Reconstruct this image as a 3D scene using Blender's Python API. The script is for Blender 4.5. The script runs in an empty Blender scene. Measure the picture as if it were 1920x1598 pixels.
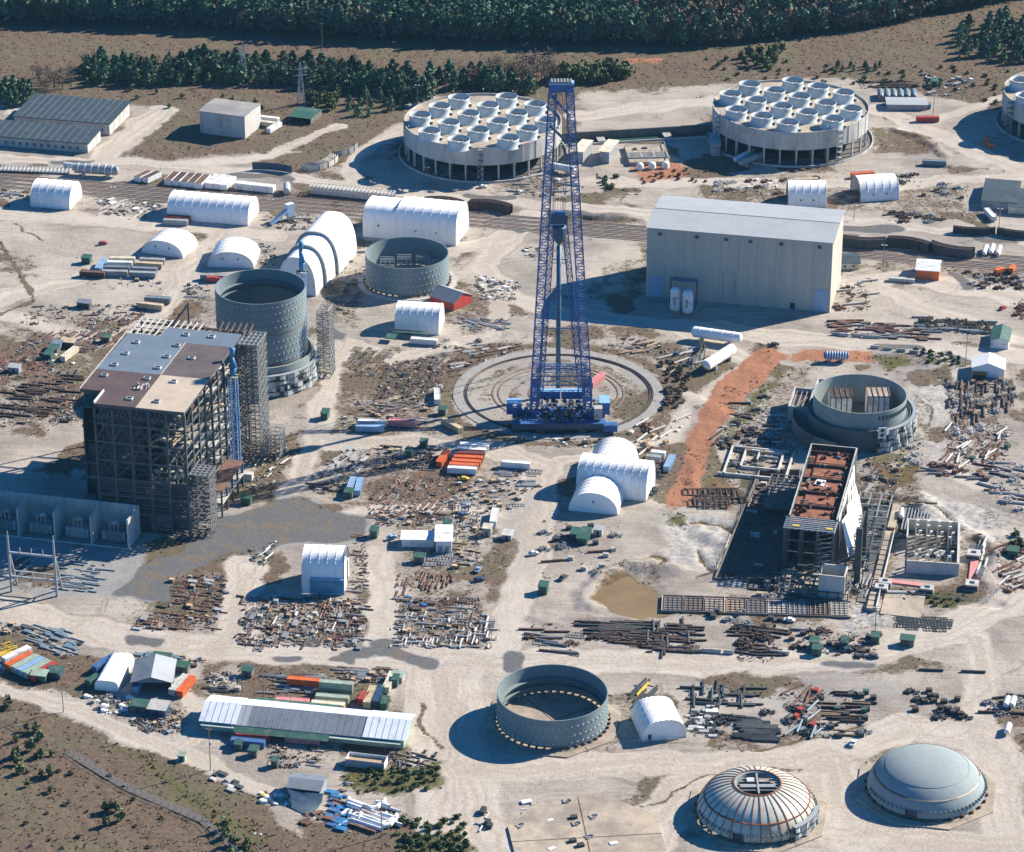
import bpy, math, random
import numpy as np
from mathutils import Vector, Matrix
S=bpy.context.scene; COL=S.collection
# ---------------- camera, sky, sun, exposure ----------------
F=5800.;T=math.radians(25.8);H=580.
cd=bpy.data.cameras.new('camera'); cam=bpy.data.objects.new('camera',cd); COL.objects.link(cam); S.camera=cam
cam.location=(0,0,H); cam.rotation_euler=(math.pi/2-T,0,0)
cd.sensor_width=36; cd.sensor_fit='HORIZONTAL'; cd.lens=36*F/1920; cd.clip_start=5; cd.clip_end=30000
SAZ=math.radians(62.5); SEL=math.radians(32)      # sun azimuth from +Y towards +X, elevation
W=bpy.data.worlds.new('World'); S.world=W; W.use_nodes=True
nt=W.node_tree; bg=nt.nodes['Background']; sk=nt.nodes.new('ShaderNodeTexSky'); sk.sky_type='NISHITA'; sk.sun_disc=False
sk.sun_elevation=SEL; sk.sun_rotation=SAZ; sk.ozone_density=5.0; sk.air_density=1.0; sk.dust_density=0.2
tn=nt.nodes.new('ShaderNodeMix'); tn.data_type='RGBA'; tn.blend_type='MULTIPLY'; tn.inputs[0].default_value=1; tn.inputs[7].default_value=(.15,.80,1.25,1)
nt.links.new(sk.outputs[0],tn.inputs[6]); nt.links.new(tn.outputs[2],bg.inputs[0]); bg.inputs[1].default_value=0.058
sl=bpy.data.lights.new('sun','SUN'); sun=bpy.data.objects.new('sun',sl); COL.objects.link(sun)
sl.energy=5.0; sl.angle=math.radians(0.5); sl.color=(1,.90,.76)
sd=Vector((math.sin(SAZ)*math.cos(SEL),math.cos(SAZ)*math.cos(SEL),math.sin(SEL)))
sun.rotation_euler=sd.to_track_quat('Z','Y').to_euler(); sun.location=(300,1300,400)
S.view_settings.view_transform='Standard'; S.view_settings.look='None'; S.view_settings.exposure=1.08; S.view_settings.gamma=1
S.render.engine='CYCLES'
# ---------------- helpers ----------------
def at(px,py,z=0.):
    x=(px-960)/F; y=(799-py)/F
    d=(x, math.cos(T)+y*math.sin(T), -math.sin(T)+y*math.cos(T)); k=(z-H)/d[2]
    return Vector((d[0]*k,d[1]*k,z))
def zfor(x,y,py):            # height above ground point (x,y) whose image row is py
    t=(799-py)/F
    # up/dep = t ; dep=y cosT-(z-H) sinT ; up=y sinT+(z-H) cosT
    a=(t*y*math.cos(T)-y*math.sin(T))/(math.cos(T)+t*math.sin(T)); return a+H
GA=math.radians(-12.6)
MATS={}
def M(name,rgb,rough=.75,var=.25,sc=.35,dirt=None,dm=.35,metal=0.,bump=0.,streak=0.,rnd=0.):
    if name in MATS: return MATS[name]
    m=bpy.data.materials.new(name); m.use_nodes=True; n=m.node_tree; N=n.nodes; L=n.links
    b=N['Principled BSDF']; b.inputs['Roughness'].default_value=rough; b.inputs['Metallic'].default_value=metal
    g=N.new('ShaderNodeNewGeometry'); t=N.new('ShaderNodeTexNoise'); t.inputs['Scale'].default_value=sc; t.inputs['Detail'].default_value=6; t.inputs['Roughness'].default_value=.65
    mp=N.new('ShaderNodeMapping'); L.new(g.outputs['Position'],mp.inputs[0]); L.new(mp.outputs[0],t.inputs[0])
    if streak: mp.inputs['Scale'].default_value=(1,1,streak)
    r=N.new('ShaderNodeMapRange'); L.new(t.outputs[0],r.inputs[0]); r.inputs[1].default_value=.3; r.inputs[2].default_value=.7
    r.inputs[3].default_value=1-var; r.inputs[4].default_value=1+var
    v=N.new('ShaderNodeVectorMath'); v.operation='SCALE'; v.inputs[0].default_value=rgb; L.new(r.outputs[0],v.inputs['Scale'])
    out=v.outputs[0]
    if rnd:
        oi=N.new('ShaderNodeObjectInfo'); r3=N.new('ShaderNodeMapRange'); L.new(oi.outputs['Random'],r3.inputs[0]); r3.inputs[3].default_value=1-rnd; r3.inputs[4].default_value=1+rnd
        v2=N.new('ShaderNodeVectorMath'); v2.operation='SCALE'; L.new(out,v2.inputs[0]); L.new(r3.outputs[0],v2.inputs['Scale']); out=v2.outputs[0]
    if dirt:
        t2=N.new('ShaderNodeTexNoise'); t2.inputs['Scale'].default_value=sc*.6; t2.inputs['Detail'].default_value=8; t2.inputs['Roughness'].default_value=.7
        mp2=N.new('ShaderNodeMapping'); mp2.inputs['Location'].default_value=(37,11,5); L.new(g.outputs['Position'],mp2.inputs[0]); L.new(mp2.outputs[0],t2.inputs[0])
        if streak: mp2.inputs['Scale'].default_value=(1,1,streak)
        r2=N.new('ShaderNodeMapRange'); L.new(t2.outputs[0],r2.inputs[0]); r2.inputs[1].default_value=.62-dm*.4; r2.inputs[2].default_value=.72-dm*.2; r2.inputs[4].default_value=.9
        mx=N.new('ShaderNodeMix'); mx.data_type='RGBA'; L.new(r2.outputs[0],mx.inputs[0]); L.new(out,mx.inputs[6]); mx.inputs[7].default_value=(*dirt,1); out=mx.outputs[2]
    L.new(out,b.inputs['Base Color'])
    if bump:
        bp=N.new('ShaderNodeBump'); bp.inputs['Strength'].default_value=bump; bp.inputs['Distance'].default_value=.5; L.new(t.outputs[0],bp.inputs['Height']); L.new(bp.outputs[0],b.inputs['Normal'])
    MATS[name]=m; return m
RUST=(.135,.068,.05)
def mats():
    M('white_fabric',(.84,.84,.82),.7,.05,.08,dirt=(.60,.58,.54),dm=.2,streak=.4)
    M('white_paint',(.72,.73,.73),.5,.12,.5,dirt=(.38,.34,.3),dm=.25)
    M('cream_paint',(.62,.58,.44),.6,.15,.5,dirt=(.36,.3,.22),dm=.25)
    M('tan_cladding',(.45,.43,.37),.7,.07,.5,dirt=(.38,.36,.31),dm=.35,streak=.08)
    M('grey_roof',(.33,.355,.375),.7,.08,.12,dirt=(.30,.32,.34),dm=.2)
    M('light_roof',(.68,.74,.79),.45,.08,.3,dirt=(.4,.42,.44),dm=.2)
    M('slate_roof',(.17,.20,.235),.6,.12,.3,dirt=(.11,.13,.15),dm=.3)
    M('dark_roof',(.035,.055,.065),.6,.25,.4,dirt=(.1,.1,.1),dm=.2)
    M('green_paint',(.03,.10,.075),.6,.25,.5,dirt=(.15,.15,.12),dm=.2)
    M('lightgreen_paint',(.30,.40,.33),.6,.15,.5,dirt=(.3,.22,.15),dm=.25)
    M('mint_paint',(.42,.50,.42),.6,.1,.5)
    M('blue_paint',(.05,.13,.30),.5,.2,.5,dirt=(.2,.22,.25),dm=.2)
    M('lightblue_paint',(.24,.38,.55),.5,.15,.5,dirt=(.35,.38,.42),dm=.25)
    M('navy_paint',(.03,.07,.12),.5,.2,.5)
    M('teal_paint',(.02,.22,.36),.5,.15,.5)
    M('orange_paint',(.62,.13,.035),.55,.2,.5,dirt=(.3,.1,.05),dm=.3)
    M('red_paint',(.42,.05,.035),.55,.25,.5,dirt=(.2,.06,.04),dm=.3)
    M('maroon_paint',(.14,.04,.035),.6,.2,.5)
    M('pink_paint',(.60,.22,.22),.55,.2,.5,dirt=(.5,.35,.32),dm=.3)
    M('beige_paint',(.52,.42,.28),.6,.15,.5,dirt=(.3,.22,.15),dm=.3)
    M('yellow_paint',(.6,.42,.05),.5,.2,.5)
    M('grey_paint',(.28,.31,.33),.6,.15,.5,dirt=(.2,.17,.15),dm=.3)
    M('bluegrey_paint',(.13,.19,.23),.6,.2,.5,dirt=(.3,.3,.3),dm=.2)
    M('concrete',(.44,.44,.42),.85,.12,.3,dirt=(.28,.26,.24),dm=.35,streak=.4)
    M('pale_concrete',(.50,.49,.46),.8,.10,.35,dirt=(.36,.35,.33),dm=.35,streak=.3)
    M('tan_concrete',(.40,.335,.255),.85,.18,.16,dirt=(.22,.19,.16),dm=.5)
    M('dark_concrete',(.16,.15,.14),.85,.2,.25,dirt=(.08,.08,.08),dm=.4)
    M('vessel_steel',(.15,.205,.225),.8,.10,.15,dirt=(.19,.235,.235),dm=.4,streak=.6)
    M('vessel_light',(.23,.28,.275),.8,.1,.15,dirt=(.2,.2,.19),dm=.3,streak=.5)
    M('dome_steel',(.235,.285,.295),.85,.10,.5,dirt=(.27,.31,.31),dm=.5)
    M('lug_white',(.62,.65,.66),.5,.05)
    M('field_roof',(.27,.255,.245),.8,.12,.15,dirt=(.2,.19,.18),dm=.3)
    M('rust',RUST,.9,.45,.8,dirt=(.20,.13,.10),dm=.4,rnd=.45)
    M('rust_orange',(.26,.10,.05),.9,.35,.5,dirt=(.15,.05,.03),dm=.4)
    M('rust_deck',(.13,.045,.03),.9,.5,.35,dirt=(.25,.10,.05),dm=.45)
    M('dark_rust',(.06,.042,.038),.9,.4,.8,dirt=(.12,.085,.07),dm=.35,rnd=.45)
    M('dark_steel',(.05,.06,.065),.7,.3,.8,rnd=.3)
    M('frame_steel',(.065,.078,.088),.7,.35,.4,dirt=(.12,.11,.10),dm=.25)
    M('grey_steel',(.24,.26,.27),.6,.2,.8,dirt=(.16,.13,.11),dm=.2,rnd=.3)
    M('galvanised',(.33,.36,.375),.45,.15,1.,rnd=.2)
    M('white_steel',(.45,.45,.43),.6,.2,.8,dirt=(.35,.3,.25),dm=.3,rnd=.2)
    M('wood',(.24,.18,.12),.9,.35,1.,rnd=.4)
    M('tan_timber',(.48,.36,.23),.9,.25,1.,rnd=.3)
    M('crane_blue',(.030,.12,.34),.6,.3,.8,dirt=(.03,.045,.11),dm=.35)
    M('crane_light',(.22,.42,.68),.5,.15,.6)
    M('crane_cyan',(.035,.13,.22),.45,.25,.5,streak=2.)
    M('wrap_blue',(.035,.18,.36),.5,.35,.6)
    M('membrane_blue',(.115,.155,.20),.7,.10,.18,dirt=(.14,.19,.25),dm=.4)
    M('membrane_maroon',(.075,.05,.05),.8,.15,.15,dirt=(.10,.075,.07),dm=.35)
    M('membrane_brown',(.105,.085,.085),.8,.12,.15,dirt=(.075,.055,.06),dm=.4)
    M('membrane_cream',(.44,.37,.285),.8,.10,.2,dirt=(.36,.3,.24),dm=.3)
    M('glass_dark',(.03,.04,.05),.3,.1)
    M('scaffold',(.15,.15,.15),.7,.4,1.2,dirt=(.09,.08,.075),dm=.35)
    M('plastic_sheet',(.46,.50,.49),.5,.25,.3,dirt=(.16,.19,.18),dm=.5,streak=.8,bump=.2); M('shell_shaded',(.075,.105,.112),.8,.15,.2)
    M('asphalt',(.105,.095,.085),.9,.15,.6)
    M('ballast',(.30,.27,.245),.95,.25,1.5)
    M('pine_needles',(.080,.148,.088),.9,.5,.5,dirt=(.12,.16,.07),dm=.25,rnd=.4)
    M('forest_needles',(.075,.140,.090),.9,.45,.12,dirt=(.12,.13,.07),dm=.25,rnd=.3)
    M('autumn_leaves',(.135,.10,.075),.9,.4,.5,rnd=.35)
    M('bush_leaves',(.09,.13,.05),.9,.5,.6,dirt=(.10,.10,.03),dm=.3,rnd=.4)
    M('bark',(.10,.075,.055),.95,.3,2.)
    M('dry_grass',(.20,.14,.095),.95,.4,.3,dirt=(.12,.11,.055),dm=.4)
    M('water_brown',(.20,.135,.06),.5,.15,.1)
    M('water_green',(.03,.075,.065),.2,.2,.1)
mats()
class MB:
    def __init__(s): s.v=[];s.f=[];s.m=[];s.ms=[]
    def mi(s,m):
        if m not in s.ms: s.ms.append(m)
        return s.ms.index(m)
    def add(s,vs,fs,m):
        b=len(s.v); s.v+= [tuple(x) for x in vs]; k=s.mi(m)
        for f in fs: s.f.append(tuple(b+i for i in f)); s.m.append(k)
    def box(s,x0,x1,y0,y1,z0,z1,m,top=None):
        b=[(x0,y0,z0),(x1,y0,z0),(x1,y1,z0),(x0,y1,z0),(x0,y0,z1),(x1,y0,z1),(x1,y1,z1),(x0,y1,z1)]
        s.add(b,[(0,3,2,1),(0,1,5,4),(1,2,6,5),(2,3,7,6),(3,0,4,7)],m); s.add(b[4:],[(0,1,2,3)],top or m); return s
    def rbox(s,cx,cy,a,L,w,z0,z1,m,top=None):
        c,n=math.cos(a),math.sin(a); P=[]
        for z in (z0,z1):
            for u,v in ((-L/2,-w/2),(L/2,-w/2),(L/2,w/2),(-L/2,w/2)): P.append((cx+u*c-v*n,cy+u*n+v*c,z))
        s.add(P,[(0,3,2,1),(0,1,5,4),(1,2,6,5),(2,3,7,6),(3,0,4,7)],m); s.add(P[4:],[(0,1,2,3)],top or m); return s
    def bar(s,p,q,w,m,h=None):
        p=Vector(p);q=Vector(q);d=(q-p)
        if d.length<1e-4: return s
        d.normalize(); up=Vector((0,0,1)) if abs(d.z)<.95 else Vector((0,1,0))
        a=d.cross(up).normalized()*w/2; b=a.cross(d).normalized()*(h or w)/2
        s.add([p-a-b,p+a-b,p+a+b,p-a+b,q-a-b,q+a-b,q+a+b,q-a+b],[(0,3,2,1),(4,5,6,7),(0,1,5,4),(1,2,6,5),(2,3,7,6),(3,0,4,7)],m); return s
    def tube(s,p,q,r,m,n=8,r2=None,cap=True):
        p=Vector(p);q=Vector(q);d=(q-p).normalized(); up=Vector((0,0,1)) if abs(d.z)<.95 else Vector((0,1,0))
        a=d.cross(up).normalized(); b=a.cross(d).normalized(); r2=r if r2 is None else r2; P=[]
        for c,rr in ((p,r),(q,r2)):
            for i in range(n):
                t=2*math.pi*i/n; P.append(c+(a*math.cos(t)+b*math.sin(t))*rr)
        fs=[(i,(i+1)%n,n+(i+1)%n,n+i) for i in range(n)]
        if cap: fs+= [tuple(range(n))[::-1],tuple(range(n,2*n))]
        s.add(P,fs,m); return s
    def lathe(s,prof,n,m,c=(0,0),a0=0,a1=2*math.pi):
        full=abs(a1-a0-2*math.pi)<1e-6; k=n if full else n+1; P=[]
        for r,z in prof:
            for i in range(k):
                t=a0+(a1-a0)*i/n; P.append((c[0]+r*math.cos(t),c[1]+r*math.sin(t),z))
        fs=[]
        for j in range(len(prof)-1):
            for i in range(n):
                i2=(i+1)%k; fs.append((j*k+i,j*k+i2,(j+1)*k+i2,(j+1)*k+i))
        s.add(P,fs,m); return s
    def poly(s,pts,z0,z1,m,top=None):
        n=len(pts); P=[(p[0],p[1],z0) for p in pts]+[(p[0],p[1],z1) for p in pts]
        s.add(P,[(i,(i+1)%n,n+(i+1)%n,n+i) for i in range(n)],m); s.add(P[n:],[tuple(range(n))],top or m); return s
    def mesh(s,name,smooth=False):
        me=bpy.data.meshes.new(name); me.from_pydata(s.v,[],s.f)
        for m in s.ms: me.materials.append(MATS[m])
        me.polygons.foreach_set('material_index',s.m)
        if smooth: me.polygons.foreach_set('use_smooth',[True]*len(s.f))
        me.update(); return me
    def build(s,name,parent=None,smooth=False):
        if not s.f: return None
        o=bpy.data.objects.new(name,s.mesh(name,smooth)); COL.objects.link(o)
        if parent: o.parent=parent
        return o
def tag(o,label,cat=None,group=None,kind=None):
    if label: o['label']=label
    if cat: o['category']=cat
    if group: o['group']=group
    if kind: o['kind']=kind
    return o
def thing(name,label,cat,loc=(0,0,0),rz=0,group=None):
    o=bpy.data.objects.new(name,None); COL.objects.link(o); o.location=loc; o.rotation_euler=(0,0,rz); o.empty_display_size=.5
    return tag(o,label,cat,group)
def place(name,me,label,cat,loc,rz=0,group=None,sc=None,parent=None):
    o=bpy.data.objects.new(name,me); COL.objects.link(o); o.location=loc; o.rotation_euler=(0,0,rz)
    if sc: o.scale=sc
    if parent: o.parent=parent
    return tag(o,label,cat,group)
def base(P1,P2,C):
    a=at(*P1);b=at(*P2);c=at(*C); d=b-a; w=d.length; rz=math.atan2(d.y,d.x); n=Vector((-d.y,d.x,0))/w
    return a,rz,w,max(2.,(c-b).dot(n))
# ---------------- ground ----------------
def axis(a,b,st,far,g=1.35):
    c=list(np.arange(a,b+1e-6,st)); s=st*3; lo=[];x=a
    while x>-far: x-=s; s*=g; lo.append(x)
    hi=[];x=c[-1];s=st*3
    while x<far: x+=s; s*=g; hi.append(x)
    return np.array(lo[::-1]+c+hi)
gx=axis(-345,345,1.0,9000); gy=axis(850,1830,1.15,9000)
GX,GY=np.meshgrid(gx,gy); NX,NY=len(gx),len(gy)
rng=np.random.RandomState(5)
def vnoise(x,y,sc,seed):
    r=np.random.RandomState(seed).rand(256,256); x=x/sc;y=y/sc; xi=np.floor(x).astype(int);yi=np.floor(y).astype(int); fx=x-xi;fy=y-yi
    fx=fx*fx*(3-2*fx);fy=fy*fy*(3-2*fy); g=lambda i,j:r[i%256,j%256]
    return (g(xi,yi)*(1-fx)+g(xi+1,yi)*fx)*(1-fy)+(g(xi,yi+1)*(1-fx)+g(xi+1,yi+1)*fx)*fy
def fbm(x,y,sc,seed,o=4): return sum(vnoise(x,y,sc/2**k,seed+k)/2**k for k in range(o))/sum(1/2**k for k in range(o))
def W2(p): return [at(*q)[:2] for q in p]
WX=GX+(fbm(GX,GY,14,11)-.5)*9; WY=GY+(fbm(GX,GY,14,21)-.5)*11
def sdist(pts,closed=True,pad=22):
    out=np.full(WX.shape,1e9); xs_=[p[0] for p in pts]; ys_=[p[1] for p in pts]
    i0=np.searchsorted(gx,min(xs_)-pad-8);i1=np.searchsorted(gx,max(xs_)+pad+8);j0=np.searchsorted(gy,min(ys_)-pad-8);j1=np.searchsorted(gy,max(ys_)+pad+8)
    if i1<=i0 or j1<=j0: return out
    X=WX[j0:j1,i0:i1];Y=WY[j0:j1,i0:i1]; d=np.full(X.shape,1e9); n=len(pts); inside=np.zeros(X.shape,bool)
    for i in range(n if closed else n-1):
        ax,ay=pts[i];bx,by=pts[(i+1)%n]; ex,ey=bx-ax,by-ay; L=ex*ex+ey*ey+1e-9
        t=np.clip(((X-ax)*ex+(Y-ay)*ey)/L,0,1); d=np.minimum(d,np.hypot(X-ax-t*ex,Y-ay-t*ey))
        if closed:
            c=((ay>Y)!=(by>Y))&(X<(ex*(Y-ay)/((by-ay) if abs(by-ay)>1e-9 else 1e-9)+ax)); inside^=c
    out[j0:j1,i0:i1]=np.where(inside,-d,d) if closed else d
    return out
def area(p,soft=4,amt=1.):
    return amt*np.clip(.5-sdist(W2(p))/(2*soft),0,1)
TRK=Z0=np.zeros(WX.shape)
def track(p,w,seed):
    d=sdist(W2(p),False); m=np.clip((w*.75-d)/4,0,1); n=vnoise(d+3*fbm(GX,GY,60,seed+3,2),GX*.03+GY*.02,1.1,seed)
    np.maximum(TRK,m*n,out=TRK)
def stroke(p,w,soft=3,amt=1.):
    return amt*np.clip((w/2-sdist(W2(p),False))/soft+.5,0,1)
Z=lambda:np.zeros(WX.shape)
veg=Z();road=Z();grav=Z();clay=Z();green=Z();wet=Z();pale=Z()
def mx(a,b): np.maximum(a,b,out=a)
BIG=12000
# vegetation (dry grass)
for p,s,am in [
 ([(-BIG,-1500),(BIG,-1500),(2600,140),(1920,225),(1800,190),(1640,150),(1560,145),(1330,160),(1100,175),(1080,240),(1045,262),(760,160),(760,225),(720,250),(650,310),(560,330),(470,300),(560,285),(480,285),(310,300),(240,290),(250,260),(310,215),(250,195),(30,185),(-3000,150)],6,1),
 ([(-2000,1300),(0,1300),(130,1345),(230,1390),(300,1400),(390,1450),(470,1470),(500,1530),(600,1598),(700,1700),(-2000,2500)],4,1),
 ([(630,1440),(830,1430),(830,1470),(740,1490),(640,1470)],4,.95),([(560,1540),(700,1530),(860,1530),(880,1598),(700,1640),(560,1598)],4,1),
 ([(1180,330),(1330,300),(1380,315),(1330,345),(1210,345)],4,.85),([(1020,400),(1120,395),(1200,420),(1060,425)],4,.8),
 ([(1260,640),(1440,700),(1400,760),(1300,770),(1260,830),(1180,860),(1090,830),(1230,790),(1250,700),(1200,650)],5,.8),
 ([(850,650),(1000,630),(930,660),(870,700),(850,760),(880,800),(960,815),(1000,835),(870,825),(820,770),(820,700)],5,.8),
 ([(560,600),(700,640),(690,680),(600,720),(560,800),(480,840),(430,940),(480,950),(560,830),(640,720)],5,.7),
 ([(1560,640),(1820,650),(1830,690),(1700,690),(1540,665)],5,.6),
 ([(1450,680),(1560,660),(1540,700),(1520,760),(1500,850),(1420,870),(1370,860),(1400,760)],6,.45),
 ([(1640,880),(1730,870),(1740,950),(1650,990)],6,.75),([(1640,990),(1700,1000),(1680,1100),(1640,1100)],5,.6),([(1800,990),(1850,1000),(1850,1120),(1800,1140),(1660,1130),(1660,1105),(1800,1090)],5,.85),
 ([(1830,940),(1920,960),(1920,1010),(1900,1060),(1860,1080),(1860,1010)],5,.5),
 ([(0,640),(200,610),(300,650),(260,700),(150,800),(0,800)],12,.55),([(300,560),(420,560),(420,610),(300,600)],5,.4),
 ([(380,930),(440,890),(520,850),(600,830),(560,900),(420,950)],5,.7),
 ([(0,330),(500,350),(1000,385),(1210,420),(1210,455),(870,425),(500,385),(0,345)],4,.5),([(1580,460),(1920,500),(1920,540),(1700,500),(1580,475)],4,.7),
 ([(1380,1110),(1460,1130),(1330,1160),(1260,1150)],3,.6),([(1100,1070),(1180,1050),(1260,1080),(1240,1150),(1120,1150)],4,.6),
 ([(1400,1240),(1700,1225),(1790,1250),(1560,1262),(1400,1255)],2,.7),([(1690,1340),(1920,1290),(1920,1370),(1700,1370)],6,.55),
 ([(770,1310),(800,1300),(830,1370),(800,1430),(780,1400)],3,.6),([(380,1270),(470,1270),(470,1310),(380,1310)],4,.6),([(180,1330),(360,1330),(350,1385),(250,1370)],5,.5),([(380,1370),(640,1395),(640,1460),(480,1430)],6,.35),
 ([(600,500),(700,500),(690,620),(600,600)],6,.5),([(750,470),(1000,540),(990,590),(840,540)],8,.45),([(700,600),(980,600),(900,650),(700,660)],6,.3),
 ([(1440,330),(1500,340),(1480,380),(1330,380),(1340,345)],4,.6),([(1670,340),(1800,330),(1830,400),(1680,410)],6,.5),([(1620,235),(1760,240),(1770,290),(1640,290)],6,.7),([(1640,150),(1760,150),(1760,170),(1640,172)],4,.7),
 ([(640,840),(830,850),(830,960),(680,970),(580,920)],8,.5),([(700,960),(950,960),(950,1120),(740,1120)],10,.35),([(440,1120),(930,1120),(930,1220),(440,1215)],5,.5)]: mx(veg,area(p,s,am))
# gravel / grey surfaces
for p,s,am in [
 ([(-200,990),(0,1000),(270,1010),(360,1020),(300,1090),(200,1120),(0,1110),(-200,1100)],2,.75),
 ([(360,1020),(390,970),(560,930),(680,965),(680,1010),(560,1020),(430,1045),(330,1090),(330,1130),(210,1120),(260,1060)],3,1.5),
 ([(1000,900),(1060,900),(960,1160),(900,1100),(860,1060),(900,960)],12,.5),
 ([(1240,1250),(1580,1235),(1780,1260),(1690,1330),(1500,1350),(1260,1320)],12,.45),([(1600,640),(1760,660),(1800,720),(1700,700)],6,.6),
 ([(540,770),(700,820),(620,835),(520,800)],3,.5),([(600,600),(650,620),(640,640),(600,625)],2,1.3),
 ([(1050,700),(980,760),(900,740)],30,.2),([(560,1400),(800,1405),(760,1440),(560,1430)],6,.4),([(700,1490),(840,1500),(800,1550),(600,1540)],6,.4)]: mx(grav,area(p,s,am))
# damp patches on roads, asphalt strips
for p,w in [([(110,302),(165,304)],7),([(430,325),(540,333)],7),([(885,364),(950,370)],7),([(1040,402),(1150,410)],8),([(248,1196),(295,1202)],6),([(522,1234),(550,1236)],6),([(640,1236),(660,1237)],6),([(660,1227),(720,1222),(810,1245)],6),([(720,1205),(725,1222)],9),([(967,1225),(969,1255)],8),([(1650,647),(1720,650)],7),([(1580,425),(1680,430)],8),([(1790,515),(1815,540)],6),([(1550,1245),(1630,1240)],4),([(1820,447),(1900,452)],6),([(955,415),(975,430)],8),([(1770,660),(1830,680)],4)]: mx(grav,stroke(p,w,2,1.5))
# roads
for p,w in [([(-300,240),(0,297),(250,303),(520,325),(680,355),(900,372),(1210,398),(1400,395),(1700,425),(1920,450),(2100,465)],11),
 ([(1920,330),(1700,345),(1500,345),(1330,340),(1100,340)],14),([(680,355),(650,310),(700,270),(770,235)],9),([(350,308),(430,300),(510,293),(560,262),(640,235)],9),([(300,208),(230,265),(190,290)],16),
 ([(-200,390),(0,400),(300,420),(420,430),(510,440)],16),([(420,430),(350,500),(330,560),(260,620),(200,640),(0,590)],12),([(160,520),(60,540),(0,560),(-100,600)],16),([(950,440),(900,500),(960,560),(1060,590),(1300,610),(1450,630),(1700,650),(1920,670)],15),
 ([(1000,400),(950,450),(850,470),(700,440)],14),([(940,560),(920,630),(750,670),(640,640),(600,760),(590,830),(540,930)],10),([(600,830),(760,830),(960,850),(1020,870),(1000,1000),(960,1180),(940,1230)],15),([(1020,870),(1260,820),(1290,740)],9),
 ([(-300,1110),(0,1140),(200,1190),(500,1225),(950,1240),(1300,1240),(1560,1235),(1780,1180),(1920,1110),(2100,1020)],19),([(460,1060),(440,1180),(420,1220)],16),([(710,1040),(720,1210)],13),([(330,1260),(280,1230),(400,1350),(330,1410),(230,1370),(100,1320),(0,1290)],8),([(340,1410),(420,1450),(520,1500),(620,1530)],8),
 ([(840,1260),(840,1400),(880,1598),(900,1750)],30),([(880,1440),(1300,1430),(1500,1420),(1700,1360),(1850,1390),(1880,1500),(1900,1700)],16),([(1830,1200),(1840,1350),(1900,1450)],13),([(1200,1590),(1280,1480),(1560,1430),(1590,1580),(1900,1590)],18),([(1760,880),(1920,940),(2000,960)],9),([(1730,1020),(1880,990),(1920,1000)],5),([(1280,620),(1420,680),(1280,760)],9),
 ([(1640,200),(1780,260),(1860,300),(1920,320)],14),([(1920,170),(1780,215),(1700,240)],9),([(1080,215),(1280,195),(1340,190)],14),([(1300,560),(1700,520),(1920,560)],18),([(1600,520),(1850,620),(1920,640)],12),([(540,1000),(700,950),(960,960)],9)]: mx(road,stroke(p,w,5,1)); track(p,w,int(p[0][0])%97)
for p,s,am in [([(0,400),(180,430),(400,440),(330,560),(120,600),(0,560)],14,.6),([(1600,480),(1920,520),(1920,640),(1560,620)],14,.6),([(1060,160),(1340,160),(1340,250),(1080,260)],8,.5),([(780,1240),(1200,1240),(1180,1598),(840,1700)],14,.6),([(1200,1390),(1920,1340),(1920,1800),(1180,1800)],14,.45),
 ([(960,900),(1260,950),(1480,1000),(1360,1200),(960,1230)],16,.4),([(1640,900),(1760,760),(1920,700),(1920,1000),(1700,1000)],20,.4),([(1000,470),(1210,440),(1200,560),(1000,560)],10,.6),([(760,480),(1000,440),(1000,600),(700,640)],14,.4),([(20,190),(80,185),(60,215),(0,215)],3,.8),([(500,400),(680,420),(690,520),(600,500)],8,.5)]: mx(road,area(p,s,am*.74))
for p,s,am in [([(1430,650),(1480,660),(1400,740),(1350,800),(1320,860),(1310,950),(1258,950),(1280,840),(1330,730)],3,1.1),([(1480,655),(1640,655),(1640,680),(1480,675)],3,.9),([(1180,310),(1280,300),(1290,330),(1200,340)],5,.9),([(150,120),(230,125),(190,140)],4,.8),([(1180,107),(1240,108),(1235,117),(1185,116)],3,1.1),([(480,140),(510,150),(500,165),(455,150)],3,.8),([(1340,900),(1400,905),(1370,960),(1320,950)],4,.6),([(1130,410),(1200,415),(1190,425)],3,.3),([(1460,700),(1540,690),(1520,740),(1440,760)],8,.4),([(80,60),(1900,60),(1500,150),(400,150)],90,.12),([(20,1420),(200,1500),(340,1598),(0,1700)],18,.35)]: mx(clay,area(p,s,am))
for p,s,am in [([(1700,1105),(1800,1120),(1790,1140),(1680,1130)],2.5,1),([(1340,1130),(1420,1140),(1350,1160),(1260,1150)],3,.9),([(630,1440),(835,1430),(830,1480),(740,1495),(640,1475)],4,.8),([(120,1345),(240,1420),(440,1590),(560,1598),(400,1480),(250,1390)],4,.55),([(1450,690),(1480,700),(1400,800),(1340,860),(1350,800)],5,.7),([(1630,660),(1730,680),(1660,700)],4,.8),([(1255,960),(1290,965),(1280,985),(1250,975)],3,.8),([(740,1560),(880,1550),(890,1598),(740,1640)],4,.8),([(0,1290),(120,1350),(60,1400),(0,1380)],6,.4),([(1540,820),(1730,850),(1700,890),(1640,880)],4,.4),([(1780,1120),(1790,1110),(1800,1140)],3,.6),([(-60,1310),(130,1360),(300,1450),(520,1610),(400,1700),(-200,1700)],8,.24),([(0,100),(700,140),(1000,180),(760,230),(560,220),(0,190)],14,.2),([(1280,100),(1920,60),(1920,170),(1640,160),(1330,160)],14,.2),([(250,200),(560,200),(500,290),(300,290)],12,.2)]: mx(green,area(p,s,am))
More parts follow.
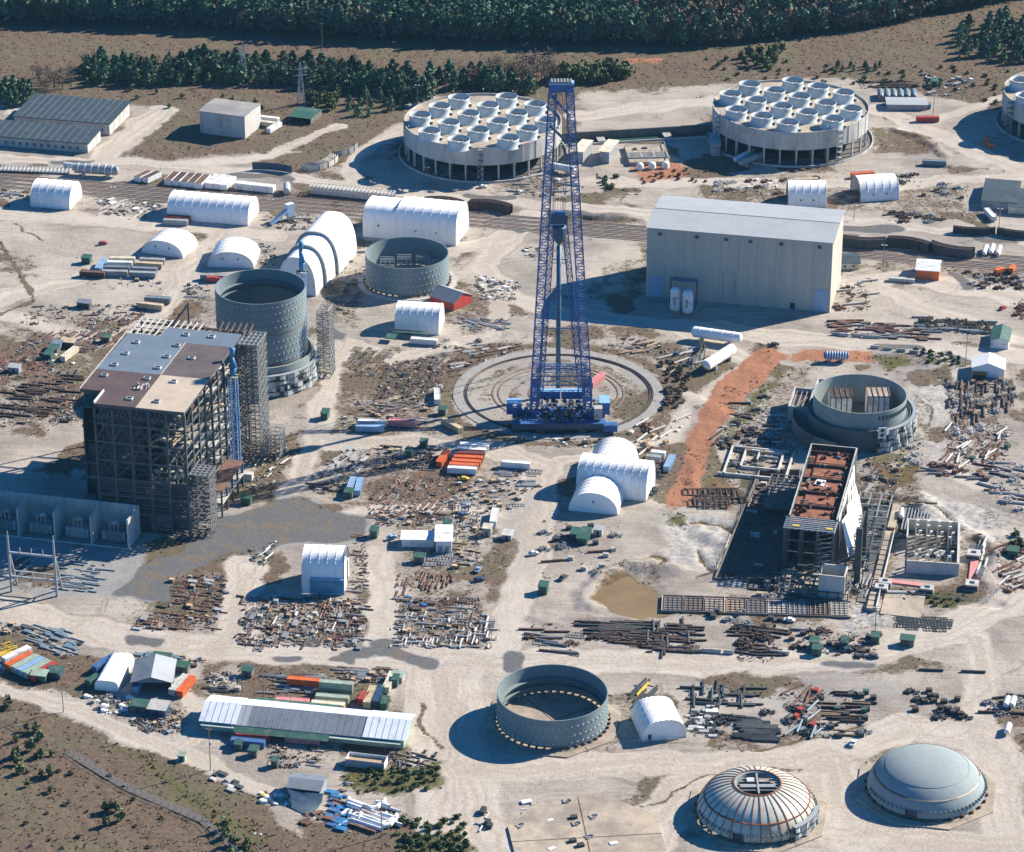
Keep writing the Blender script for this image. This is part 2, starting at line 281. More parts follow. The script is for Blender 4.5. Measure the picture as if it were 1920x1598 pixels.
for p,s,am in [([(1140,1095),(1170,1080),(1240,1110),(1245,1150),(1170,1150),(1120,1130)],5,1.25),([(1320,890),(1400,895),(1370,930),(1320,920)],4,.5),([(1640,880),(1730,860),(1720,900),(1650,920)],3,.8),([(1650,950),(1720,950),(1700,985),(1650,980)],3,.6)]: mx(wet,area(p,s,am))
for p,s,am in [([(560,640),(860,640),(850,830),(560,830)],10,.7),([(1000,620),(1260,640),(1250,700),(1000,640)],6,.6),([(600,830),(1010,860),(1000,960),(600,960)],10,.6),([(700,960),(960,960),(930,1140),(730,1140)],8,.6),([(1040,400),(1210,420),(1210,450),(1040,430)],5,.7),([(640,410),(980,430),(960,520),(640,470)],10,.35),([(1180,700),(1300,700),(1260,860),(1180,850)],6,.7),([(1200,880),(1260,860),(1250,960),(1200,960)],5,.7),([(1640,740),(1760,740),(1740,880),(1650,900)],8,.7),([(1760,700),(1920,700),(1920,880),(1760,900)],8,.6),([(1840,900),(1920,920),(1920,1100),(1860,1090)],8,.7),([(1380,1100),(1920,1100),(1700,1200),(1400,1180)],6,.5),([(0,600),(300,580),(330,640),(160,800),(0,800)],10,.8),([(240,1070),(430,1070),(420,1190),(230,1180)],6,.6),([(490,1250),(770,1250),(740,1300),(500,1310)],5,.6),([(20,1160),(170,1170),(170,1240),(0,1230)],5,.5),([(150,1300),(370,1310),(350,1385),(200,1360)],4,.6),([(1340,320),(1760,320),(1760,420),(1560,400),(1340,375)],8,.6),([(900,310),(1100,330),(1080,380),(900,370)],8,.6),([(20,350),(320,350),(310,420),(30,400)],6,.5),([(480,385),(700,410),(690,440),(480,420)],5,.6),([(1440,1280),(1660,1280),(1640,1400),(1460,1390)],8,.4),([(1580,520),(1720,560),(1600,620),(1560,600)],8,.35),([(340,540),(420,540),(400,640),(330,610)],6,.6),([(840,560),(980,560),(980,640),(840,650)],8,.6),([(150,480),(330,480),(310,545),(150,540)],6,.45)]: mx(veg,area(p,s*1.4,am*.8))
# crane runway: grey-brown worn disc with a rough dark earth border
rcx,rcy=at(1047,737)[:2]; rd=np.hypot(GX-rcx,GY-rcy)+(fbm(GX,GY,7,141)-.5)*5
road=np.where(rd<56,road*np.clip((rd-46)/10,0,1)*.6,road); mx(veg,np.clip(1-np.abs(rd-51)/6,0,1)*.95); veg=np.where(rd<46,np.clip(.02+.5*(fbm(GX,GY,6,151)-.4)+.35*(np.abs(rd-33)<3)+.35*(np.abs(rd-20)<2.5),0,.8),veg); grav=np.where(rd<46,.45,grav)
veg=np.clip(veg,0,1)*(1-np.clip(road,0,1)*.9)
# thin brown/grey drainage and tyre lines, weed blotches in the open yard
n1=fbm(GX,GY,26,61); mx(veg,np.clip((n1-.52)*6,0,.8)*(1-road*.9)*(np.abs(GX)<420))
for p,w in [([(1290,975),(1340,985),(1372,1005),(1375,1035),(1345,1070),(1300,1085)],1.6),([(1300,1030),(1306,1052),(1325,1070),(1340,1075)],1.6),([(1215,1045),(1240,1050),(1236,1070)],1.8),([(1350,990),(1390,1000),(1380,1060)],1.4),([(1180,1048),(1230,1052),(1250,1062)],1.4),([(1720,740),(1742,770),(1736,810)],1.4),([(1700,770),(1728,790)],1.2),([(1660,935),(1740,950),(1800,985)],1.6),([(1690,1000),(1760,985),(1830,1000)],1.5),([(1420,1215),(1400,1180),(1380,1160)],1.4),([(30,420),(70,440),(80,450)],2),([(0,450),(60,560),(0,590)],2.5),([(1430,1400),(1560,1375),(1620,1350)],1.6),([(1200,1520),(1330,1455),(1500,1440)],1.5),([(800,1320),(795,1360),(815,1400)],1.5)]: mx(wet,stroke(p,w,1.5,.9)) if p[0][0]>1200 and p[0][1]>900 else mx(veg,stroke(p,w,1.5,.9))
mx(pale,area([(1240,960),(1480,990),(1380,1100),(1250,1060)],10,1.)); mx(pale,area([(1650,900),(1900,960),(1880,1020),(1660,990)],10,.9)); mx(pale,area([(1690,690),(1800,700),(1770,900),(1720,860)],12,.8)); mx(pale,area([(1560,1130),(1700,1120),(1660,1180),(1580,1190)],8,.9))
# wheel tracks wandering over the open yards
rt=random.Random(21)
for k in range(90):
    cx_,cy_=rt.choice([(980,470),(900,480),(980,1000),(960,1250),(900,1400),(1300,1240),(1600,1230),(1750,1330),(1850,1420),(1500,1430),(300,1210),(120,1180),(150,460),(250,430),(400,600),(1700,570),(1650,540),(1500,350),(1800,310),(1750,240),(1150,230),(1000,900),(1020,1080),(1250,600),(1780,930),(560,860),(700,1100),(1040,1450),(1250,1500),(1600,1500),(1700,1580),(860,1500)])
    p=at(cx_+rt.uniform(-90,90),cy_+rt.uniform(-40,40)); a_=rt.choice((GA,GA+math.pi/2,rt.random()*3.1))+rt.uniform(-.35,.35); q=[(p.x,p.y)]; c_=rt.uniform(-.035,.035)
    for i in range(rt.randint(6,14)): a_+=c_*rt.uniform(.5,5); q.append((q[-1][0]+9*math.cos(a_),q[-1][1]+9*math.sin(a_)))
    for off in (0,2.6):
        d=sdist([(x+off*math.sin(a_),y-off*math.cos(a_)) for x,y in q],False,6); np.maximum(TRK,np.clip(1.15-d/1.,0,1)*rt.uniform(.5,.95),out=TRK)
# relief
veg*=1-np.clip((grav-1)*2.2,0,1)*.8
hz=(fbm(GX,GY,9,41)-.5)*.5*(1-np.clip(road+grav,0,1)*.7)+(fbm(GX,GY,60,51)-.5)*.6
hz+=pale*(fbm(GX,GY,5,301,3)-.5)*2.2; hz-=1.0*wet.clip(0,1); hz+=np.clip(veg,0,1)*(fbm(GX,GY,3.2,71,3)-.5)*.5
for p,w,h in [([(1130,1085),(1180,1060),(1260,1075)],8,2.2),([(1110,1100),(1110,1140)],7,1.5),([(1640,930),(1720,935),(1740,960)],9,1.8),([(1730,990),(1800,985),(1880,1030),(1850,1090)],7,1.8),([(1040,400),(1200,415)],6,1.5),([(1330,1010),(1400,1030),(1420,1060)],9,1.),([(1680,1120),(1860,1130)],6,-1.),([(1050,410),(1130,412)],3,1.5),([(1680,240),(1760,275),(1770,290)],5,1.2),([(1170,1160),(1000,1165)],4,.8),([(1290,740),(1370,790),(1300,900)],8,.6),([(820,690),(850,640),(960,625)],6,.7)]:
    hz+=h*stroke(p,w,w*.6,1)
hz+=1.5*np.clip(clay-.3,0,1)*(fbm(GX,GY,5,81)-.35)
hz-=.25
far=np.clip((GY-1850)/1500,0,1)+np.clip((np.abs(GX)-500)/1500,0,1); hz-=0*far
# sunken works floor of the unfinished turbine hall
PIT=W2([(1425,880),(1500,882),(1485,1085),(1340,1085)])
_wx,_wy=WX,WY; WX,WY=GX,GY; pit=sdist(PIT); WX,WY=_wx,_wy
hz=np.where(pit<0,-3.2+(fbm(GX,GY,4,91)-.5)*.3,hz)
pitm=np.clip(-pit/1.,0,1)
me=bpy.data.meshes.new('ground'); nv=NX*NY
co=np.empty((nv,3),np.float32); co[:,0]=GX.ravel();co[:,1]=GY.ravel();co[:,2]=hz.ravel()
me.vertices.add(nv); me.vertices.foreach_set('co',co.ravel())
i=np.arange(NX-1);j=np.arange(NY-1);J,I=np.meshgrid(j,i,indexing='ij'); a=(J*NX+I).ravel()
q=np.stack([a,a+1,a+1+NX,a+NX],1).astype(np.int32); nf=len(q)
me.loops.add(nf*4); me.loops.foreach_set('vertex_index',q.ravel()); me.polygons.add(nf)
me.polygons.foreach_set('loop_start',np.arange(0,nf*4,4,dtype=np.int32)); me.polygons.foreach_set('loop_total',np.full(nf,4,np.int32))
me.polygons.foreach_set('use_smooth',np.ones(nf,bool)); me.update(calc_edges=True)
for nm,ch in (('surfA',(veg,road,grav)),('surfB',(clay,green,wet)),('surfC',(pitm,TRK,pale))):
    ca=me.color_attributes.new(nm,'FLOAT_COLOR','POINT'); d=np.ones((nv,4),np.float32)
    for k in range(3): d[:,k]=ch[k].ravel()
    ca.data.foreach_set('color',d.ravel())
def ground_mat():
    m=bpy.data.materials.new('site_ground'); m.use_nodes=True; n=m.node_tree; N=n.nodes; L=n.links; b=N['Principled BSDF']; b.inputs['Roughness'].default_value=.95
    b.inputs['Specular IOR Level'].default_value=.1
    g=N.new('ShaderNodeNewGeometry')
    def noise(s,d=6,r=.6,loc=0,scale=None,rot=0):
        mp=N.new('ShaderNodeMapping'); mp.inputs['Location'].default_value=(loc,loc*1.7,0); mp.inputs['Rotation'].default_value=(0,0,rot)
        if scale: mp.inputs['Scale'].default_value=scale
        L.new(g.outputs['Position'],mp.inputs[0]); t=N.new('ShaderNodeTexNoise'); t.inputs['Scale'].default_value=s; t.inputs['Detail'].default_value=d; t.inputs['Roughness'].default_value=r; L.new(mp.outputs[0],t.inputs[0]); return t.outputs[0]
    def rg(x,a,b_,c=0,d=1):
        r=N.new('ShaderNodeMapRange'); L.new(x,r.inputs[0]); r.inputs[1].default_value=a;r.inputs[2].default_value=b_;r.inputs[3].default_value=c;r.inputs[4].default_value=d; return r.outputs[0]
    def ma(op,x,y):
        q=N.new('ShaderNodeMath'); q.operation=op
        for k,v in enumerate((x,y)):
            if isinstance(v,(int,float)): q.inputs[k].default_value=v
            else: L.new(v,q.inputs[k])
        return q.outputs[0]
    def mix(f,A,B):
        x=N.new('ShaderNodeMix'); x.data_type='RGBA'; L.new(f,x.inputs[0])
        for k,v in ((6,A),(7,B)):
            if isinstance(v,tuple): x.inputs[k].default_value=(*v,1)
            else: L.new(v,x.inputs[k])
        return x.outputs[2]
    def att(nm):
        a=N.new('ShaderNodeAttribute'); a.attribute_name=nm; s=N.new('ShaderNodeSeparateColor'); L.new(a.outputs['Color'],s.inputs[0]); return s.outputs
    A=att('surfA');B=att('surfB');C=att('surfC')
    nf=noise(.55,8,.7); nm=noise(.12,6,.65,13); nl=noise(.03,4,.5,31); nx=noise(1.6,6,.75,5); st=noise(.22,6,.65,77,(.22,2.2,1),math.radians(12.6)); st2=noise(.3,5,.6,97,(2.2,.25,1),math.radians(12.6))
    def edge(mask,w=.9): return rg(ma('ADD',mask,ma('MULTIPLY',ma('SUBTRACT',ma('MULTIPLY',ma('ADD',nf,nm),.5),.5),w*2.2)),.36,.64)
    c=mix(rg(nm,.35,.65),(.325,.295,.262),(.23,.203,.178))
    c=mix(rg(nl,.4,.62),c,(.41,.37,.32)); c=mix(rg(C[1],.4,.8,0,.7),c,(.225,.185,.15))
    c=mix(rg(nf,.54,.68,0,.75),c,(.215,.165,.125)); c=mix(rg(st,.5,.68,0,.55),c,(.20,.16,.125)); c=mix(rg(nx,.55,.7,0,.6),c,(.50,.455,.40))
    c=mix(edge(C[2],.6),c,mix(rg(nf,.4,.62),(.47,.45,.42),(.27,.255,.235)))
    # roads: bright packed dirt with wheel streaks
    rc=mix(rg(nm,.35,.66),(.50,.45,.39),(.40,.355,.31)); rc=mix(rg(C[1],.35,.75,0,.75),rc,(.33,.285,.235)); rc=mix(rg(C[1],.0,.25,.35,0),rc,(.56,.51,.435)); rc=mix(rg(nf,.38,.7,0,.5),rc,(.55,.50,.425)); rc=mix(rg(nx,.52,.72,0,.4),rc,(.33,.28,.23))
    c=mix(edge(A['Green'] if 'Green' in A else A[1],.45),c,rc)
    gc=mix(rg(nm,.35,.65),(.235,.235,.235),(.30,.295,.285)); c=mix(edge(ma('MINIMUM',A[2],1.0),.35),c,gc)
    gd=mix(rg(nf,.4,.7),(.115,.12,.125),(.15,.15,.15)); gd=mix(rg(nm,.5,.6,0,.8),gd,(.175,.14,.105)); gd=mix(rg(nx,.58,.7,0,.5),gd,(.07,.06,.05)); c=mix(edge(ma('SUBTRACT',A[2],.5),.2),c,gd)
    cc=mix(rg(nf,.35,.65),(.36,.155,.085),(.25,.125,.08)); cc=mix(rg(nx,.5,.65,0,.6),cc,(.46,.28,.19)); 
    vc=mix(rg(nm,.32,.68),(.135,.088,.060),(.185,.128,.09)); vc=mix(rg(nf,.40,.62,0,.85),vc,(.068,.054,.038)); vc=mix(rg(st,.5,.66,0,.6),vc,(.09,.066,.046)); vc=mix(rg(nl,.46,.62,0,.7),vc,(.10,.095,.05)); vc=mix(rg(nx,.54,.7,0,.6),vc,(.235,.19,.14))
    c=mix(ma('MULTIPLY',edge(A[0],.95),.92),c,vc); c=mix(edge(B[0],.5),c,cc)
    grn=mix(rg(nf,.4,.65),(.085,.085,.038),(.135,.12,.055)); c=mix(edge(B[1],.7),c,grn)
    c=mix(edge(B[2],.15),c,mix(rg(nm,.3,.7),(.155,.105,.045),(.11,.085,.05)))
    c=mix(C[0],c,mix(rg(nf,.35,.65),(.08,.055,.05),(.16,.13,.12)))  # pit floor darkened: the deck's cast shade is put into its colour
    L.new(c,b.inputs['Base Color'])
    bp=N.new('ShaderNodeBump'); bp.inputs['Strength'].default_value=.55; bp.inputs['Distance'].default_value=.6; L.new(ma('ADD',nf,nx),bp.inputs['Height']); L.new(bp.outputs[0],b.inputs['Normal'])
    return m
me.materials.append(ground_mat())
go=bpy.data.objects.new('ground',me); COL.objects.link(go); go['kind']='structure'
def gzat(x,y):
    i=min(max(np.searchsorted(gx,x),0),NX-1); j=min(max(np.searchsorted(gy,y),0),NY-1); return float(hz[j,i])
def gsamp(xs,ys,A): 
    i=np.clip(np.searchsorted(gx,xs),0,NX-1); j=np.clip(np.searchsorted(gy,ys),0,NY-1); return A[j,i]
# pond
def flat(name,pts,z,m,kind='structure',**k):
    b=MB(); b.add([(p[0],p[1],z) for p in pts],[tuple(range(len(pts)))],m); o=b.build(name); o['kind']=kind; return o
flat('pond_water',W2([(1128,1092),(1168,1074),(1215,1082),(1252,1106),(1254,1152),(1200,1160),(1150,1156),(1110,1134)]),-.72,'water_brown')
M('ring_concrete',(.27,.26,.25),.85,.2,.3); M('track_soil',(.19,.14,.11),.95,.4,.5)
# crane ring runway (concrete annulus and its rails)
RC=at(1047,737)
b=MB(); b.lathe([(41.9,-.4),(41.9,-.02),(46.4,-.02),(46.4,-.4)],96,'ring_concrete'); o=b.build('ring_road'); o.location=RC; o['kind']='structure'
b=MB()
for r in (40.2,41.2,): b.lathe([(r,-.3),(r,.15),(r+.3,.15),(r+.3,-.3)],96,'dark_rust')
for r in (26,28.5,12.5): b.lathe([(r,-.3),(r,-.02),(r+.8,-.02),(r+.8,-.3)],72,'track_soil')
o=place('crane_ring_rail',b.mesh('crane_ring_rail'),'rusty concentric circular rails set in the ground around the tall blue crane','rail',RC)
# railway
def rail_line(pa,pb,off,label):
    a=at(*pa);c=at(*pb); d=(c-a).normalized(); n=Vector((-d.y,d.x,0)); a=a+n*off-d*30; c=c+n*off+d*30
    t=thing('railway_track',label,'railway track',a,math.atan2(d.y,d.x),'parallel railway tracks'); L=(c-a).length
    b=MB(); b.box(0,L,-1.9,1.9,-.3,.02,'ballast'); b.build('ballast_bed',t)
    b=MB()
    for y in (-.75,.75): b.box(0,L,y-.12,y+.12,.02,.28,'rust')
    b.build('rail',t)
    b=MB(); k=0.
    while k<L: b.box(k,k+.3,-1.3,1.3,.02,.1,'wood'); k+=1.6
    b.build('sleepers',t)
for k,(off,lb) in enumerate([(0,'southernmost railway track beside the white fabric shelters'),(5.2,'second railway track from the shelters'),(10.4,'third railway track from the shelters'),(15.6,'northernmost railway track beside the parked wagons')]):
    rail_line((0,350),(1920,507),off,lb)
# ---------------- fabric shelters ----------------
def arch(w,h,n=18,p=2.3,k=1.0):
    pts=[]
    for i in range(n+1):
        t=math.pi*i/n; c,s=math.cos(t),math.sin(t)
        pts.append((-(abs(c)**(2/p))*math.copysign(1,c)*w/2*k, (abs(s)**(2/p))*h))
    return pts
def shelter(P1,P2,C,ry,label,ax='x',ribs=6,p=2.4,openL=False,openR=False,door=None,vent=0,name='fabric_shelter',mat='white_fabric',depth=None,h=None,group='white fabric shelters'):
    a,rz,w,d=base(P1,P2,C)
    if depth: d=depth
    u=Vector((math.cos(rz),math.sin(rz),0)); v=Vector((-u.y,u.x,0))
    if h is None:
        if ax=='x': g=a+u*w+v*d/2
        else: g=a+u*w/2
        h=zfor(g.x,g.y,ry)
    t=thing(name,label,'tent',a,rz,group)
    L,span=(w,d) if ax=='x' else (d,w)
    def PT(s,l,z):   # s across the span 0..span, l along the ridge
        return (l,s,z) if ax=='x' else (s,l,z)
    prof=arch(span,h,p=p); n=len(prof); b=MB(); st=ribs*4; V=[]
    for k in range(st+1):
        l=L*k/st; sag=0.06*abs(math.sin(math.pi*k/4))**.7*min(1.5,span/14)
        for (x,z) in prof:
            f=1-sag/(span/2); V.append(PT(span/2+x*f,l,-.2 if z<.01 else z*(1-sag/h)))
    fs=[(k*n+i,k*n+i+1,(k+1)*n+i+1,(k+1)*n+i) for k in range(st) for i in range(n-1)]
    if ax=='y': fs=[f[::-1] for f in fs]
    b.add(V,fs,mat); CB=b
    for e,op in ((0,openL),(L,openR)):
        if op:
            b=MB()
            for i in range(n-1): b.bar(PT(span/2+prof[i][0],e,prof[i][1]),PT(span/2+prof[i+1][0],e,prof[i+1][1]),.35,'grey_steel')
            b.build('end_arch',t); continue
        b=MB(); V=[PT(span/2+x*.985,e+(.12 if e==0 else -.12),-.2 if z<.01 else z*.985) for x,z in prof]; b.add(V,[tuple(range(n))],mat); b.build('end_wall',t)
    if ribs<=14:
        b=CB
        for k in range(0,ribs+1):
            l=min(max(L*k/ribs,.1),L-.1)
            for i in range(n-1): b.bar(PT(span/2+prof[i][0],l,prof[i][1]-.05),PT(span/2+prof[i+1][0],l,prof[i+1][1]-.05),.22,mat)
    CB.build('fabric_cover',t,True)
    e0=-.05
    if door:   # (position along near edge 0..1, width, height, colour)
        px,dw,dh,dc=door; b=MB(); b.box(px*w-dw/2,px*w+dw/2,-.15,.02,0,dh,dc); b.build('door',t)
    for k in range(vent):
        q=(k+1)/(vent+1); b=MB()
        if ax=='y': b.tube((w*q,-.12,h*.55),(w*q,.05,h*.55),.45,'glass_dark',8)
        else: b.tube((w*q,-.12,h*.34),(w*q,.6,h*.34),.4,'glass_dark',8)
        b.build('vent',t)
    return t,w,d,h
shelter((57,388),(131,394),(162,369),343,'small white barrel shelter beside the railway at the far left',ribs=5)
shelter((313,410),(465,423),(492,397),372,'long white barrel shelter just below the railway with a grey container at its front left',ribs=10)
shelter((266,473),(343,484),(372,460),452,'white domed shelter above the block of grey containers, two vents in its end','y',ribs=5,vent=2,p=2.2)
shelter((389,500),(476,503),(493,474),473,'white domed shelter directly left of the tall stepped shelter','y',ribs=5,vent=2,p=2.2)
# tall stepped shelter: three nested barrels
t,w,d,h=shelter((522,547),(592,555),(608,538),483,'tall white shelter in three stepped sections, right behind the big left cylinder','y',ribs=2,p=2.6,depth=13,group='white fabric shelters')
for k,(y0,dy,gr) in enumerate(((13,15,.9),(28,28,1.8))):
    prof=arch(w+2*gr,h+gr,p=2.6); n=len(prof); b=MB(); V=[]
    for l in (y0,y0+dy):
        for x,z in prof: V.append((w/2+x,l,-.2 if z<.01 else z))
    b.add(V,[(n+i,n+i+1,i+1,i) for i in range(n-1)],'white_fabric'); b.add(V[n:],[tuple(range(n))],'white_fabric')
    pi=arch(w+2*gr-1.9,h+gr-.95,p=2.6); b.add([(w/2+x,y0,-.2 if z<.01 else z) for x,z in prof]+[(w/2+x,y0,-.2 if z<.01 else z) for x,z in pi],[(i,i+1,n+i+1,n+i) for i in range(n-1)],'white_fabric'); b.build('stepped_section',t,False)
    b=MB()
    for i in range(n-1): b.bar((w/2+prof[i][0],y0-.2,prof[i][1]),(w/2+prof[i+1][0],y0-.2,prof[i+1][1]),.95,'grey_paint')
    b.build('grey_hem',t)
# big twin barrel shelter
t,w,d,h=shelter((742,450),(855,461),(879,427),385,'large white barrel shelter with vertical walls behind the short steel cylinder',ribs=7,p=3.4,vent=2)
a,rz,_,_=base((742,450),(855,461),(879,427)); prof=arch(d-.8,h-1.2,p=3.4); n=len(prof); L=17.
b=MB(); V=[]
for k in range(13):
    sg=.06*abs(math.sin(math.pi*k/4))
    for x,z in prof: V.append((-L+L*k/12,d/2+x*(1-sg/9),-.2 if z<.01 else z*(1-sg/9)))
b.add(V,[(k*n+i,k*n+i+1,(k+1)*n+i+1,(k+1)*n+i) for k in range(12) for i in range(n-1)],'white_fabric'); b.add(V[:n],[tuple(range(n))],'white_fabric'); b.build('lower_section',t,True)
b=MB(); b.tube((-9,-.02,6.5),(-9,.8,6.5),.45,'glass_dark'); b.build('vent',t)
shelter((740,623),(823,628),(847,603),572,'small white barrel shelter with a green lean-to, right of the tall left cylinder',ribs=6,p=2.6)
shelter((1066,957),(1158,966),(1170,934),925,'white domed shelter in front of two others, closest to the dirt road junction','y',ribs=5,vent=1,p=2.2)
shelter((1080,925),(1211,941),(1230,906),869,'white barrel shelter with many ribs between a domed shelter in front and one behind',ribs=9,p=2.6)
shelter((1100,889),(1188,896),(1201,866),849,'white domed shelter hidden at its foot behind a ribbed barrel shelter','y',ribs=5,p=2.2)
t,w,d,h=shelter((566,1112),(645,1115),(656,1076),1029,'white barrel shelter with a blue-green banner wall and a torn open end',ribs=5,p=2.8,openR=True)
b=MB(); b.box(w*.2,w*.99,-.7,-.25,.6,6.4,'teal_paint'); bn=b.build('banner',t)
b=MB()
for q in ((.2,.38),(.40,.53),(.55,.78),(.8,.99)): b.box(w*q[0],w*q[1],-.8,.8,6.4,6.9,'lightblue_paint')
b.box(w*.2,w*.99,-.74,-.7,3.2,3.35,'lightblue_paint'); b.build('trim',bn)
def letters(txt,size,mat,loc,rot,parent,name='lettering'):
    c=bpy.data.curves.new(name,'FONT'); c.body=txt; c.size=size; c.extrude=.03; c.align_x='CENTER'
    o=bpy.data.objects.new('tmp',c); COL.objects.link(o); me=bpy.data.meshes.new_from_object(o); bpy.data.objects.remove(o); me.materials.append(MATS[mat]) if not me.materials else None
    me.materials.clear(); me.materials.append(MATS[mat]); o=bpy.data.objects.new(name,me); COL.objects.link(o); o.location=loc; o.rotation_euler=rot; o.parent=parent; return o
letters('SWAKID',1.7,'lightblue_paint',(w*.6,-.78,4.1),(math.pi/2,0,0),bn)
b=MB(); b.poly([(w-.3,d*.1),(w+.1,d*.1),(w+.1,d*.5),(w-.3,d*.45)],0,h*.8,'white_fabric'); b.poly([(w-.3,d*.8),(w+.1,d*.8),(w+.1,d*.95),(w-.3,d*.95)],0,h*.5,'white_fabric'); b.build('torn_end_wall',t)
shelter((1204,1391),(1287,1382),(1283,1338),1351,'white domed shelter at the bottom centre, between the open steel ring and stacks of panels','y',ribs=4,p=2.6,door=(.17,1.2,2.6,'glass_dark'),depth=17)
shelter((1477,388),(1549,389),(1528,356),341,'white shelter with open end, left one of the pair behind the tan hall',ribs=5,p=2.4,openL=True,vent=2,depth=17)
shelter((1613,379),(1686,374),(1667,330),327,'white shelter with open end, right one of the pair behind the tan hall',ribs=5,p=2.4,openL=True,vent=2,depth=18)
t,w,d,h=shelter((178,1293),(222,1297),(256,1244),1277,'low white shed with gently rounded roof between container rows, lower left','y',ribs=6,p=4.5,mat='white_fabric')
# ---------------- gabled and flat buildings ----------------
def gable(P1,P2,C,he,hr,label,wall,roof,ax='x',name='shed_building',cat='building',over=.5,doors=(),wins=(),roof2=None,group=None,dep=None,zb=0,open_front=False):
    a,rz,w,d=base(P1,P2,C); d=dep or d
    t=thing(name,label,cat,a,rz,group); b=MB()
    if open_front:
        b.box(0,.2,0,d,zb,he,wall); b.box(w-.2,w,0,d,zb,he,wall); b.box(.2,w-.2,d-.2,d,zb,he,wall)
    else: b.box(0,w,0,d,-.2,he,wall)
    if ax=='x': 
        for x in (0,w-.05): b.add([(x,0,he),(x,d,he),(x,d/2,hr),(x+.05,0,he),(x+.05,d,he),(x+.05,d/2,hr)],[(0,2,1),(3,4,5)],wall)
    else:
        for y in (0,d-.05): b.add([(0,y,he),(w,y,he),(w/2,y,hr),(0,y+.05,he),(w,y+.05,he),(w/2,y+.05,hr)],[(0,1,2),(3,5,4)],wall)
    b.build('walls',t)
    o=over; th=.18
    def slab(q,m):
        bb=MB(); up=[(x,y,z+th) for x,y,z in q]; bb.add(list(q)+up,[(3,2,1,0),(4,5,6,7),(0,1,5,4),(1,2,6,5),(2,3,7,6),(3,0,4,7)],m); bb.build('roof_slope',t)
    hl=he+.03
    if ax=='x':
        slab([(-o,-o,hl),(w+o,-o,hl),(w+o,d/2,hr+.05),(-o,d/2,hr+.05)],roof); slab([(-o,d/2,hr+.05),(w+o,d/2,hr+.05),(w+o,d+o,hl),(-o,d+o,hl)],roof2 or roof)
    else:
        slab([(-o,-o,hl),(w/2,-o,hr+.05),(w/2,d+o,hr+.05),(-o,d+o,hl)],roof); slab([(w/2,-o,hr+.05),(w+o,-o,hl),(w+o,d+o,hl),(w/2,d+o,hr+.05)],roof2 or roof)
    for (q,dw,dh,m) in doors: b=MB(); b.box(w*q-dw/2,w*q+dw/2,-.12,-.003,0,dh,m); b.build('door',t)
    for (q,z,ww,wh,m) in wins: b=MB(); b.box(w*q-ww/2,w*q+ww/2,-.1,-.003,z,z+wh,m); b.build('window',t)
    return t,w,d
# the big tan hall
a,rz,w,d=base((1211,555),(1555,587),(1578,524)); rz=GA; d=41.; w=(at(1555,587)-at(1211,555)).length
t=thing('tan_hall','huge tan metal-clad hall with pale grey roof casting a long shadow','building',a,rz)
he=34.6;hr=36.2; b=MB()
b.box(0,w,0,d,-.3,he,'tan_cladding')
for x in (0,w-.05): b.add([(x,0,he),(x,d,he),(x,d/2,hr),(x+.05,0,he),(x+.05,d,he),(x+.05,d/2,hr)],[(0,2,1),(3,4,5)],'tan_cladding')
k=0
for i in range(1,10): b.box(w*i/10-.08,w*i/10+.08,-.06,-.01,0,he,'grey_paint')
b.build('walls',t)
for (ya,za,yb,zb_) in ((-.6,he,d/2,hr),(d/2,hr,d+.6,he)):
    b=MB(); q=[(-.6,ya,za+.05),(w+.6,ya,za+.05),(w+.6,yb,zb_+.05),(-.6,yb,zb_+.05)]; up=[(x,y,z+.3) for x,y,z in q]
    b.add(q+up,[(3,2,1,0),(4,5,6,7),(0,1,5,4),(1,2,6,5),(2,3,7,6),(3,0,4,7)],'grey_roof')
    for i in range(1,60): x=w*i/60; b.bar((x,ya,za+.36),(x,yb,zb_+.36),.08,'grey_roof')
    b.build('roof_slope',t)
b=MB(); b.bar((-.6,d/2,hr+.42),(w+.6,d/2,hr+.42),.5,'bluegrey_paint',.12); b.build('ridge_cap',t)
for q in (.07,.27,.43,.56,.725,.93): b=MB(); b.box(w*q-.9,w*q+.9,-.5,-.01,he-3.2,he-1.7,'bluegrey_paint'); b.box(w*q-.7,w*q+.7,-.54,-.5,he-3.05,he-1.85,'glass_dark'); b.build('vent',t)
for q,ww,hh in ((.05,6.2,10.8),(.95,6.2,10.8)): b=MB(); b.box(w*q-ww/2,w*q+ww/2,-.2,-.01,0,hh,'lightblue_paint'); b.build('roller_door',t)
b=MB()
for x0,x1,z0,z1 in ((.415,.42,0,16),(.482,.487,0,16)): b.box(w*x0,w*x1,-.14,-.01,z0,z1,'grey_paint')
for z in (8,15.8): b.box(w*.42,w*.482,-.14,-.01,z,z+.3,'grey_paint')
b.build('tall_door_frame',t)
b=MB(); b.box(w*.785,w*.812,-.2,-.01,0,3,'glass_dark'); b.build('door',t)
for (P1,l) in (((1258,585),'left one of two wrapped white tanks standing in the shade of the tan hall'),((1281,590),'right one of two wrapped white tanks standing in the shade of the tan hall')):
    q=at(P1[0]+8,P1[1]-2); t=thing('wrapped_tank',l,'tank',q,GA,'wrapped white tanks by the tan hall'); b=MB()
    b.lathe([(0,11.8),(1.6,11.6),(2.4,10.6),(2.6,9),(2.5,6),(2.6,3),(2.5,1.2),(2.3,1)],16,'white_paint'); b.build('wrapped_body',t,True)
    b=MB(); b.box(-.5,.5,-2.75,-2.5,4,8,'grey_paint'); b.box(-.9,.9,-2.78,-2.52,7.2,7.6,'grey_paint'); b.build('strap',t); b=MB(); b.box(-2.4,2.4,-2,2,-.1,1.,'wood'); b.build('timber_base',t)
q=at(1281,572); t=thing('open_canopy','flat dark canopy over the two wrapped tanks','canopy',q,GA); b=MB(); b.box(-6.5,6.5,-2,2,12.6,13,'bluegrey_paint'); b.build('roof',t)
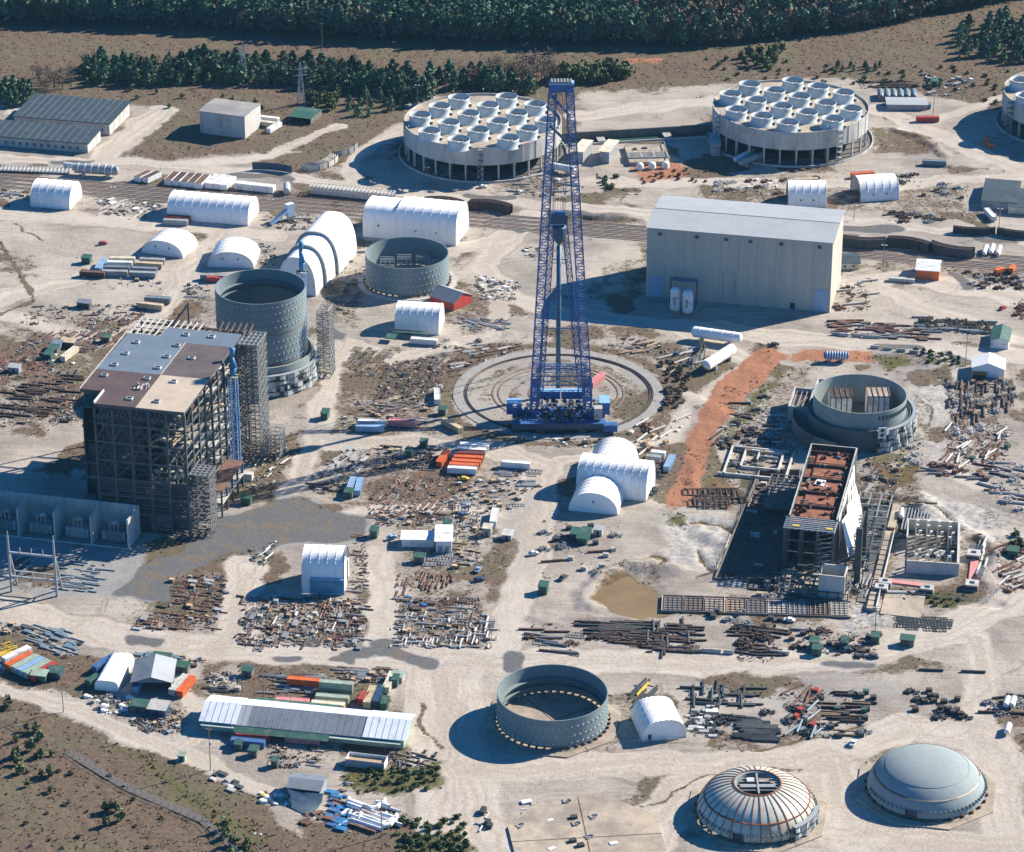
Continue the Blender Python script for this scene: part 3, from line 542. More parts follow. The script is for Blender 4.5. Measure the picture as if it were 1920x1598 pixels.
for x in (-6.2,6.2):
    for y in (-1.7,1.7): b=MB(); b.box(x-.15,x+.15,y-.15,y+.15,0,12.6,'dark_steel'); b.build('leg',t)
# flat dark roofed low halls top left
def lowhall(P1,P2,C,h,label,seams=10,roof='dark_roof',wall='concrete'):
    a,rz,w,d=base(P1,P2,C); t=thing('low_warehouse',label,'building',a,rz,'low warehouses'); b=MB(); b.box(0,w,0,d,-.2,h,wall)
    for i in range(int(w/4)): b.box(i*4+.8,i*4+2.4,-.05,-.003,h*.25,h*.6,'dark_concrete')
    b.build('walls',t); b=MB(); b.add([(-.8,-.8,h+.02),(w+.8,-.8,h+.02),(w+.8,d+.8,h+1.2),(-.8,d+.8,h+1.2),(-.8,-.8,h+.5),(w+.8,-.8,h+.5),(w+.8,d+.8,h+1.7),(-.8,d+.8,h+1.7)],[(3,2,1,0),(4,5,6,7),(0,1,5,4),(1,2,6,5),(2,3,7,6),(3,0,4,7)],roof)
    for i in range(1,seams): x=w*i/seams; b.bar((x,-.8,h+.55),(x,d+.8,h+1.76),.16,'slate_roof',.1)
    b.build('roof',t); return t
lowhall((28,238),(206,253),(249,216),6,'large low warehouse with dark ribbed roof at the upper left, the rear of two',14)
lowhall((-60,268),(165,287),(191,263),5,'long low warehouse with dark ribbed roof beside the dirt road, the front of two',16)
gable((376,249),(460,260),(487,236),12.3,12.9,'plain windowless grey block building with flat pale roof in the brown field','concrete','field_roof',name='block_building')
gable((543,229),(583,234),(606,217),3.2,4,'green-roofed open pavilion on the gravel beside the block building','dark_concrete','green_paint',name='pavilion',open_front=True)
gable((1840,390),(1905,395),(1990,360),4,4.8,'dark metal-roofed building behind another at the right edge','grey_paint','dark_roof')
gable((1890,400),(1960,405),(1965,370),3.5,4.2,'dark metal-roofed building in front of a similar one at the right edge','cream_paint','dark_roof')
gable((1572,505),(1612,505),(1622,487),3,4.2,'cream cabin with dark gabled roof beside the right end of the tan hall','cream_paint','dark_roof',wins=((.3,1,1,1,'glass_dark'),(.7,1,1,1,'glass_dark')))
gable((1822,706),(1882,710),(1872,690),4.2,7.,'white gabled marquee near the right edge','white_fabric','white_fabric',ax='y',name='marquee',dep=11)
gable((1663,206),(1738,207),(1742,194),3,3.6,'long grey shed in front of the row of round tanks beyond the right cooling tower','grey_paint','grey_roof')
gable((1717,523),(1760,526),(1765,506),4.6,6.4,'small white-roofed building with orange walls on the cleared yard right of the tan hall','orange_paint','white_paint')
gable((1857,652),(1890,655),(1897,630),3.6,5.2,'small building with green roof and orange end at the right edge','white_paint','green_paint',ax='y')
gable((753,1025),(814,1026),(816,1010),3.2,3.5,'long white flat-roofed site office','white_paint','white_paint',name='site_office')
gable((817,1037),(847,1037),(850,1007),5.2,5.6,'tall white site office joined to a long low one','white_paint','white_paint',name='site_office',doors=((.3,1.6,3,'grey_paint'),(.7,1.6,3,'grey_paint')))
gable((248,1300),(322,1300),(340,1258),4.5,6.8,'blue-grey gabled workshop with open dark front, lower left','bluegrey_paint','slate_roof',ax='y',roof2='grey_roof',name='workshop',open_front=True)
gable((540,1496),(600,1503),(622,1478),4.2,5.4,'small patched shed with grey and white stripes on its roof, blue tarpaulin hung in front','grey_paint','slate_roof',name='patched_shed',open_front=True)
gable((1075,304),(1093,306),(1086,282),6,6.6,'tall cream pump house right beside the crane','grey_paint','cream_paint',name='pump_house',dep=18,open_front=False)
gable((1124,304),(1142,306),(1136,282),6,6.6,'tall cream pump house standing alone between crane and concrete basin','grey_paint','cream_paint',name='pump_house',dep=18)
gable((1333,292),(1350,292),(1341,272),6,6.6,'grey pump house in the shadow under the right cooling tower','grey_paint','grey_roof',name='pump_house',dep=18)
# long segmented shed
a,rz,w,d=base((380,1367),(757,1404),(780,1364)); t=thing('long_shed','very long low shed with patchwork silver and grey roof at the lower left','building',a,rz); b=MB(); b.box(0,w,0,d,-.2,3.6,'lightgreen_paint'); b.build('walls',t)
hE,hR=3.6,6.6; f=[0,.17,.225,.64,.80,1.0]; mr=['light_roof','grey_roof','slate_roof','slate_roof','light_roof']; mb=['light_roof','light_roof','light_roof','light_roof','light_roof']
for k in range(5):
    x0,x1=w*f[k]-(1 if k==0 else 0),w*f[k+1]+(1 if k==4 else 0); hh=.25 if k in (0,4) else 0; b=MB()
    for (ya,za,yb,zb_,m) in ((-1.2,hE,d*.55,hR,mr[k]),(d*.55,hR,d+1,hE+.8,mb[k])):
        q=[(x0,ya,za+hh),(x1,ya,za+hh),(x1,yb,zb_+hh),(x0,yb,zb_+hh)]; b.add(q+[(x,y,z+.2) for x,y,z in q],[(3,2,1,0),(4,5,6,7),(0,1,5,4),(1,2,6,5),(2,3,7,6),(3,0,4,7)],m)
    i=x0+2.2
    while i<x1-1: b.bar((i,-1.2,hE+hh+.24),(i,d*.55,hR+hh+.24),.1,'grey_steel'); i+=2.4
    b.build('roof_section',t)
b=MB(); b.add([(w*.17,-4.5,2.6),(w*.64,-4.5,2.6),(w*.64,-1.2,3.5),(w*.17,-1.2,3.5),(w*.17,-4.5,2.75),(w*.64,-4.5,2.75),(w*.64,-1.2,3.65),(w*.17,-1.2,3.65)],[(3,2,1,0),(4,5,6,7),(0,1,5,4),(1,2,6,5),(2,3,7,6),(3,0,4,7)],'green_paint'); b.build('green_awning',t)
for x0,x1 in ((0,.17),(.64,.99)): b=MB(); b.box(w*x0,w*x1,-2.6,-.1,2.9,3.2,'mint_paint'); b.build('pale_awning',t)
b=MB(); b.add([(w*.2,d+1,4.4),(w*.62,d+1,4.4),(w*.62,d+4,3.6),(w*.2,d+4,3.6),(w*.2,d+1,4.55),(w*.62,d+1,4.55),(w*.62,d+4,3.75),(w*.2,d+4,3.75)],[(3,2,1,0),(4,5,6,7),(0,1,5,4),(1,2,6,5),(2,3,7,6),(3,0,4,7)],'green_paint'); b.build('rear_green_awning',t)
for q in (.70,.75,.84,.9,.96): b=MB(); b.box(w*q-.6,w*q+.6,-.06,-.003,1.2,2.1,'glass_dark' if q>.8 else 'white_paint'); b.build('window',t)
# ---------------- cooling towers ----------------
def cooling(cx,cy,fans,label,cell=16):
    c=at(cx,cy,17.2); t=thing('cooling_tower',label,'cooling tower',(c.x,c.y,0),0,'round cooling towers'); R=41.5
    n=20; seg=[]
    b=MB(); b.lathe([(R,8.4),(R,18.2),(R-.5,18.2),(R-.5,17.2)],60,'concrete'); 
    for k in range(30):
        an=2*math.pi*k/30; b.bar((R*math.cos(an)+.0,R*math.sin(an),8.4),(R*math.cos(an),R*math.sin(an),18.2),.35,'pale_concrete')
    b.build('drum_wall',t)
    b=MB(); b.lathe([(0,17.15),(R-.5,17.15)],60,'tan_concrete'); b.lathe([(0,8.5),(R,8.5)],60,'dark_concrete'); b.build('deck',t)
    for k in range(30):
        an=2*math.pi*(k+.5)/30; b=MB(); x,y=(R-.7)*math.cos(an),(R-.7)*math.sin(an); b.rbox(x,y,an,1.,.7,-.4,8.4,'pale_concrete'); b.build('column',t)
    b=MB()
    for k in range(5):
        for j in range(9):
            x=-32+j*8; y=-28+k*14
            if math.hypot(x,y)<34: b.box(x-.4,x+.4,y-6,y+6,0,8.4,'dark_concrete')
    b.build('inner_walls',t)
    b=MB(); b.lathe([(R+3,-.4),(R+3,.8),(R+2.4,.8),(R+2.4,-.4)],60,'concrete'); b.lathe([(0,-.1),(R+2.4,-.1)],48,'dark_concrete'); b.build('basin_rim',t)
    proto=None
    for (fx,fy) in fans:
        p=at(fx,fy,22.4); l=(p.x-c.x,p.y-c.y,17.15)
        if proto is None:
            b=MB(); b.lathe([(6.8,0),(6.1,.8),(5.6,1.9),(5.6,3.2),(5.9,4.7),(5.75,4.7),(5.4,3.2),(5.35,1.8),(5.6,.5)],28,'vessel_light'); ms=b.mesh('fan_stack',True); ms.materials[0]=MATS['fan_shroud']
            b=MB(); b.tube((0,0,0),(0,0,2.6),.7,'dark_steel',10)
            for k in range(3):
                an=2.1*k+.4; b.bar((0,0,2.7),(4.6*math.cos(an),4.6*math.sin(an),2.9),.75,'white_steel',.12)
            b.tube((0,0,2.5),(0,0,3.1),.55,'white_paint',8); mf=b.mesh('fan'); b=MB(); b.tube((5.6,-2.2,.9),(6.6,-2.9,.9),.7,'dark_steel',8); b.bar((5.2,-2,.9),(1,0,2.2),.25,'grey_steel'); mg=b.mesh('drive_shaft'); proto=1
        s=place('fan_stack',ms,None,None,l,parent=t); place('fan',mf,None,None,(0,0,0),parent=s); place('drive_shaft',mg,None,None,(0,0,0),parent=s)
    def stair(an):
        b=MB()
        x,y=(R+2)*math.cos(an),(R+2)*math.sin(an)
        for dx in (-1.4,1.4):
            for dy in (-1.2,1.2): b.bar((x+dx,y+dy,-.2),(x+dx,y+dy,19),.2,'grey_steel')
        for z in range(0,18,3):
            b.box(x-1.5,x+1.5,y-1.3,y+1.3,z+2.8,z+2.9,'grey_steel'); b.bar((x-1.3,y-1.2,z),(x+1.3,y-1.2,z+2.9),.3,'grey_steel')
        b.build('stair_tower',t)
    stair(-math.pi/2-.02 if cx<1200 else -1.02)
    if cx>1200: stair(-2.75)
    b=MB()
    for k in range(16): an=2*math.pi*k/16; b.tube((R*math.cos(an),R*math.sin(an),18.2),(R*math.cos(an),R*math.sin(an),20.6),.09,'grey_steel',5); b.tube((R*math.cos(an),R*math.sin(an),20.4),(R*math.cos(an),R*math.sin(an),20.8),.28,'white_paint',6)
    b.build('deck_lamps',t); return t
M('fan_shroud',(.44,.50,.52),.6,.10,.25,dirt=(.34,.38,.39),dm=.3,streak=.4)
A1=[(661,540),(929,535),(553,588),(825,582),(1091,577),(442,638),(715,630),(987,626),(604,680),(880,674),(1150,668),(495,728),(770,722),(1046,716),(660,775),(938,767)]
A2=[(377,465),(621,445),(270,520),(518,500),(763,478),(412,555),(658,532),(906,512),(303,608),(556,588),(804,570),(447,643),(700,623),(949,603),(592,680),(846,660)]
cooling(905,228,[(640+x/3,y/3) for x,y in A1],'large round cooling tower with fan stacks standing partly behind the tall blue crane')
cooling(1483,201,[(1280+x/3,y/3) for x,y in A2],'large round cooling tower with fan stacks at the upper right, fully visible')
cooling(2027,175,[(2027-1483+1280+x/3,y/3-26) for x,y in A2],'large round cooling tower cut off by the right edge of the photo')
# ---------------- steel containment rings and domes ----------------
def lugs(b,R,zs,n=56,m='lug_white',s=.34,off=0):
    for r_,z in enumerate(zs):
        for k in range(n):
            an=2*math.pi*(k+.5*((r_+off)%2))/n; b.rbox(R*math.cos(an)*(1+.18/R),R*math.sin(an)*(1+.18/R),an,.35,s,z,z+s,m)
def ringshell(t,R,z0,z1,zs,m='vessel_steel',bracket=True,seam=()):
    b=MB(); b.lathe([(R,z0),(R,z1),(R-.35,z1),(R-.35,z0),(R,z0)],80,m); lugs(b,R,zs)
    for z in seam: b.lathe([(R+.02,z),(R+.14,z+.05),(R+.14,z+.3),(R+.02,z+.35)],80,'rust')
    o=b.build('shell_wall',t)
    if bracket:
        b=MB(); zb=z1-5.2; b.lathe([(R-.4,zb),(R-1.9,zb),(R-1.9,zb-.25),(R-.4,zb-.25)],72,m)
        b.lathe([(R-1.6,zb-2.6),(R-1.9,zb-2.6),(R-1.9,zb-2.9),(R-.4,zb-2.9)],72,m)
        for k in range(60): an=2*math.pi*k/60; b.bar(((R-.4)*math.cos(an),(R-.4)*math.sin(an),zb-2.8),((R-1.8)*math.cos(an),(R-1.8)*math.sin(an),zb-.1),.28,m)
        b.build('inner_walkway',t)
c=at(1036,1298,11.9); t=thing('steel_ring','open grey-green steel ring lying on a round concrete pad in the foreground','steel ring',(c.x,c.y,0),0,'open steel containment rings')
ringshell(t,19.9,.9,11.9,(2.2,5.1,8.6))
def pedestal(t,R,n=44):
    b=MB(); b.lathe([(R-1.6,-.2),(R-1.6,.35),(R+1.7,.35),(R+1.7,-.3)],64,'tan_concrete'); b.build('pad_ring',t); b=MB(); b.rbox(0,0,0,1.9,.35,.35,1.,'dark_rust'); b.rbox(.9,0,0,.5,.7,.35,1.4,'rust'); sb=b.mesh('support_block')
    for k in range(n): an=2*math.pi*k/n; place('support_block',sb,None,None,(R*math.cos(an),R*math.sin(an),0),an,parent=t)
def octpad(c,R,label,rot=.2,m='tan_concrete',z=.16,mark=True,n=8):
    t=thing('concrete_pad',label,'concrete pad',(c[0],c[1],0),rot,'polygonal concrete pads'); b=MB(); pts=[(R*math.cos(2*math.pi*k/n),R*math.sin(2*math.pi*k/n)) for k in range(n)]
    b.poly(pts,-.5,z,m); b.build('slab',t)
    b=MB()
    for an in (.35,.35+math.pi/2): b.rbox(0,0,an,2*R*.93,.45,z+.004,z+.03,'rust'); 
    b.build('joint',t); return t
pedestal(t,19.9); octpad((c.x,c.y),25.5,'dark stained concrete pad under the open steel ring',m='tan_concrete')
c=at(763,474,14.6); t=thing('steel_ring','open grey-green steel ring behind the railway yard, with scaffold inside','steel ring',(c.x,c.y,0),0,'open steel containment rings')
ringshell(t,19.8,.8,14.6,(2.2,5.4,8.6,11.6),bracket=False); pedestal(t,19.8,40); b=MB()
for x0,y0 in ((-13,6),(-5,9),(4,8),(10,3)):
    for i in range(4):
        for j in range(2): b.bar((x0+i*2.2,y0+j*2.2,0),(x0+i*2.2,y0+j*2.2,9),.2,'galvanised')
    for z in (2.5,5,7.5,9):
        b.bar((x0,y0,z),(x0+6.6,y0,z),.2,'galvanised'); b.bar((x0,y0+2.2,z),(x0+6.6,y0+2.2,z),.2,'galvanised')
b.build('inner_scaffold',t); c2=c
octpad((c.x,c.y),24,'round concrete pad under the steel ring behind the crane yard',m='concrete',z=.15,n=16)
# left tall vessel
c=at(488,537,43); t=thing('containment_vessel','tall grey-green riveted steel vessel, open at the top, beside the steel frame building','containment vessel',(c.x,c.y,0),0)
ringshell(t,19.9,9,43,(12,15,18,21,24,31,34,37.5,40.6),seam=(28,13.2))
b=MB(); b.lathe([(19.6,20),(17.6,20),(17.6,19.4),(19.6,19.4)],72,'vessel_light'); b.lathe([(0,12),(19.5,12)],64,'dark_concrete'); b.build('inner_ledge',t)
RO=22.6
b=MB(); b.lathe([(RO,-.3),(RO,13.5),(RO-.9,13.5),(RO-.9,-.3)],80,'vessel_light'); b.lathe([(RO-.8,13.2),(19.9,12.2)],80,'maroon_paint'); b.build('outer_shell',t)
def wrap_scaff(t,R,levels,z0,a0,a1,sheet=True,dz=2.6,n=40):
    rr=random.Random(3); b=MB()
    for k in range(n+1):
        an=a0+(a1-a0)*k/n
        for r in (R+.5,R+2.2): b.bar((r*math.cos(an),r*math.sin(an),z0),(r*math.cos(an),r*math.sin(an),z0+levels*dz),.16,'scaffold')
    for l in range(levels+1): z=z0+l*dz; b.lathe([(R+.5,z),(R+2.3,z),(R+2.3,z-.18),(R+.5,z-.18)],n,'scaffold' if l%2 else 'galvanised',a0=a0,a1=a1)
    for l in range(levels):
        for k in range(0,n,2):
            u=a0+(a1-a0)*k/n;v=a0+(a1-a0)*(k+1)/n; b.bar(((R+2.2)*math.cos(u),(R+2.2)*math.sin(u),z0+l*dz),((R+2.2)*math.cos(v),(R+2.2)*math.sin(v),z0+(l+1)*dz),.12,'scaffold')
    b.build('scaffold_ring',t)
    if sheet:
        b=MB()
        for l in range(levels):
            for k in range(n):
                if rr.random()<.88:
                    u=a0+(a1-a0)*k/n;v=a0+(a1-a0)*(k+1)/n; ra=R+2.5+.35*math.sin(k*1.7+l); rb=R+2.5+.35*math.sin((k+1)*1.7+l); za=z0+l*dz+.5+.5*math.sin(k*.9+l*2); zb_=z0+(l+1)*dz-.15-.2*math.sin(k*.6+l)
                    b.add([(ra*math.cos(u),ra*math.sin(u),za),(rb*math.cos(v),rb*math.sin(v),z0+l*dz+.5+.5*math.sin((k+1)*.9+l*2)),(rb*math.cos(v)*.995,rb*math.sin(v)*.995,zb_),(ra*math.cos(u)*.995,ra*math.sin(u)*.995,zb_)],[(0,1,2,3)],'plastic_sheet')
        b.build('plastic_sheeting',t)
wrap_scaff(t,RO,4,0,-1.9,.9)
LV=c
c=at(1613,738,17); t=thing('containment_vessel','low grey steel vessel with white rooms inside, above the rust-red turbine deck','containment vessel',(c.x,c.y,0),0)
b=MB(); R=19.9; b.lathe([(R,2),(R,17),(R-.35,17),(R-.35,2)],80,'vessel_light'); b.build('shell_wall',t); RV=c
b=MB(); b.lathe([(22.2,-.3),(22.2,9.8),(21.6,9.8),(21.6,9.2),(19.9,9.1)],80,'shell_shaded'); b.build('outer_shell',t)  # shade on this shell is put into its colour, darker than the bare steel
b=MB()
for an in np.arange(-1.25,-.05,.085): b.rbox(20.05*math.cos(an),20.05*math.sin(an),an,.25,.7,13.4,15.1,'glass_dark')
b.build('slots',t)
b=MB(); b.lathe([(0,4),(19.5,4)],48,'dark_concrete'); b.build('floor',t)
r_=MB()
def room(b,x0,x1,y0,y1,z0,z1,m,mt):
    b.box(x0,x1,y0,y1,z0,z1,m,mt)
    k=x0
    while k<x1+.1: b.box(k-.2,k+.2,y0-.15,y0-.01,z0,z1,'dark_steel'); k+=(x1-x0)/4
    for z in (z1-.5,): b.box(x0-.2,x1+.2,y0-.2,y0-.16,z,z+.4,'rust')
    for q in range(5): xx=x0+(x1-x0)*q/4; b.box(xx-.2,xx+.2,y0,y1,z1+.01,z1+.3,'rust')
room(r_,-12.5,-3,1,10,4,14.8,'white_paint','dark_rust'); r_.build('inner_room',t); r_=MB(); room(r_,3.5,13,1,10,4,15.2,'white_paint','tan_concrete'); r_.build('inner_room',t)
r_=MB(); room(r_,-13,13,-13,-10.4,4,12.6,'cream_paint','dark_rust'); r_.build('inner_room',t)
wrap_scaff(t,22.2,4,0,-1.35,.75)
b=MB(); an=-1.32; b.rbox(24*math.cos(an)+1.2,24*math.sin(an)-1,an+math.pi/2,3.6,.3,7.5,12.5,'white_paint'); wb=b.build('white_panel',t); b=MB()
for z in (9,11.2): b.rbox(24*math.cos(an)+1.2,24*math.sin(an)-1.2,an+math.pi/2,1.5,.12,z-.75,z+.75,'glass_dark')
b.build('opening',wb)
# annex blocks around the right vessel
t=thing('auxiliary_building','dark unfinished concrete annex wrapped around the left and rear of the low right vessel','building',(c.x,c.y,0),GA); b=MB()
b.lathe([(28.5,-.3),(28.5,6),(27.8,6),(27.8,-.3)],30,'dark_concrete',a0=2.3,a1=4.5); b.build('curved_wall',t)
for q,(x0,x1,y0,y1,h) in enumerate([(-31,-22,2,22,7),(-22,-4,22,31,8),(-4,16,24,31,5)]):
    b=MB(); b.box(x0,x1,y0,y0+.7,-.2,h,'concrete'); b.box(x0,x1,y1-.7,y1,-.2,h,'concrete'); b.box(x0,x0+.7,y0+.7,y1-.7,-.2,h,'concrete'); b.box(x1-.7,x1,y0+.7,y1-.7,-.2,h,'concrete'); b.box(x0+.7,x1-.7,y0+.7,y1-.7,h-2.5,h-2.2,'dark_rust')
    k=x0+1.5
    while k<x1-1: b.box(k,k+.25,y0+.7,y1-.7,h-1.2,h-.9,'grey_steel'); k+=2.2
    b.build('roofless_room',t)
b=MB(); rr=random.Random(9)
for k in range(60): x=-30+rr.random()*24; y=-26+rr.random()*3; b.bar((x,y,-.1),(x+rr.uniform(-.3,.3),y,rr.uniform(2,6.5)),.14,'scaffold')
b.build('rebar_stubs',t)
# domes
M('dome_seam',(.205,.25,.245),.85,.1,.5); M('dome_pale',(.47,.50,.44),.5,.1,.15,dirt=(.40,.30,.2),dm=.3,streak=.4)
def dome(cx,cy,label,ribbed):
    c=at(cx,cy,0); t=thing('dome_head',label,'steel dome',(c.x,c.y,0),0,'steel containment domes'); R=20.4; Hh=11.5
    def prof(k0,k1,n): return [(R*math.cos(math.pi/2*k/24)**.85 if k<24 else 0,1.1+Hh*math.sin(math.pi/2*k/24)) for k in np.linspace(k0,k1,n)]
    if ribbed:
        b=MB(); b.lathe(prof(0,8,7),64,'dome_pale'); b.build('lower_course',t,True)
        b=MB(); b.lathe(prof(8,18.8,8),64,'dome_pale'); ro=b.build('upper_course',t,True)
        b=MB(); pr=prof(0,18.8,12)
        for k in range(36):
            an=2*math.pi*k/36; q=[((r+.06)*math.cos(an),(r+.06)*math.sin(an),z+.06) for r,z in pr]
            for i in range(len(q)-1): b.bar(q[i],q[i+1],.30 if k%3==0 else .2,'rust_orange')
        for kk in (8,18.8):
            r,z=prof(kk,kk+.01,2)[0]; b.lathe([(r+.2,z-.3),(r+.25,z+.25),(r-.15,z+.3)],64,'rust_orange')
        b.build('rusty_ribs',t)
        b=MB(); r,z=prof(18.8,18.9,2)[0]; b.lathe([(r,z),(r-.8,z-.2),(r-1,z-2)],48,'vessel_light')
        for i in range(-2,3): b.bar((-r,i*1.8,z-.6),(r,i*1.8,z-.6),.25,'galvanised'); 
        b.box(-r*.75,r*.75,-2.1,-.6,z-.4,z-.2,'grey_steel'); b.box(-.2,.4,-r*.8,r*.8,z-.15,z,'grey_steel'); b.box(-3.5,-1,1,3.6,z-.3,z,'white_steel'); b.build('top_opening_staging',t)
        wrap_scaff(t,R-1,2,.4,-1.0,-.2,True,2.6,14)
    else:
        b=MB(); b.lathe(prof(0,8,7),64,'dome_steel'); b.build('lower_course',t,True); b=MB(); b.lathe(prof(8,24,12),64,'dome_steel'); b.build('cap',t,True); b=MB()
        for kk in (13,): r,z=prof(kk,kk+.01,2)[0]; b.lathe([(r+.03,z-.04),(r+.05,z+.1)],64,'dome_seam')
        b.build('weld_seams',t)
        b=MB(); r,z=prof(8,8.01,2)[0]; b.lathe([(r+.12,z-.35),(r+.3,z),(r-.1,z+.25)],40,'rust_orange',a0=2.4,a1=4.2); b.lathe([(r+.12,z-.35),(r+.2,z),(r-.1,z+.25)],40,'beige_paint',a0=4.2,a1=5.9); b.lathe([(r+.12,z-.35),(r+.3,z),(r-.1,z+.25)],40,'rust_orange',a0=-.1,a1=.6); b.build('seam_band',t)
    b=MB(); r,z=prof(3.2,3.3,2)[0]; b.rbox(0,0,0,.9,.25,-.6,.5,'vessel_steel'); lm=b.mesh('lug')
    for k in range(40): an=-2.9+k*.085; place('lug',lm,None,None,((r+.35)*math.cos(an),(r+.35)*math.sin(an),z),an,parent=t)
    b=MB(); an=-1.95; b.rbox((R-.6)*math.cos(an),(R-.6)*math.sin(an),an,2.2,3.8,.2,3.4,'glass_dark'); b.build('doorway',t)
    pedestal(t,20.2,30); octpad((c.x,c.y),25.6,'tan concrete pad under the '+('rust-streaked ribbed dome' if ribbed else 'smooth grey dome')); return t
dome(1418,1524,'grey steel dome with rusty ribs and an open top full of staging',True)
dome(1736,1481,'smooth grey steel dome with a closed cap',False)
octpad(tuple(at(1100,1572)[:2]),27.5,'empty stained octagonal concrete pad at the bottom edge',rot=-.25,z=.3)
# ---------------- unfinished steel turbine building (left) ----------------
RZ=55.
fr=at(346,772,RZ); fl=at(176,757,RZ); br=at(450,629,RZ)
uu=Vector((math.cos(GA),math.sin(GA),0)); vv=Vector((-uu.y,uu.x,0))
t=thing('turbine_building','huge unfinished steel frame building with patchwork blue, maroon and cream roof','building',(fl.x,fl.y,0),GA); TB=t
def loc(p): d=Vector((p.x-fl.x,p.y-fl.y,0)); return d.dot(uu),d.dot(vv)
WW=loc(fr)[0]; DD=loc(br)[1]+1; LL=loc(at(149,731,RZ))[0]; NY_=loc(at(195,734,RZ))[1]
YB=loc(at(245,632,RZ))[1]
ym=loc(at(245,698,RZ))[1]; xm=loc(at(300,705,RZ))[0]; yc=ym
def ptr(px,py): return loc(at(px,py,RZ))
rm=[('roof_membrane','membrane_maroon',[(0,0),(xm,0),(xm,yc),(LL,yc),(LL,NY_),(0,NY_)]),('roof_membrane','membrane_cream',[(xm,0),(WW,0),(WW,yc),(xm,yc)]),
 ('roof_membrane','membrane_brown',[(xm,yc),(WW,yc),(WW,yc+32),(xm,yc+32)]),('roof_membrane','membrane_blue',[(LL,yc),(xm,yc),(xm,yc+32),(WW,yc+32),(WW,DD),(xm-12,DD),(xm-12,DD-9),(LL+1,DD-9)])]
b=MB(); b.poly([(0,0),(WW,0),(WW,DD),(xm-12,DD),(xm-12,DD-9),(LL,DD-9),(LL,NY_),(0,NY_)],RZ-1.4,RZ-.2,'frame_steel','membrane_brown'); rf=b.build('roof',t)
for nm,m,pts in rm: b=MB(); b.poly(pts,RZ-.2,RZ+(.1 if m!='membrane_blue' else .12),m); b.build(nm,rf)
b=MB(); b.box(-.25,.25,0,NY_,RZ+.1,RZ+.9,'white_paint'); b.box(LL-.3,LL,NY_,DD-9,RZ+.1,RZ+.5,'white_steel'); b.box(xm-.15,xm+.15,yc,yc+32,RZ+.12,RZ+.4,'white_steel'); b.build('parapet',rf)
for px,py in [(256,643),(236,664),(215,685),(349,629),(397,633),(332,649),(313,670),(296,691),(360,673),(196,705),(276,711),(243,749),(326,717),(294,754)]:
    x,y=ptr(px,py); b=MB(); b.box(x-1.3,x+1.3,y-1.1,y+1.1,RZ+.12,RZ+.8,'white_steel'); b.box(x-1,x+1,y-.8,y+.8,RZ+.8,RZ+.85,'glass_dark'); b.build('roof_hatch',rf)
x,y=ptr(265,728); b=MB(); rr=random.Random(2)
for k in range(12): b.rbox(x+rr.uniform(-2.5,2.5),y+rr.uniform(-1.8,1.8),rr.random()*3,rr.uniform(.8,2.4),.4,RZ+.1,RZ+rr.uniform(.4,1.6),'white_steel'); 
b.build('roof_equipment',rf)
# columns, floor beams, bracing
xs=[0]+[WW*i/5 for i in range(1,6)]; xsl=[LL]+xs; ys=[DD*i/9 for i in range(10)]; lv=[0,8,15.5,23,31,39,47,RZ-1.4]
for yi,y in enumerate(ys):
    for xi,x in enumerate(xsl):
        if xi==0 and y<NY_: continue
        edge=xi in (0,1,len(xsl)-1) or yi in (0,len(ys)-1)
        if not edge and (xi+yi)%2: continue
        b=MB(); b.box(x-.45,x+.45,y-.45,y+.45,-.3,RZ-1.4,'frame_steel'); b.build('column',t)
for k,z in enumerate(lv[1:-1]):
    b=MB()
    for y in ys:
        x0=LL if y>NY_ else 0
        b.box(x0,WW,y-.25,y+.25,z-.9,z,'frame_steel')
    for x in xsl: b.box(x-.25,x+.25,(NY_ if x==LL else 0),DD,z-.85,z-.05,'frame_steel')
    for q in range(1,28): xx=WW*q/28; 
    b.build('floor_beams',t)
for (z,x0,x1,y0,y1,m) in [(8,LL,WW,0,DD,'dark_concrete'),(15.5,LL,WW*.75,NY_,DD,'concrete'),(15.5,WW*.75,WW,DD*.5,DD,'concrete'),(23,LL,WW*.45,10,DD,'dark_concrete'),(23,WW*.45,WW,DD*.42,DD,'pale_concrete'),(31,LL,WW*.3,14,DD,'dark_concrete'),(31,WW*.3,WW,DD*.28,DD*.9,'pale_concrete'),(39,LL,WW*.5,20,DD,'concrete'),(39,WW*.62,WW,4,DD*.75,'tan_concrete'),(47,LL,WW*.35,NY_,DD*.8,'dark_concrete'),(47,WW*.7,WW,DD*.4,DD,'pale_concrete')]:
    b=MB(); b.box(x0,x1,y0,y1,z+.02,z+.35,m); b.build('floor_slab',t)
rr=random.Random(7); b=MB()
for i in range(5):
    for k in range(len(lv)-1):
        x0,x1=xs[i],xs[i+1]; z0,z1=lv[k],lv[k+1]-.8; r=rr.random()
        if r<.35: b.bar((x0,0,z0),(x1,0,z1),.4,'frame_steel')
        elif r<.6: b.bar((x0,0,z0),((x0+x1)/2,0,z1),.4,'frame_steel'); b.bar(((x0+x1)/2,0,z1),(x1,0,z0),.4,'frame_steel')
        for q in (.33,.66): b.bar((x0,-.02,z0+(z1-z0)*q),(x1,-.02,z0+(z1-z0)*q),.22,'frame_steel')
for i in range(9):
    for k in range(len(lv)-1):
        y0,y1=ys[i],ys[i+1]; z0,z1=lv[k],lv[k+1]-.8; r=rr.random()
        if r<.4: b.bar((WW,y0,z0),(WW,y1,z1),.4,'frame_steel')
        if r>.3: b.bar((WW+.02,y0,(z0+z1)/2),(WW+.02,y1,(z0+z1)/2),.3,'grey_steel')
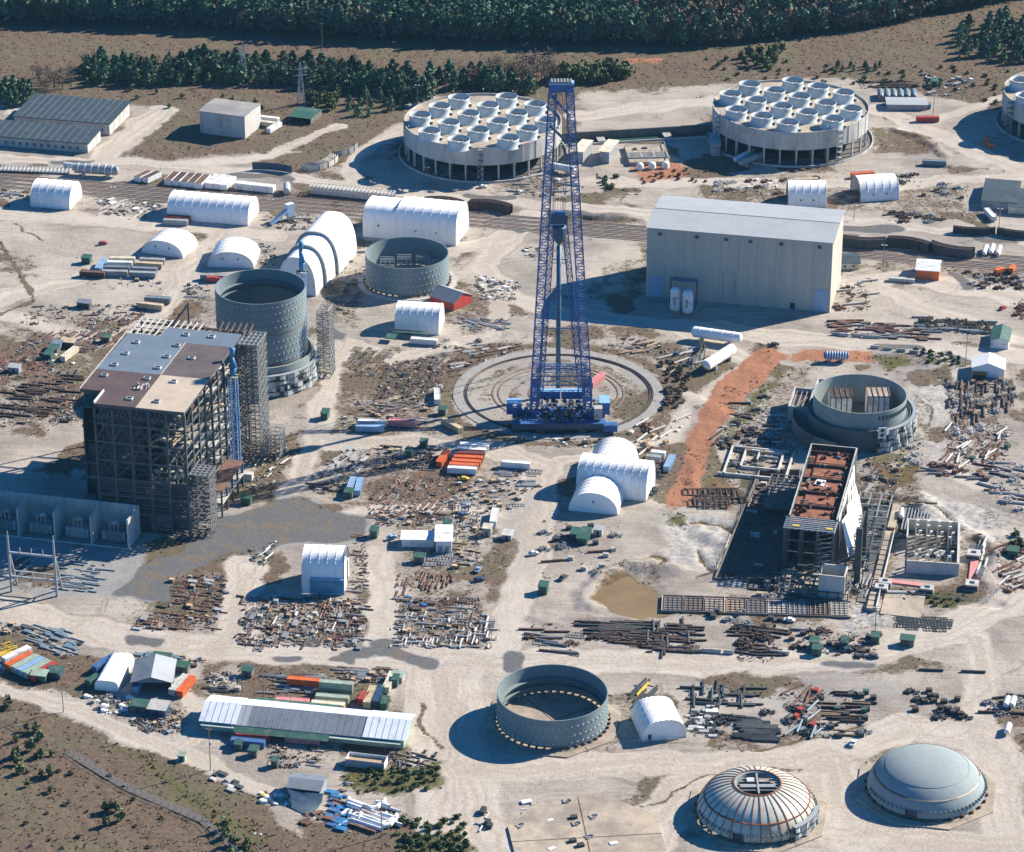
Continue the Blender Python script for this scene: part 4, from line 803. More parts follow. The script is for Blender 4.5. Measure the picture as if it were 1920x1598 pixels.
for i in range(1,20): x=WW*i/20; b.bar((x,0,RZ-5),(x+WW/40,0,RZ-1.4),.25,'frame_steel'); b.bar((x+WW/40,0,RZ-1.4),(x+WW/20,0,RZ-5),.25,'frame_steel')
b.bar((0,0,RZ-5),(WW,0,RZ-5),.5,'frame_steel'); b.build('bracing',t)
b=MB(); b.box(.5,WW-.5,7,7.6,0,8,'dark_concrete'); b.box(LL+.5,WW*.4,NY_+2,NY_+2.6,8,30,'dark_steel'); b.box(LL+.2,LL+.8,NY_,DD*.9,0,47,'dark_steel'); b.box(.5,WW-.5,3,3.3,8,21,'dark_steel'); b.box(.5,WW*.45,9,9.4,23,52,'dark_steel'); b.build('inner_wall',t)  # dark planes added inside the frame to stand in for its interior shade
b=MB(); z=1.
while z<22: b.box(.4,WW-.4,-.25,-.05,z,z+.35,'dark_steel'); z+=1.35
b.build('facade_girts',t)
# equipment on floors (machinery, crates)
b=MB()
for k in range(260):
    z=rr.choice(lv[:-1])+.4; x=rr.uniform(max(LL,0) if rr.random()<.6 else WW*.7,WW-.8); y=rr.uniform(1,DD-1); s=rr.uniform(.5,2.2); b.rbox(x,y,rr.random()*3,s*1.6,s,z,z+s*rr.uniform(.5,1.4),rr.choice(['white_steel','rust','tan_timber','galvanised','grey_steel','beige_paint','dark_steel']))
o=b.build('stored_equipment',t); o['kind']='stuff'
# lower rear annex with open purlins
b=MB()
for i in range(11): x=LL+1+i*2.7; b.bar((x,DD-8.5,RZ-.6),(x,DD+9,RZ-.6),.45,'white_steel')
for y in (DD-8.4,DD,DD+8.8): b.bar((LL,y,RZ-1),(xm-13,y,RZ-1),.5,'white_steel')
b.build('open_purlins',t)
b=MB()
for i in range(10): x=xm-12+i*3.4; b.bar((x,DD+1,RZ-3),(x,DD+10,RZ-3),.5,'dark_rust'); b.bar((x,DD+10,0),(x,DD+10,RZ-3),.6,'frame_steel')
for y in (DD+1,DD+10):
    for z in (RZ-3.5,RZ-12,RZ-24,RZ-36): b.bar((LL,y,z),(WW+3,y,z),.7,'dark_steel')
for x in (LL,LL+12,LL+24): b.bar((x,DD+10,0),(x,DD+10,RZ-1),.6,'frame_steel')
for i in range(6): x=WW-10+i*2.6; b.bar((x,DD+.5,RZ+.4),(x-1,DD+10,RZ+.4),.45,'rust')
b.bar((4,DD+9,RZ-3),(9,DD+16,RZ+4),.7,'dark_steel'); b.bar((9,DD+16,RZ-8),(9,DD+16,RZ+5),.6,'dark_steel'); b.box(LL+4,WW,DD+1,DD+10,RZ-20.2,RZ-20,'dark_concrete'); b.box(LL+4,WW,DD+1,DD+10,14,14.3,'dark_concrete')
b.build('rear_frame',t)
b=MB(); x0,x1,y0,y1=WW+.6,WW+8,DD*.25,DD*.62
for z in (5.5,11): b.box(x0,x1,y0,y1,z,z+.5,'rust' if z>6 else 'concrete')
for x in (x0+.5,x1-.5):
    for q in range(5): y=y0+(y1-y0)*q/4; b.box(x-.35,x+.35,y-.35,y+.35,-.2,11,'frame_steel')
b.build('side_platform',t)
def scaffold_tower(X,Y,wx,wy,h,label,rz=GA,top=True):
    t=thing('scaffold_tower',label,'scaffold tower',(X,Y,0),rz,'scaffold stair towers'); b=MB(); nx=max(2,int(wx/2)); ny=max(2,int(wy/2)); 
    for i in range(nx+1):
        for j in range(ny+1):
            if 0<i<nx and 0<j<ny: continue
            b.bar((wx*i/nx,wy*j/ny,-.2),(wx*i/nx,wy*j/ny,h),.17,'scaffold')
    b.build('standards',t); b=MB(); z=2.
    while z<=h+.1:
        b.box(0,wx,0,.9,z-.12,z,'scaffold'); b.box(0,wx,wy-.9,wy,z-.12,z,'scaffold'); b.box(wx-.9,wx,.9,wy-.9,z-.12,z,'grey_steel'); 
        for y in (0,wy): b.bar((0,y,z+1),(wx,y,z+1),.12,'grey_steel')
        for x in (0,wx): b.bar((x,0,z+1),(x,wy,z+1),.12,'grey_steel')
        z+=2.
    b.build('decks',t); b=MB(); z=0.; k=0
    while z<h-1.9:
        b.bar((wx,0 if k%2 else wy*.5,z),(wx,wy*.5 if k%2 else wy,z+2),.55,'grey_steel',.15); b.bar((0 if k%2 else wx,0,z),(wx if k%2 else 0,0,z+2),.35,'scaffold',.15); z+=2; k+=1
    b.build('stair_flights',t)
    if top:
        b=MB(); b.box(-.5,wx+.5,-.5,wy+.5,h,h+.1,'dark_steel')
        for i in range(5): b.box(wx*i/4-.15,wx*i/4+.15,-.5,wy+.5,h+.1,h+.4,'grey_steel')
        for i in range(5): b.box(-.5,wx+.5,wy*i/4-.15,wy*i/4+.15,h+.42,h+.6,'grey_steel')
        b.build('top_grid',t)
def w2(x,y): p=Vector((fl.x,fl.y,0))+uu*x+vv*y; return p.x,p.y
scaffold_tower(*w2(WW+.6,1),8,9,27,'scaffold stair tower at the near right corner of the steel frame building')
scaffold_tower(*w2(WW+1.0,DD-8),8,13,RZ-1,'tall dark scaffold stair tower between steel frame building and tall vessel')
scaffold_tower(LV.x+24.5,LV.y-2,5.5,8,32,'scaffold tower on the far right side of the tall vessel',top=False)
scaffold_tower(*w2(WW+10,DD-4),6,8,12,'low scaffold beside the tall dark stair tower',top=False)
# ---------------- tower cranes ----------------
def lattice(b,p,q,w0,w1,m,n,ch=.35,br=.16,sides=4,mb=None):
    p=Vector(p);q=Vector(q);d=(q-p).normalized(); a=Vector((1,0,0)) if abs(d.x)<.9 else Vector((0,1,0)); a=(a-d*a.dot(d)).normalized(); c=d.cross(a).normalized()
    def node(k,s):
        f=k/n; w=w0+(w1-w0)*f; P=p+(q-p)*f; sx,sy=((-1,-1),(1,-1),(1,1),(-1,1))[s]; return P+a*sx*w/2+c*sy*w/2
    for s in range(4): b.bar(node(0,s),node(n,s),ch,m)
    for k in range(n+1):
        for s in range(4):
            b.bar(node(k,s),node(k,(s+1)%4),br,mb or m)
            if k<n: b.bar(node(k,s if k%2 else (s+1)%4),node(k+1,(s+1)%4 if k%2 else s),br,mb or m)
def tower_crane(px,py,h,label,wrap=10,basew=True):
    p=at(px,py); t=thing('tower_crane',label,'tower crane',p,GA,'blue tower crane masts'); b=MB(); lattice(b,(0,0,0),(0,0,h),3.2,3.2,'crane_light',int(h/2.6),.36,.18,mb='crane_blue'); b.build('mast',t)
    b=MB(); b.box(-1.9,1.9,-1.9,1.9,h,h+.8,'white_steel'); b.bar((-2.5,0,h+1),(3.5,0,h+1.2),.5,'grey_steel'); b.build('slewing_platform',t)
    b=MB(); P=[(0,0,h+.8),(.6,.3,h+wrap*.35),(.1,0,h+wrap*.7),(.5,.1,h+wrap)]
    for i,(r0,r1) in enumerate(((1.0,1.5),(1.5,.8),(.8,1.25))): b.tube(P[i],P[i+1],r0,'wrap_blue',9,r1)
    b.build('blue_wrapped_jib',t,True)
    if basew:
        for x,y in ((-3.5,-3),(2.5,1.5)): b=MB(); b.box(x-2.5,x+4,y-1.3,y+1.3,-.2,3,'pale_concrete'); b.build('counterweight',t)
tower_crane(444,900,47,'blue lattice tower crane mast with blue-wrapped top beside the steel frame building',13)
qq=at(569,652); tower_crane(569,652,zfor(qq.x,qq.y,512),'blue crane top rising behind the tall vessel in front of the stepped white shelter',15,False)
# ---------------- heavy lift crane ----------------
cb=at(1052,797); t=thing('heavy_lift_crane','gigantic blue lattice derrick crane with twin legs standing on a circular rail','crane',(cb.x,cb.y,0),0)
LX=11.8; TOPZ=154.; ty=0.
for s in (-1,1):
    b=MB(); f=Vector((s*LX,0,4)); tp=Vector((s*3.3-1.,ty,TOPZ)); k1=f+(tp-f)*.055; k2=f+(tp-f)*.12; k3=f+(tp-f)*.97
    lattice(b,f,k1,.9,3.6,'crane_blue',3,.7,.35); lattice(b,k1,k2,3.6,3.7,'crane_blue',3,.7,.4); lattice(b,k2,k3,3.7,3.1,'crane_blue',46,.55,.25); lattice(b,k3,tp,3.1,3.0,'crane_blue',2,.6,.3)
    b.build('main_boom_leg',t)
    b=MB(); b.box(k1.x-1.8,k1.x+1.8,k1.y-1.9,k1.y-1.8,k1.z,k2.z+1,'crane_blue'); pn=b.build('maker_plate',t)
    b=MB()
    for z in (k1.z+2.,k1.z+4.6): b.box(k1.x-.9,k1.x-.5,k1.y-1.98,k1.y-1.92,z,z+1.8,'white_paint'); b.box(k1.x+.3,k1.x+.7,k1.y-1.98,k1.y-1.92,z,z+1.8,'white_paint'); b.box(k1.x-.5,k1.x+.3,k1.y-1.98,k1.y-1.92,z+(.0 if s<0 else 1.4),z+(.4 if s<0 else 1.8),'white_paint')
    b.build('mark',pn)
b=MB(); b.box(-5.9,4.1,-1.7,1.7,TOPZ-2,TOPZ+1.2,'crane_blue'); b.box(-6.1,4.3,-1.9,1.9,TOPZ+1.2,TOPZ+2.,'crane_light'); 
for x in np.arange(-5,4,1.3): b.tube((x,-2.2,TOPZ+2.2),(x,2.2,TOPZ+2.2),.55,'grey_steel',8)
b.build('boom_head',t)
b=MB(); lattice(b,(-LX+1,0,22),(LX-1,0,22),4.2,4.2,'crane_blue',9,.4,.2,mb='grey_steel'); lattice(b,(-LX+1,0,27.5),(LX-1,0,27.5),2,2,'crane_blue',9,.3,.18); b.build('lower_crossbeam',t)
b=MB()
for z,m in ((TOPZ-9,'crane_blue'),(TOPZ-22,'navy_paint'),):
    f=(z-4)/(TOPZ-4); x=LX+(3.3-LX)*f; b.bar((-x-1,0,z+5),(x-1,0,z-4),.8,m); b.bar((-x-1,-1.5,z+5),(x-1,-1.5,z-4),.5,m)
b.build('upper_strut',t)
# back mast leaning away
b=MB(); BT=Vector((-1.,50,76))
for s in (-1,1): lattice(b,Vector((s*9.5,3,6)),BT+Vector((s*2.4,0,0)),2.4,2.2,'crane_blue',26,.4,.2)
for f in (.42,.62,.78,.9,1.): 
    p=Vector((9.5,3,6)).lerp(BT+Vector((2.4,0,0)),f); b.bar((-p.x,p.y,p.z),(p.x,p.y,p.z),.35,'crane_blue')
b.build('back_mast',t)
b=MB()
for s in (-1,1):
    for k in range(3): b.bar((s*3.3-1.+k*.6,0,TOPZ),(-1+s*(1.6+.5*k),50,77),.12,'dark_steel'); b.bar((-1+s*(1.6+.5*k),50,77),(s*(6+.5*k),64,3),.10,'dark_steel')
b.build('pendant_lines',t)
# central hanging tube, block and ropes (vertical over the ring centre)
lx=RC.x-cb.x-.2; ly=RC.y-cb.y
b=MB(); b.tube((lx,ly,2),(lx,ly,70),1.05,'crane_cyan',12); b.build('wrapped_load_tube',t,True)
b=MB(); b.lathe([(.2,70),(1.6,72),(3.2,74),(3.2,79),(2.6,79.5),(0,79.5)],12,'navy_paint',c=(lx,ly)); b.box(lx-3.6,lx+3.6,ly-1.2,ly+1.2,80.5,84.5,'navy_paint'); b.box(lx-2.6,lx+2.6,ly-1,ly+1,84.5,86,'crane_blue'); b.build('hook_block',t)
b=MB()
for x in (-2.6,-1.6,-.6,.6,1.6,2.6): b.bar((lx+x,ly,86),(-1+x*.9,0.4,TOPZ),.10,'dark_steel')
b.build('hoist_ropes',t)
b=MB()
for z in (62,50,40,30): b.bar((lx-3.2,ly,z),(lx+3.2,ly,z),.25,'dark_steel')
b.bar((lx,ly,68),(0,1,10),.12,'dark_steel'); b.build('spreader_bars',t)
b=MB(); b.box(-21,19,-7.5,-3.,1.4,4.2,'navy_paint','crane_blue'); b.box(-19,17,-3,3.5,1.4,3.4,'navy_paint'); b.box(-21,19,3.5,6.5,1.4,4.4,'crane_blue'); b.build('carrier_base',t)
for x in (-19,-9,9,17): b=MB(); b.box(x-2,x+2,-8.2,-2.6,.1,1.4,'dark_steel'); b.build('bogie',t)
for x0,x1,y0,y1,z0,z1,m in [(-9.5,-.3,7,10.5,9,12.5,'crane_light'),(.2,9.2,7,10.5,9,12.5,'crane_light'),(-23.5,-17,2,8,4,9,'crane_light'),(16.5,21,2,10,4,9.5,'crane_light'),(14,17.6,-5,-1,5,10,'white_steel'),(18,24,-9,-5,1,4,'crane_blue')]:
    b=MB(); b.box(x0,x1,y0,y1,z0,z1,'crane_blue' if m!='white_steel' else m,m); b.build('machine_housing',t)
b=MB(); rr=random.Random(4)
for k in range(190): x=rr.uniform(-20,19) if k>90 else rr.uniform(-8,9);y=rr.uniform(-7,7);z=rr.uniform(3.4,9); s=rr.uniform(.3,1.3); b.rbox(x,y,rr.random()*3,s*1.5,s,z,z+s,rr.choice(['navy_paint','navy_paint','crane_blue','galvanised','dark_steel']))
for k in range(4): b.tube((-6+k*4,1,6),(-3.2+k*4,1,6),2.2,'dark_steel',14)
for k in range(16): b.bar((rr.uniform(-12,12),rr.uniform(-2,3),3.4),(rr.uniform(-12,12),rr.uniform(-2,3),10),.2,'navy_paint')
o=b.build('winch_machinery',t); o['kind']='stuff'
# ---------------- right turbine hall ----------------
z1=19.; A=at(1482,965,z1); Bk=at(1527,833,z1); Rr=at(1571,963,z1); Rb=at(1603,839,z1)
rzT=math.atan2(Rr.y-A.y,Rr.x-A.x); rzT=GA; u=uu;v=vv; LT=(Bk-A).dot(v); WT=(Rr-A).dot(u)
org=A.copy(); org.z=0; t=thing('turbine_deck','long rust-red roofless turbine deck block, white sheeting on its right flank','building',org,rzT)
b=MB(); b.box(0,WT,0,LT,15.6,16,'rust_deck'); b.box(-.5,0,-.3,LT+.3,-3.5,z1,'dark_steel','concrete'); b.box(WT,WT+.6,-.3,LT+.3,-.2,z1,'dark_steel','concrete'); b.box(0,WT,LT,LT+.5,-.2,z1,'dark_rust','concrete'); b.build('outer_walls',t)
b=MB()
for k in range(5):
    y0=LT*(.04+.19*k); b.box(3,WT-3,y0,y0+LT*.13,16,16.7,'rust_deck'); b.box(.1,WT-.1,y0+LT*.15,y0+LT*.155,16,17.6,'dark_rust'); 
    b.box(3.3,WT-3.3,y0+.8,y0+LT*.11,16.7,16.9,'rust_orange')
b.build('rusty_deck_panels',t)
b=MB(); rr=random.Random(8)
for k in range(90): x=rr.uniform(1,WT-1);y=rr.uniform(1,LT-1); b.rbox(x,y,rr.random()*3,rr.uniform(.5,2.5),rr.uniform(.2,.8),16,rr.uniform(16.6,18.4),rr.choice(['rust','dark_rust','white_steel','grey_steel','rust_orange','yellow_paint' if k%9==0 else 'rust']))
o=b.build('deck_debris',t); o['kind']='stuff'
b=MB(); b.poly([(5,LT*.5),(9,LT*.48),(9.5,LT*.56),(6,LT*.58)],16.9,17.2,'white_fabric'); b.build('white_tarpaulin',t)
b=MB()
for i in range(7): y=-10+i*1.6; b.box(-1.5,WT+.5,y,y+.3,z1-1,z1-.6,'galvanised')
for i in range(10): x=-1.4+i*(WT+1.8)/9; b.box(x,x+.25,-10,0,z1-1.5,z1-1.05,'galvanised')
for x in (2.,WT-3): b.box(x,x+2.6,-8.6,-7.4,z1-.55,z1-.3,'yellow_paint')
b.build('front_gantry_grid',t)
b=MB()
for x in (-1.,WT*.3,WT*.65,WT):
    for y in (-10,-5,0): b.bar((x,y,-3),(x,y,z1-1),.5,'dark_steel')
for z in (3,8,13):
    for y in (-10,0): b.bar((-1,y,z),(WT,y,z),.4,'dark_steel')
for z in range(0,18,2): b.bar((WT*.65,-10,z),(WT,-10,z+2),.2,'grey_steel')
b.build('front_scaffold',t)
b=MB(); rr=random.Random(31)
for k in range(9):
    y0=LT*(.06+.085*k); o1=rr.uniform(.1,.6); b.add([(WT+.7,y0,z1-.6-rr.random()*2),(WT+.7,y0+LT*.085,z1-.6-rr.random()*2),(WT+.9+o1,y0+LT*.085,9),(WT+.9+o1*2,y0,9),(WT+1.+o1,y0+LT*.08,rr.uniform(1,5)),(WT+1.+o1,y0+.3,rr.uniform(1,5))],[(0,3,2,1),(3,5,4,2)],'white_fabric')
b.build('wall_sheeting',t)
b=MB(); yy=[(0,.05),(.16,.9),(.3,.2),(.45,1.1),(.6,.3),(.75,.8)]; V=[];n=len(yy); 
for k,(f,o_) in enumerate(yy): y=2+f*LT*.72; V+= [(WT+2+o_*1.5,y,z1-1.5-f*1.2),(WT+3.5+o_*2.2,y,10),(WT+5.5+o_*2.2,y,1)]
b.add(V,[(3*k,3*k+1,3*k+4,3*k+3) for k in range(n-1)]+[(3*k+1,3*k+2,3*k+5,3*k+4) for k in range(n-1)],'white_fabric'); b.build('white_sheeting',t)
b=MB(); 
for y in (-16,): b.box(WT+9.5,WT+12,y,y+1.8,-.2,24,'dark_steel')
b.box(WT+9.5,WT+11.5,8,9.8,-.2,22,'dark_steel'); b.bar((WT+10.4,-15,20),(WT+10.4,9,20),.8,'dark_steel'); b.bar((WT*.3,-16,0),(WT+9,-16,12),.7,'dark_steel'); b.bar((WT*.3,-16,5.5),(WT+9,-16,5.5),.7,'dark_steel'); b.bar((WT-4,-13,-1),(WT-4,-13,14),.6,'dark_steel')
b.build('dark_columns',t)
def openbay(x0,x1,y0,y1,h,nm,m='frame_steel',step=4.,fl_='dark_concrete'):
    b=MB(); b.box(x0,x1,y0,y1,-.2,.15,fl_)
    x=x0
    while x<=x1+.1:
        b.bar((x,y0,h),(x,y1,h),.4,m)
        for y in (y0,y1): b.bar((x,y,-.2),(x,y,h),.4,m)
        x+=(x1-x0)/max(1,round((x1-x0)/step))
    y=y0
    while y<=y1+.1: b.bar((x0,y,h+.02),(x1,y,h+.02),.4,m); y+=(y1-y0)/max(1,round((y1-y0)/step))
    b.build(nm,t)
openbay(WT+4,WT+17,LT*.5,LT*.82,5,'open_bay','grey_steel',5.,'dark_steel'); openbay(WT+6,WT+17,LT*.05,LT*.48,4,'open_bay','frame_steel',3.2,'dark_steel'); openbay(-16,-1.5,LT*.62,LT*.98,4,'open_bay','scaffold',3.)
openbay(0,WT+9,-30,-11,2.5,'open_bay','frame_steel',4.,'tan_concrete')
b=MB(); b.box(WT+17,WT+20.5,-36,LT*.45,-.2,1.,'tan_concrete'); b.box(WT+17.4,WT+20.4,LT*.5,LT*.82,-.2,1.,'tan_concrete'); b.box(WT+20.5,WT+20.8,-36,LT*.45,-.2,2.,'pale_concrete')
for q in range(14): b.box(WT+17,WT+20.5,-34+q*4.2,-33.7+q*4.2,1.,1.2,'dark_steel' if q%3 else 'tan_timber')
for q in range(26): b.bar((WT+16.6,-36+q*2.3,0),(WT+16.6+rr.uniform(-.3,.3),-36+q*2.3,rr.uniform(1.5,3.2)),.15,'scaffold')
b.box(WT+12.5,WT+16.8,-30,LT*.4,-.15,.1,'dark_concrete'); b.build('side_walkway',t)
b=MB(); b.box(WT+22.5,WT+38,-38,-20,-.2,.2,'tan_concrete'); b.build('apron_slab',t); b=MB(); b.box(WT+22.5,WT+33,LT*.5,LT*.8,-.2,.3,'dark_steel')
for i in range(8): b.box(WT+22.8+i*1.3,WT+23.1+i*1.3,LT*.5,LT*.8,.3,.8,'grey_steel')
b.build('rebar_slab',t)
# basement to the left: retaining walls, dark floor frames and rebar fence
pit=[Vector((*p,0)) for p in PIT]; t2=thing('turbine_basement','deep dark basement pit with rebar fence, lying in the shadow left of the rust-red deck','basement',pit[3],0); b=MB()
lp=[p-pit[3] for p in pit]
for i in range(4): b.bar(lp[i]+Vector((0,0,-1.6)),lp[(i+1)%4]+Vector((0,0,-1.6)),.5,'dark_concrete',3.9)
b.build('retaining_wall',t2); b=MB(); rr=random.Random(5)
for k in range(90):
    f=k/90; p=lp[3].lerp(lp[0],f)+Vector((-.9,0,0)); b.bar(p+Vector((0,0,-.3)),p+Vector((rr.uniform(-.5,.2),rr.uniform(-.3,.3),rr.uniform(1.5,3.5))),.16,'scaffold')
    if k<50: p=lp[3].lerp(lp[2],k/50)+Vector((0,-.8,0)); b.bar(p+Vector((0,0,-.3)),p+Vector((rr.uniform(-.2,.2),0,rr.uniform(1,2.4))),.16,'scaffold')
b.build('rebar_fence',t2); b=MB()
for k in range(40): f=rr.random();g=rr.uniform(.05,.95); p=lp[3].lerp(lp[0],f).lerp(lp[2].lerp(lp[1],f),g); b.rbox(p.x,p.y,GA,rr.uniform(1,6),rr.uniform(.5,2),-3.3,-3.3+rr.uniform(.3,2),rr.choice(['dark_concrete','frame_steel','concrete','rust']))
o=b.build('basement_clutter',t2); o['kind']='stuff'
# formwork slabs / foundations left of the annex
t=thing('foundation_walls','low unfinished concrete foundation walls on pale sand, left of the right vessel','foundation',at(1345,890),GA); b=MB()
for x0,x1,y0,y1 in [(0,30,0,.8),(2,2.8,0,26),(8,8.8,8,24),(8,24,8,8.7),(24,24.8,8,24),(14,14.7,16,24),(8,24,24,24.7),(28,28.8,0,26),(2,29,26,26.8)]: b.box(x0,x1,y0,y1,-.3,1.1,'pale_concrete')
b.build('walls',t)
t=thing('formwork_strip','row of open formwork bays with reinforcement, right of the brown pond','foundation',at(1240,1146),math.radians(-4)); b=MB()
for i in range(9):
    x=i*8; b.box(x,x+.3,0,12,-.3,.5,'tan_timber' if i in (0,3) else 'dark_concrete')
    b.box(x+.4,x+8,0,12,-.2,.08,('dark_concrete','dark_concrete','tan_concrete','tan_concrete','dark_concrete','concrete','dark_concrete','dark_rust','tan_concrete')[i])
    for k in range(6): b.box(x+1,x+7.5,1+k*1.9,1.2+k*1.9,.1,.4,'rust' if i%2 else 'grey_steel'); 
    for k in range(4): b.box(x+1+k*1.8,x+1.2+k*1.8,.8,11,.41,.6,'grey_steel' if i>4 else 'rust')
b.box(0,72.4,-.3,0,-.3,.5,'dark_concrete'); b.box(0,72.4,12,12.3,-.3,.5,'dark_concrete'); b.build('bays',t)
t=thing('concrete_box','open-topped grey concrete box standing in front of the right turbine hall','concrete box',at(1533,1118),GA); b=MB(); w=10.2;d=9.5;h=9.5
b.box(0,w,0,.5,-.3,h,'pale_concrete'); b.box(0,w,d-.5,d,-.3,h,'pale_concrete'); b.box(0,.5,.5,d-.5,-.3,h,'pale_concrete'); b.box(w-.5,w,.5,d-.5,-.3,h,'pale_concrete'); b.box(.5,w-.5,.5,d-.5,0,.3,'dark_concrete'); b.build('walls',t)
b=MB()
for k in range(5): b.bar((w+.2,1+k*1.2,0),(w+.2,1+k*1.2,h),.15,'scaffold'); b.bar((w+.2,.5,k*2),(w+1.5,6,k*2),.15,'scaffold')
b.build('side_scaffold',t)
# basin with goose-neck posts
a,rz,w,d=base((1700,1084),(1786,1088),(1803,1008)); rz=GA+.08; w=19.5;d=36.
t=thing('concrete_basin','open rectangular concrete basin full of pale posts and ducts near the right edge','basin',at(1699,1073),rz); b=MB(); h=5.2
b.box(0,w,0,.6,-.3,h,'pale_concrete'); b.box(w,w+.9,0,d,-.3,h,'pale_concrete'); b.box(0,w,d-.6,d,-.3,h,'pale_concrete'); b.box(-.6,0,d*.55,d,-.3,h,'pale_concrete'); b.box(0,w,.6,d-.6,-.2,.2,'dark_concrete'); b.build('walls',t)
for yy in (4,8,20,24,29,33):
    for i in range(4):
        x=3+i*4.3+(1.2 if yy in (8,24) else 0); b=MB(); b.bar((x,yy,0),(x,yy,6),.7,'cream_paint'); b.bar((x,yy,6),(x+1.1,yy,6),.8,'white_paint'); b.bar((x,yy,.6),(x+3,yy+2.2,.6),.7,'tan_timber'); b.build('vent_post',t)
b=MB()
for i in range(4): b.tube((8+i*2.4,14,1),(10+i*2.4,17,1),.9,'grey_steel'); 
for i in range(20): b.rbox(rr.uniform(1,w-1),rr.uniform(1,d-2),rr.random()*3,rr.uniform(1,3),.6,.2,rr.uniform(.6,2),rr.choice(['rust','galvanised','tan_timber','dark_steel']))
o=b.build('ducts',t); o['kind']='stuff'
for (px,py,ww,dd,l) in [(1659,1098,5,4,'pipe trench head box beside the tan slab, nearest the concrete basin corner'),(1738,1110,5,4,'small concrete pit box at the end of a grey duct near green grass'),(1825,1045,5,5,'small concrete pit box at the far end of the pinkish duct'),(1822,1102,5,5,'small concrete pit box at the near end of the pinkish duct'),(1652,1108,5,4,'lower of two concrete pit boxes beside the tan slab')]:
    t=thing('pit_box',l,'concrete box',at(px,py),GA,'concrete pit boxes'); b=MB(); b.box(-ww/2,ww/2,-dd/2,dd/2,-.3,2.3,'concrete'); b.box(-1,1,-1,1,2.3,2.35,'glass_dark'); b.build('box',t); b=MB(); b.box(-ww/2,ww/2,-dd/2-.12,-dd/2-.01,.2,1.6,'glass_dark'); b.build('opening',t)
def strip(p,q,w,h,m,name,label,cat,**k):
    a=at(*p);c=at(*q); b=MB(); b.box(0,(c-a).length,-w/2,w/2,-.3,h,m); o=b.build(name); o.location=a; d=c-a; o.rotation_euler=(0,0,math.atan2(d.y,d.x)); return tag(o,label,cat,**k)
strip((1665,1090),(1740,1099),2.6,.4,'pink_paint','duct_bank','pinkish concrete duct bank running right from the tan slab','duct'); strip((1665,1112),(1735,1113),1.6,.8,'grey_paint','duct_bank','grey duct bank ending at a small pit box in the grass','duct'); strip((1822,1098),(1828,1048),3,.4,'pink_paint','duct_bank','pinkish duct bank running away between two pit boxes','duct')
# canal between the cooling towers
a=at(1045,275);c=at(1340,257); d=(c-a); rz=math.atan2(d.y,d.x); L=d.length
t=thing('canal_wall','long dark concrete canal wall between the two big cooling towers','wall',a,rz); b=MB(); b.box(0,L,8,9,-.4,4.2,'dark_concrete'); b.box(0,L,0,.6,-.4,.8,'concrete'); b.build('walls',t); b=MB(); b.box(L*.26,L*.31,.6,8,.8,1.4,'white_steel'); b.box(L*.68,L*.73,.6,8,1,1.6,'white_steel'); b.build('footbridge',t)
b=MB(); b.box(0,L,.6,8,-.3,.05,'water_green'); o=b.build('canal_water'); o.location=a; o.rotation_euler=(0,0,rz); o['kind']='structure'
t=thing('filter_basin','low concrete basin with open grey cells between the cooling towers','basin',at(1180,310),math.radians(4)); b=MB(); w=21;d=26; b.box(0,w,0,d,-.3,1.6,'tan_concrete'); b.box(0,w,5,13,1.6,2.3,'grey_paint')
for i in range(3): b.box(1+i*6.8,6.6+i*6.8,5.6,12.4,2.3,2.35,'dark_concrete')
for i in range(8): b.bar((w*i/7,13.5,1.6),(w*i/7,13.5,3),.15,'grey_steel'); b.bar((w*i/7,0,1.6),(w*i/7,0,3),.15,'grey_steel')
b.bar((0,13.5,3),(w,13.5,3),.15,'grey_steel'); b.bar((0,d,3),(w,d,3),.2,'grey_steel'); b.bar((w,0,3),(w,d,3),.3,'grey_steel'); b.box(4,6,18,20,1.6,2.2,'dark_steel'); b.box(9,11.5,19,21,1.6,2.2,'dark_steel'); b.build('basin',t)
for i,px in enumerate((1200,1223,1248)):
    o=tag(MB().lathe([(0,3.2),(1.6,3),(1.9,2.4),(1.9,-.2)],16,'white_paint').build('white_tank',None,True),('leftmost','middle','rightmost')[i]+' of three small white tanks on the red soil in front of the concrete basin','tank','small white tanks'); o.location=at(px,317-i*1.5)
# transformer bays lower left
t=thing('transformer_bays','row of tall grey concrete fire walls forming open bays, lower left','fire wall',at(0,1003),GA); q0=at(0,1003); W_=at(243,1026)
Lb=(W_-q0).length; b=MB(); hb=12.5; db=13.5; step=Lb/3.52
b.box(-40,Lb+.3,db,db+.6,-.3,hb,'pale_concrete'); b.build('rear_wall',t)
for k in range(0,6): x=Lb-k*step; b=MB(); b.box(x-.3,x+.3,0,db,-.3,hb,'pale_concrete'); b.build('dividing_wall',t)
b=MB(); b.box(-40,Lb+.3,-.3,0,-.3,.3,'pale_concrete'); b.build('kerb',t)
tm=None
for k,l in enumerate(('transformer in the rightmost concrete bay','transformer in the second bay from the right','transformer in the third bay from the right','transformer in the bay cut by the left edge')):
    x=Lb-(k+.5)*step; p=q0+uu*x+vv*6.5; tt=thing('transformer',l,'transformer',p,GA,'transformers in the concrete bays'); b=MB(); b.box(-3.2,3.2,-2,2.2,0,4.6,'grey_steel'); b.build('tank_body',tt)
    for s in (-1,1):
        b=MB()
        for i in range(9): b.box(s*4.1-.7,s*4.1+.7,-2+i*.5,-1.8+i*.5,.5,4.2,'galvanised')
        b.build('radiator',tt)
    b=MB(); b.tube((-2,1.5,6.4),(1.2,1.5,7.0),.9,'white_steel',10); b.build('conservator',tt,True); b=MB()
    for i in (-1.6,0,1.6): b.tube((i,-.5,4.6),(i*1.3,-1,8.2),.28,'white_steel',6)
    b.build('bushings',tt)
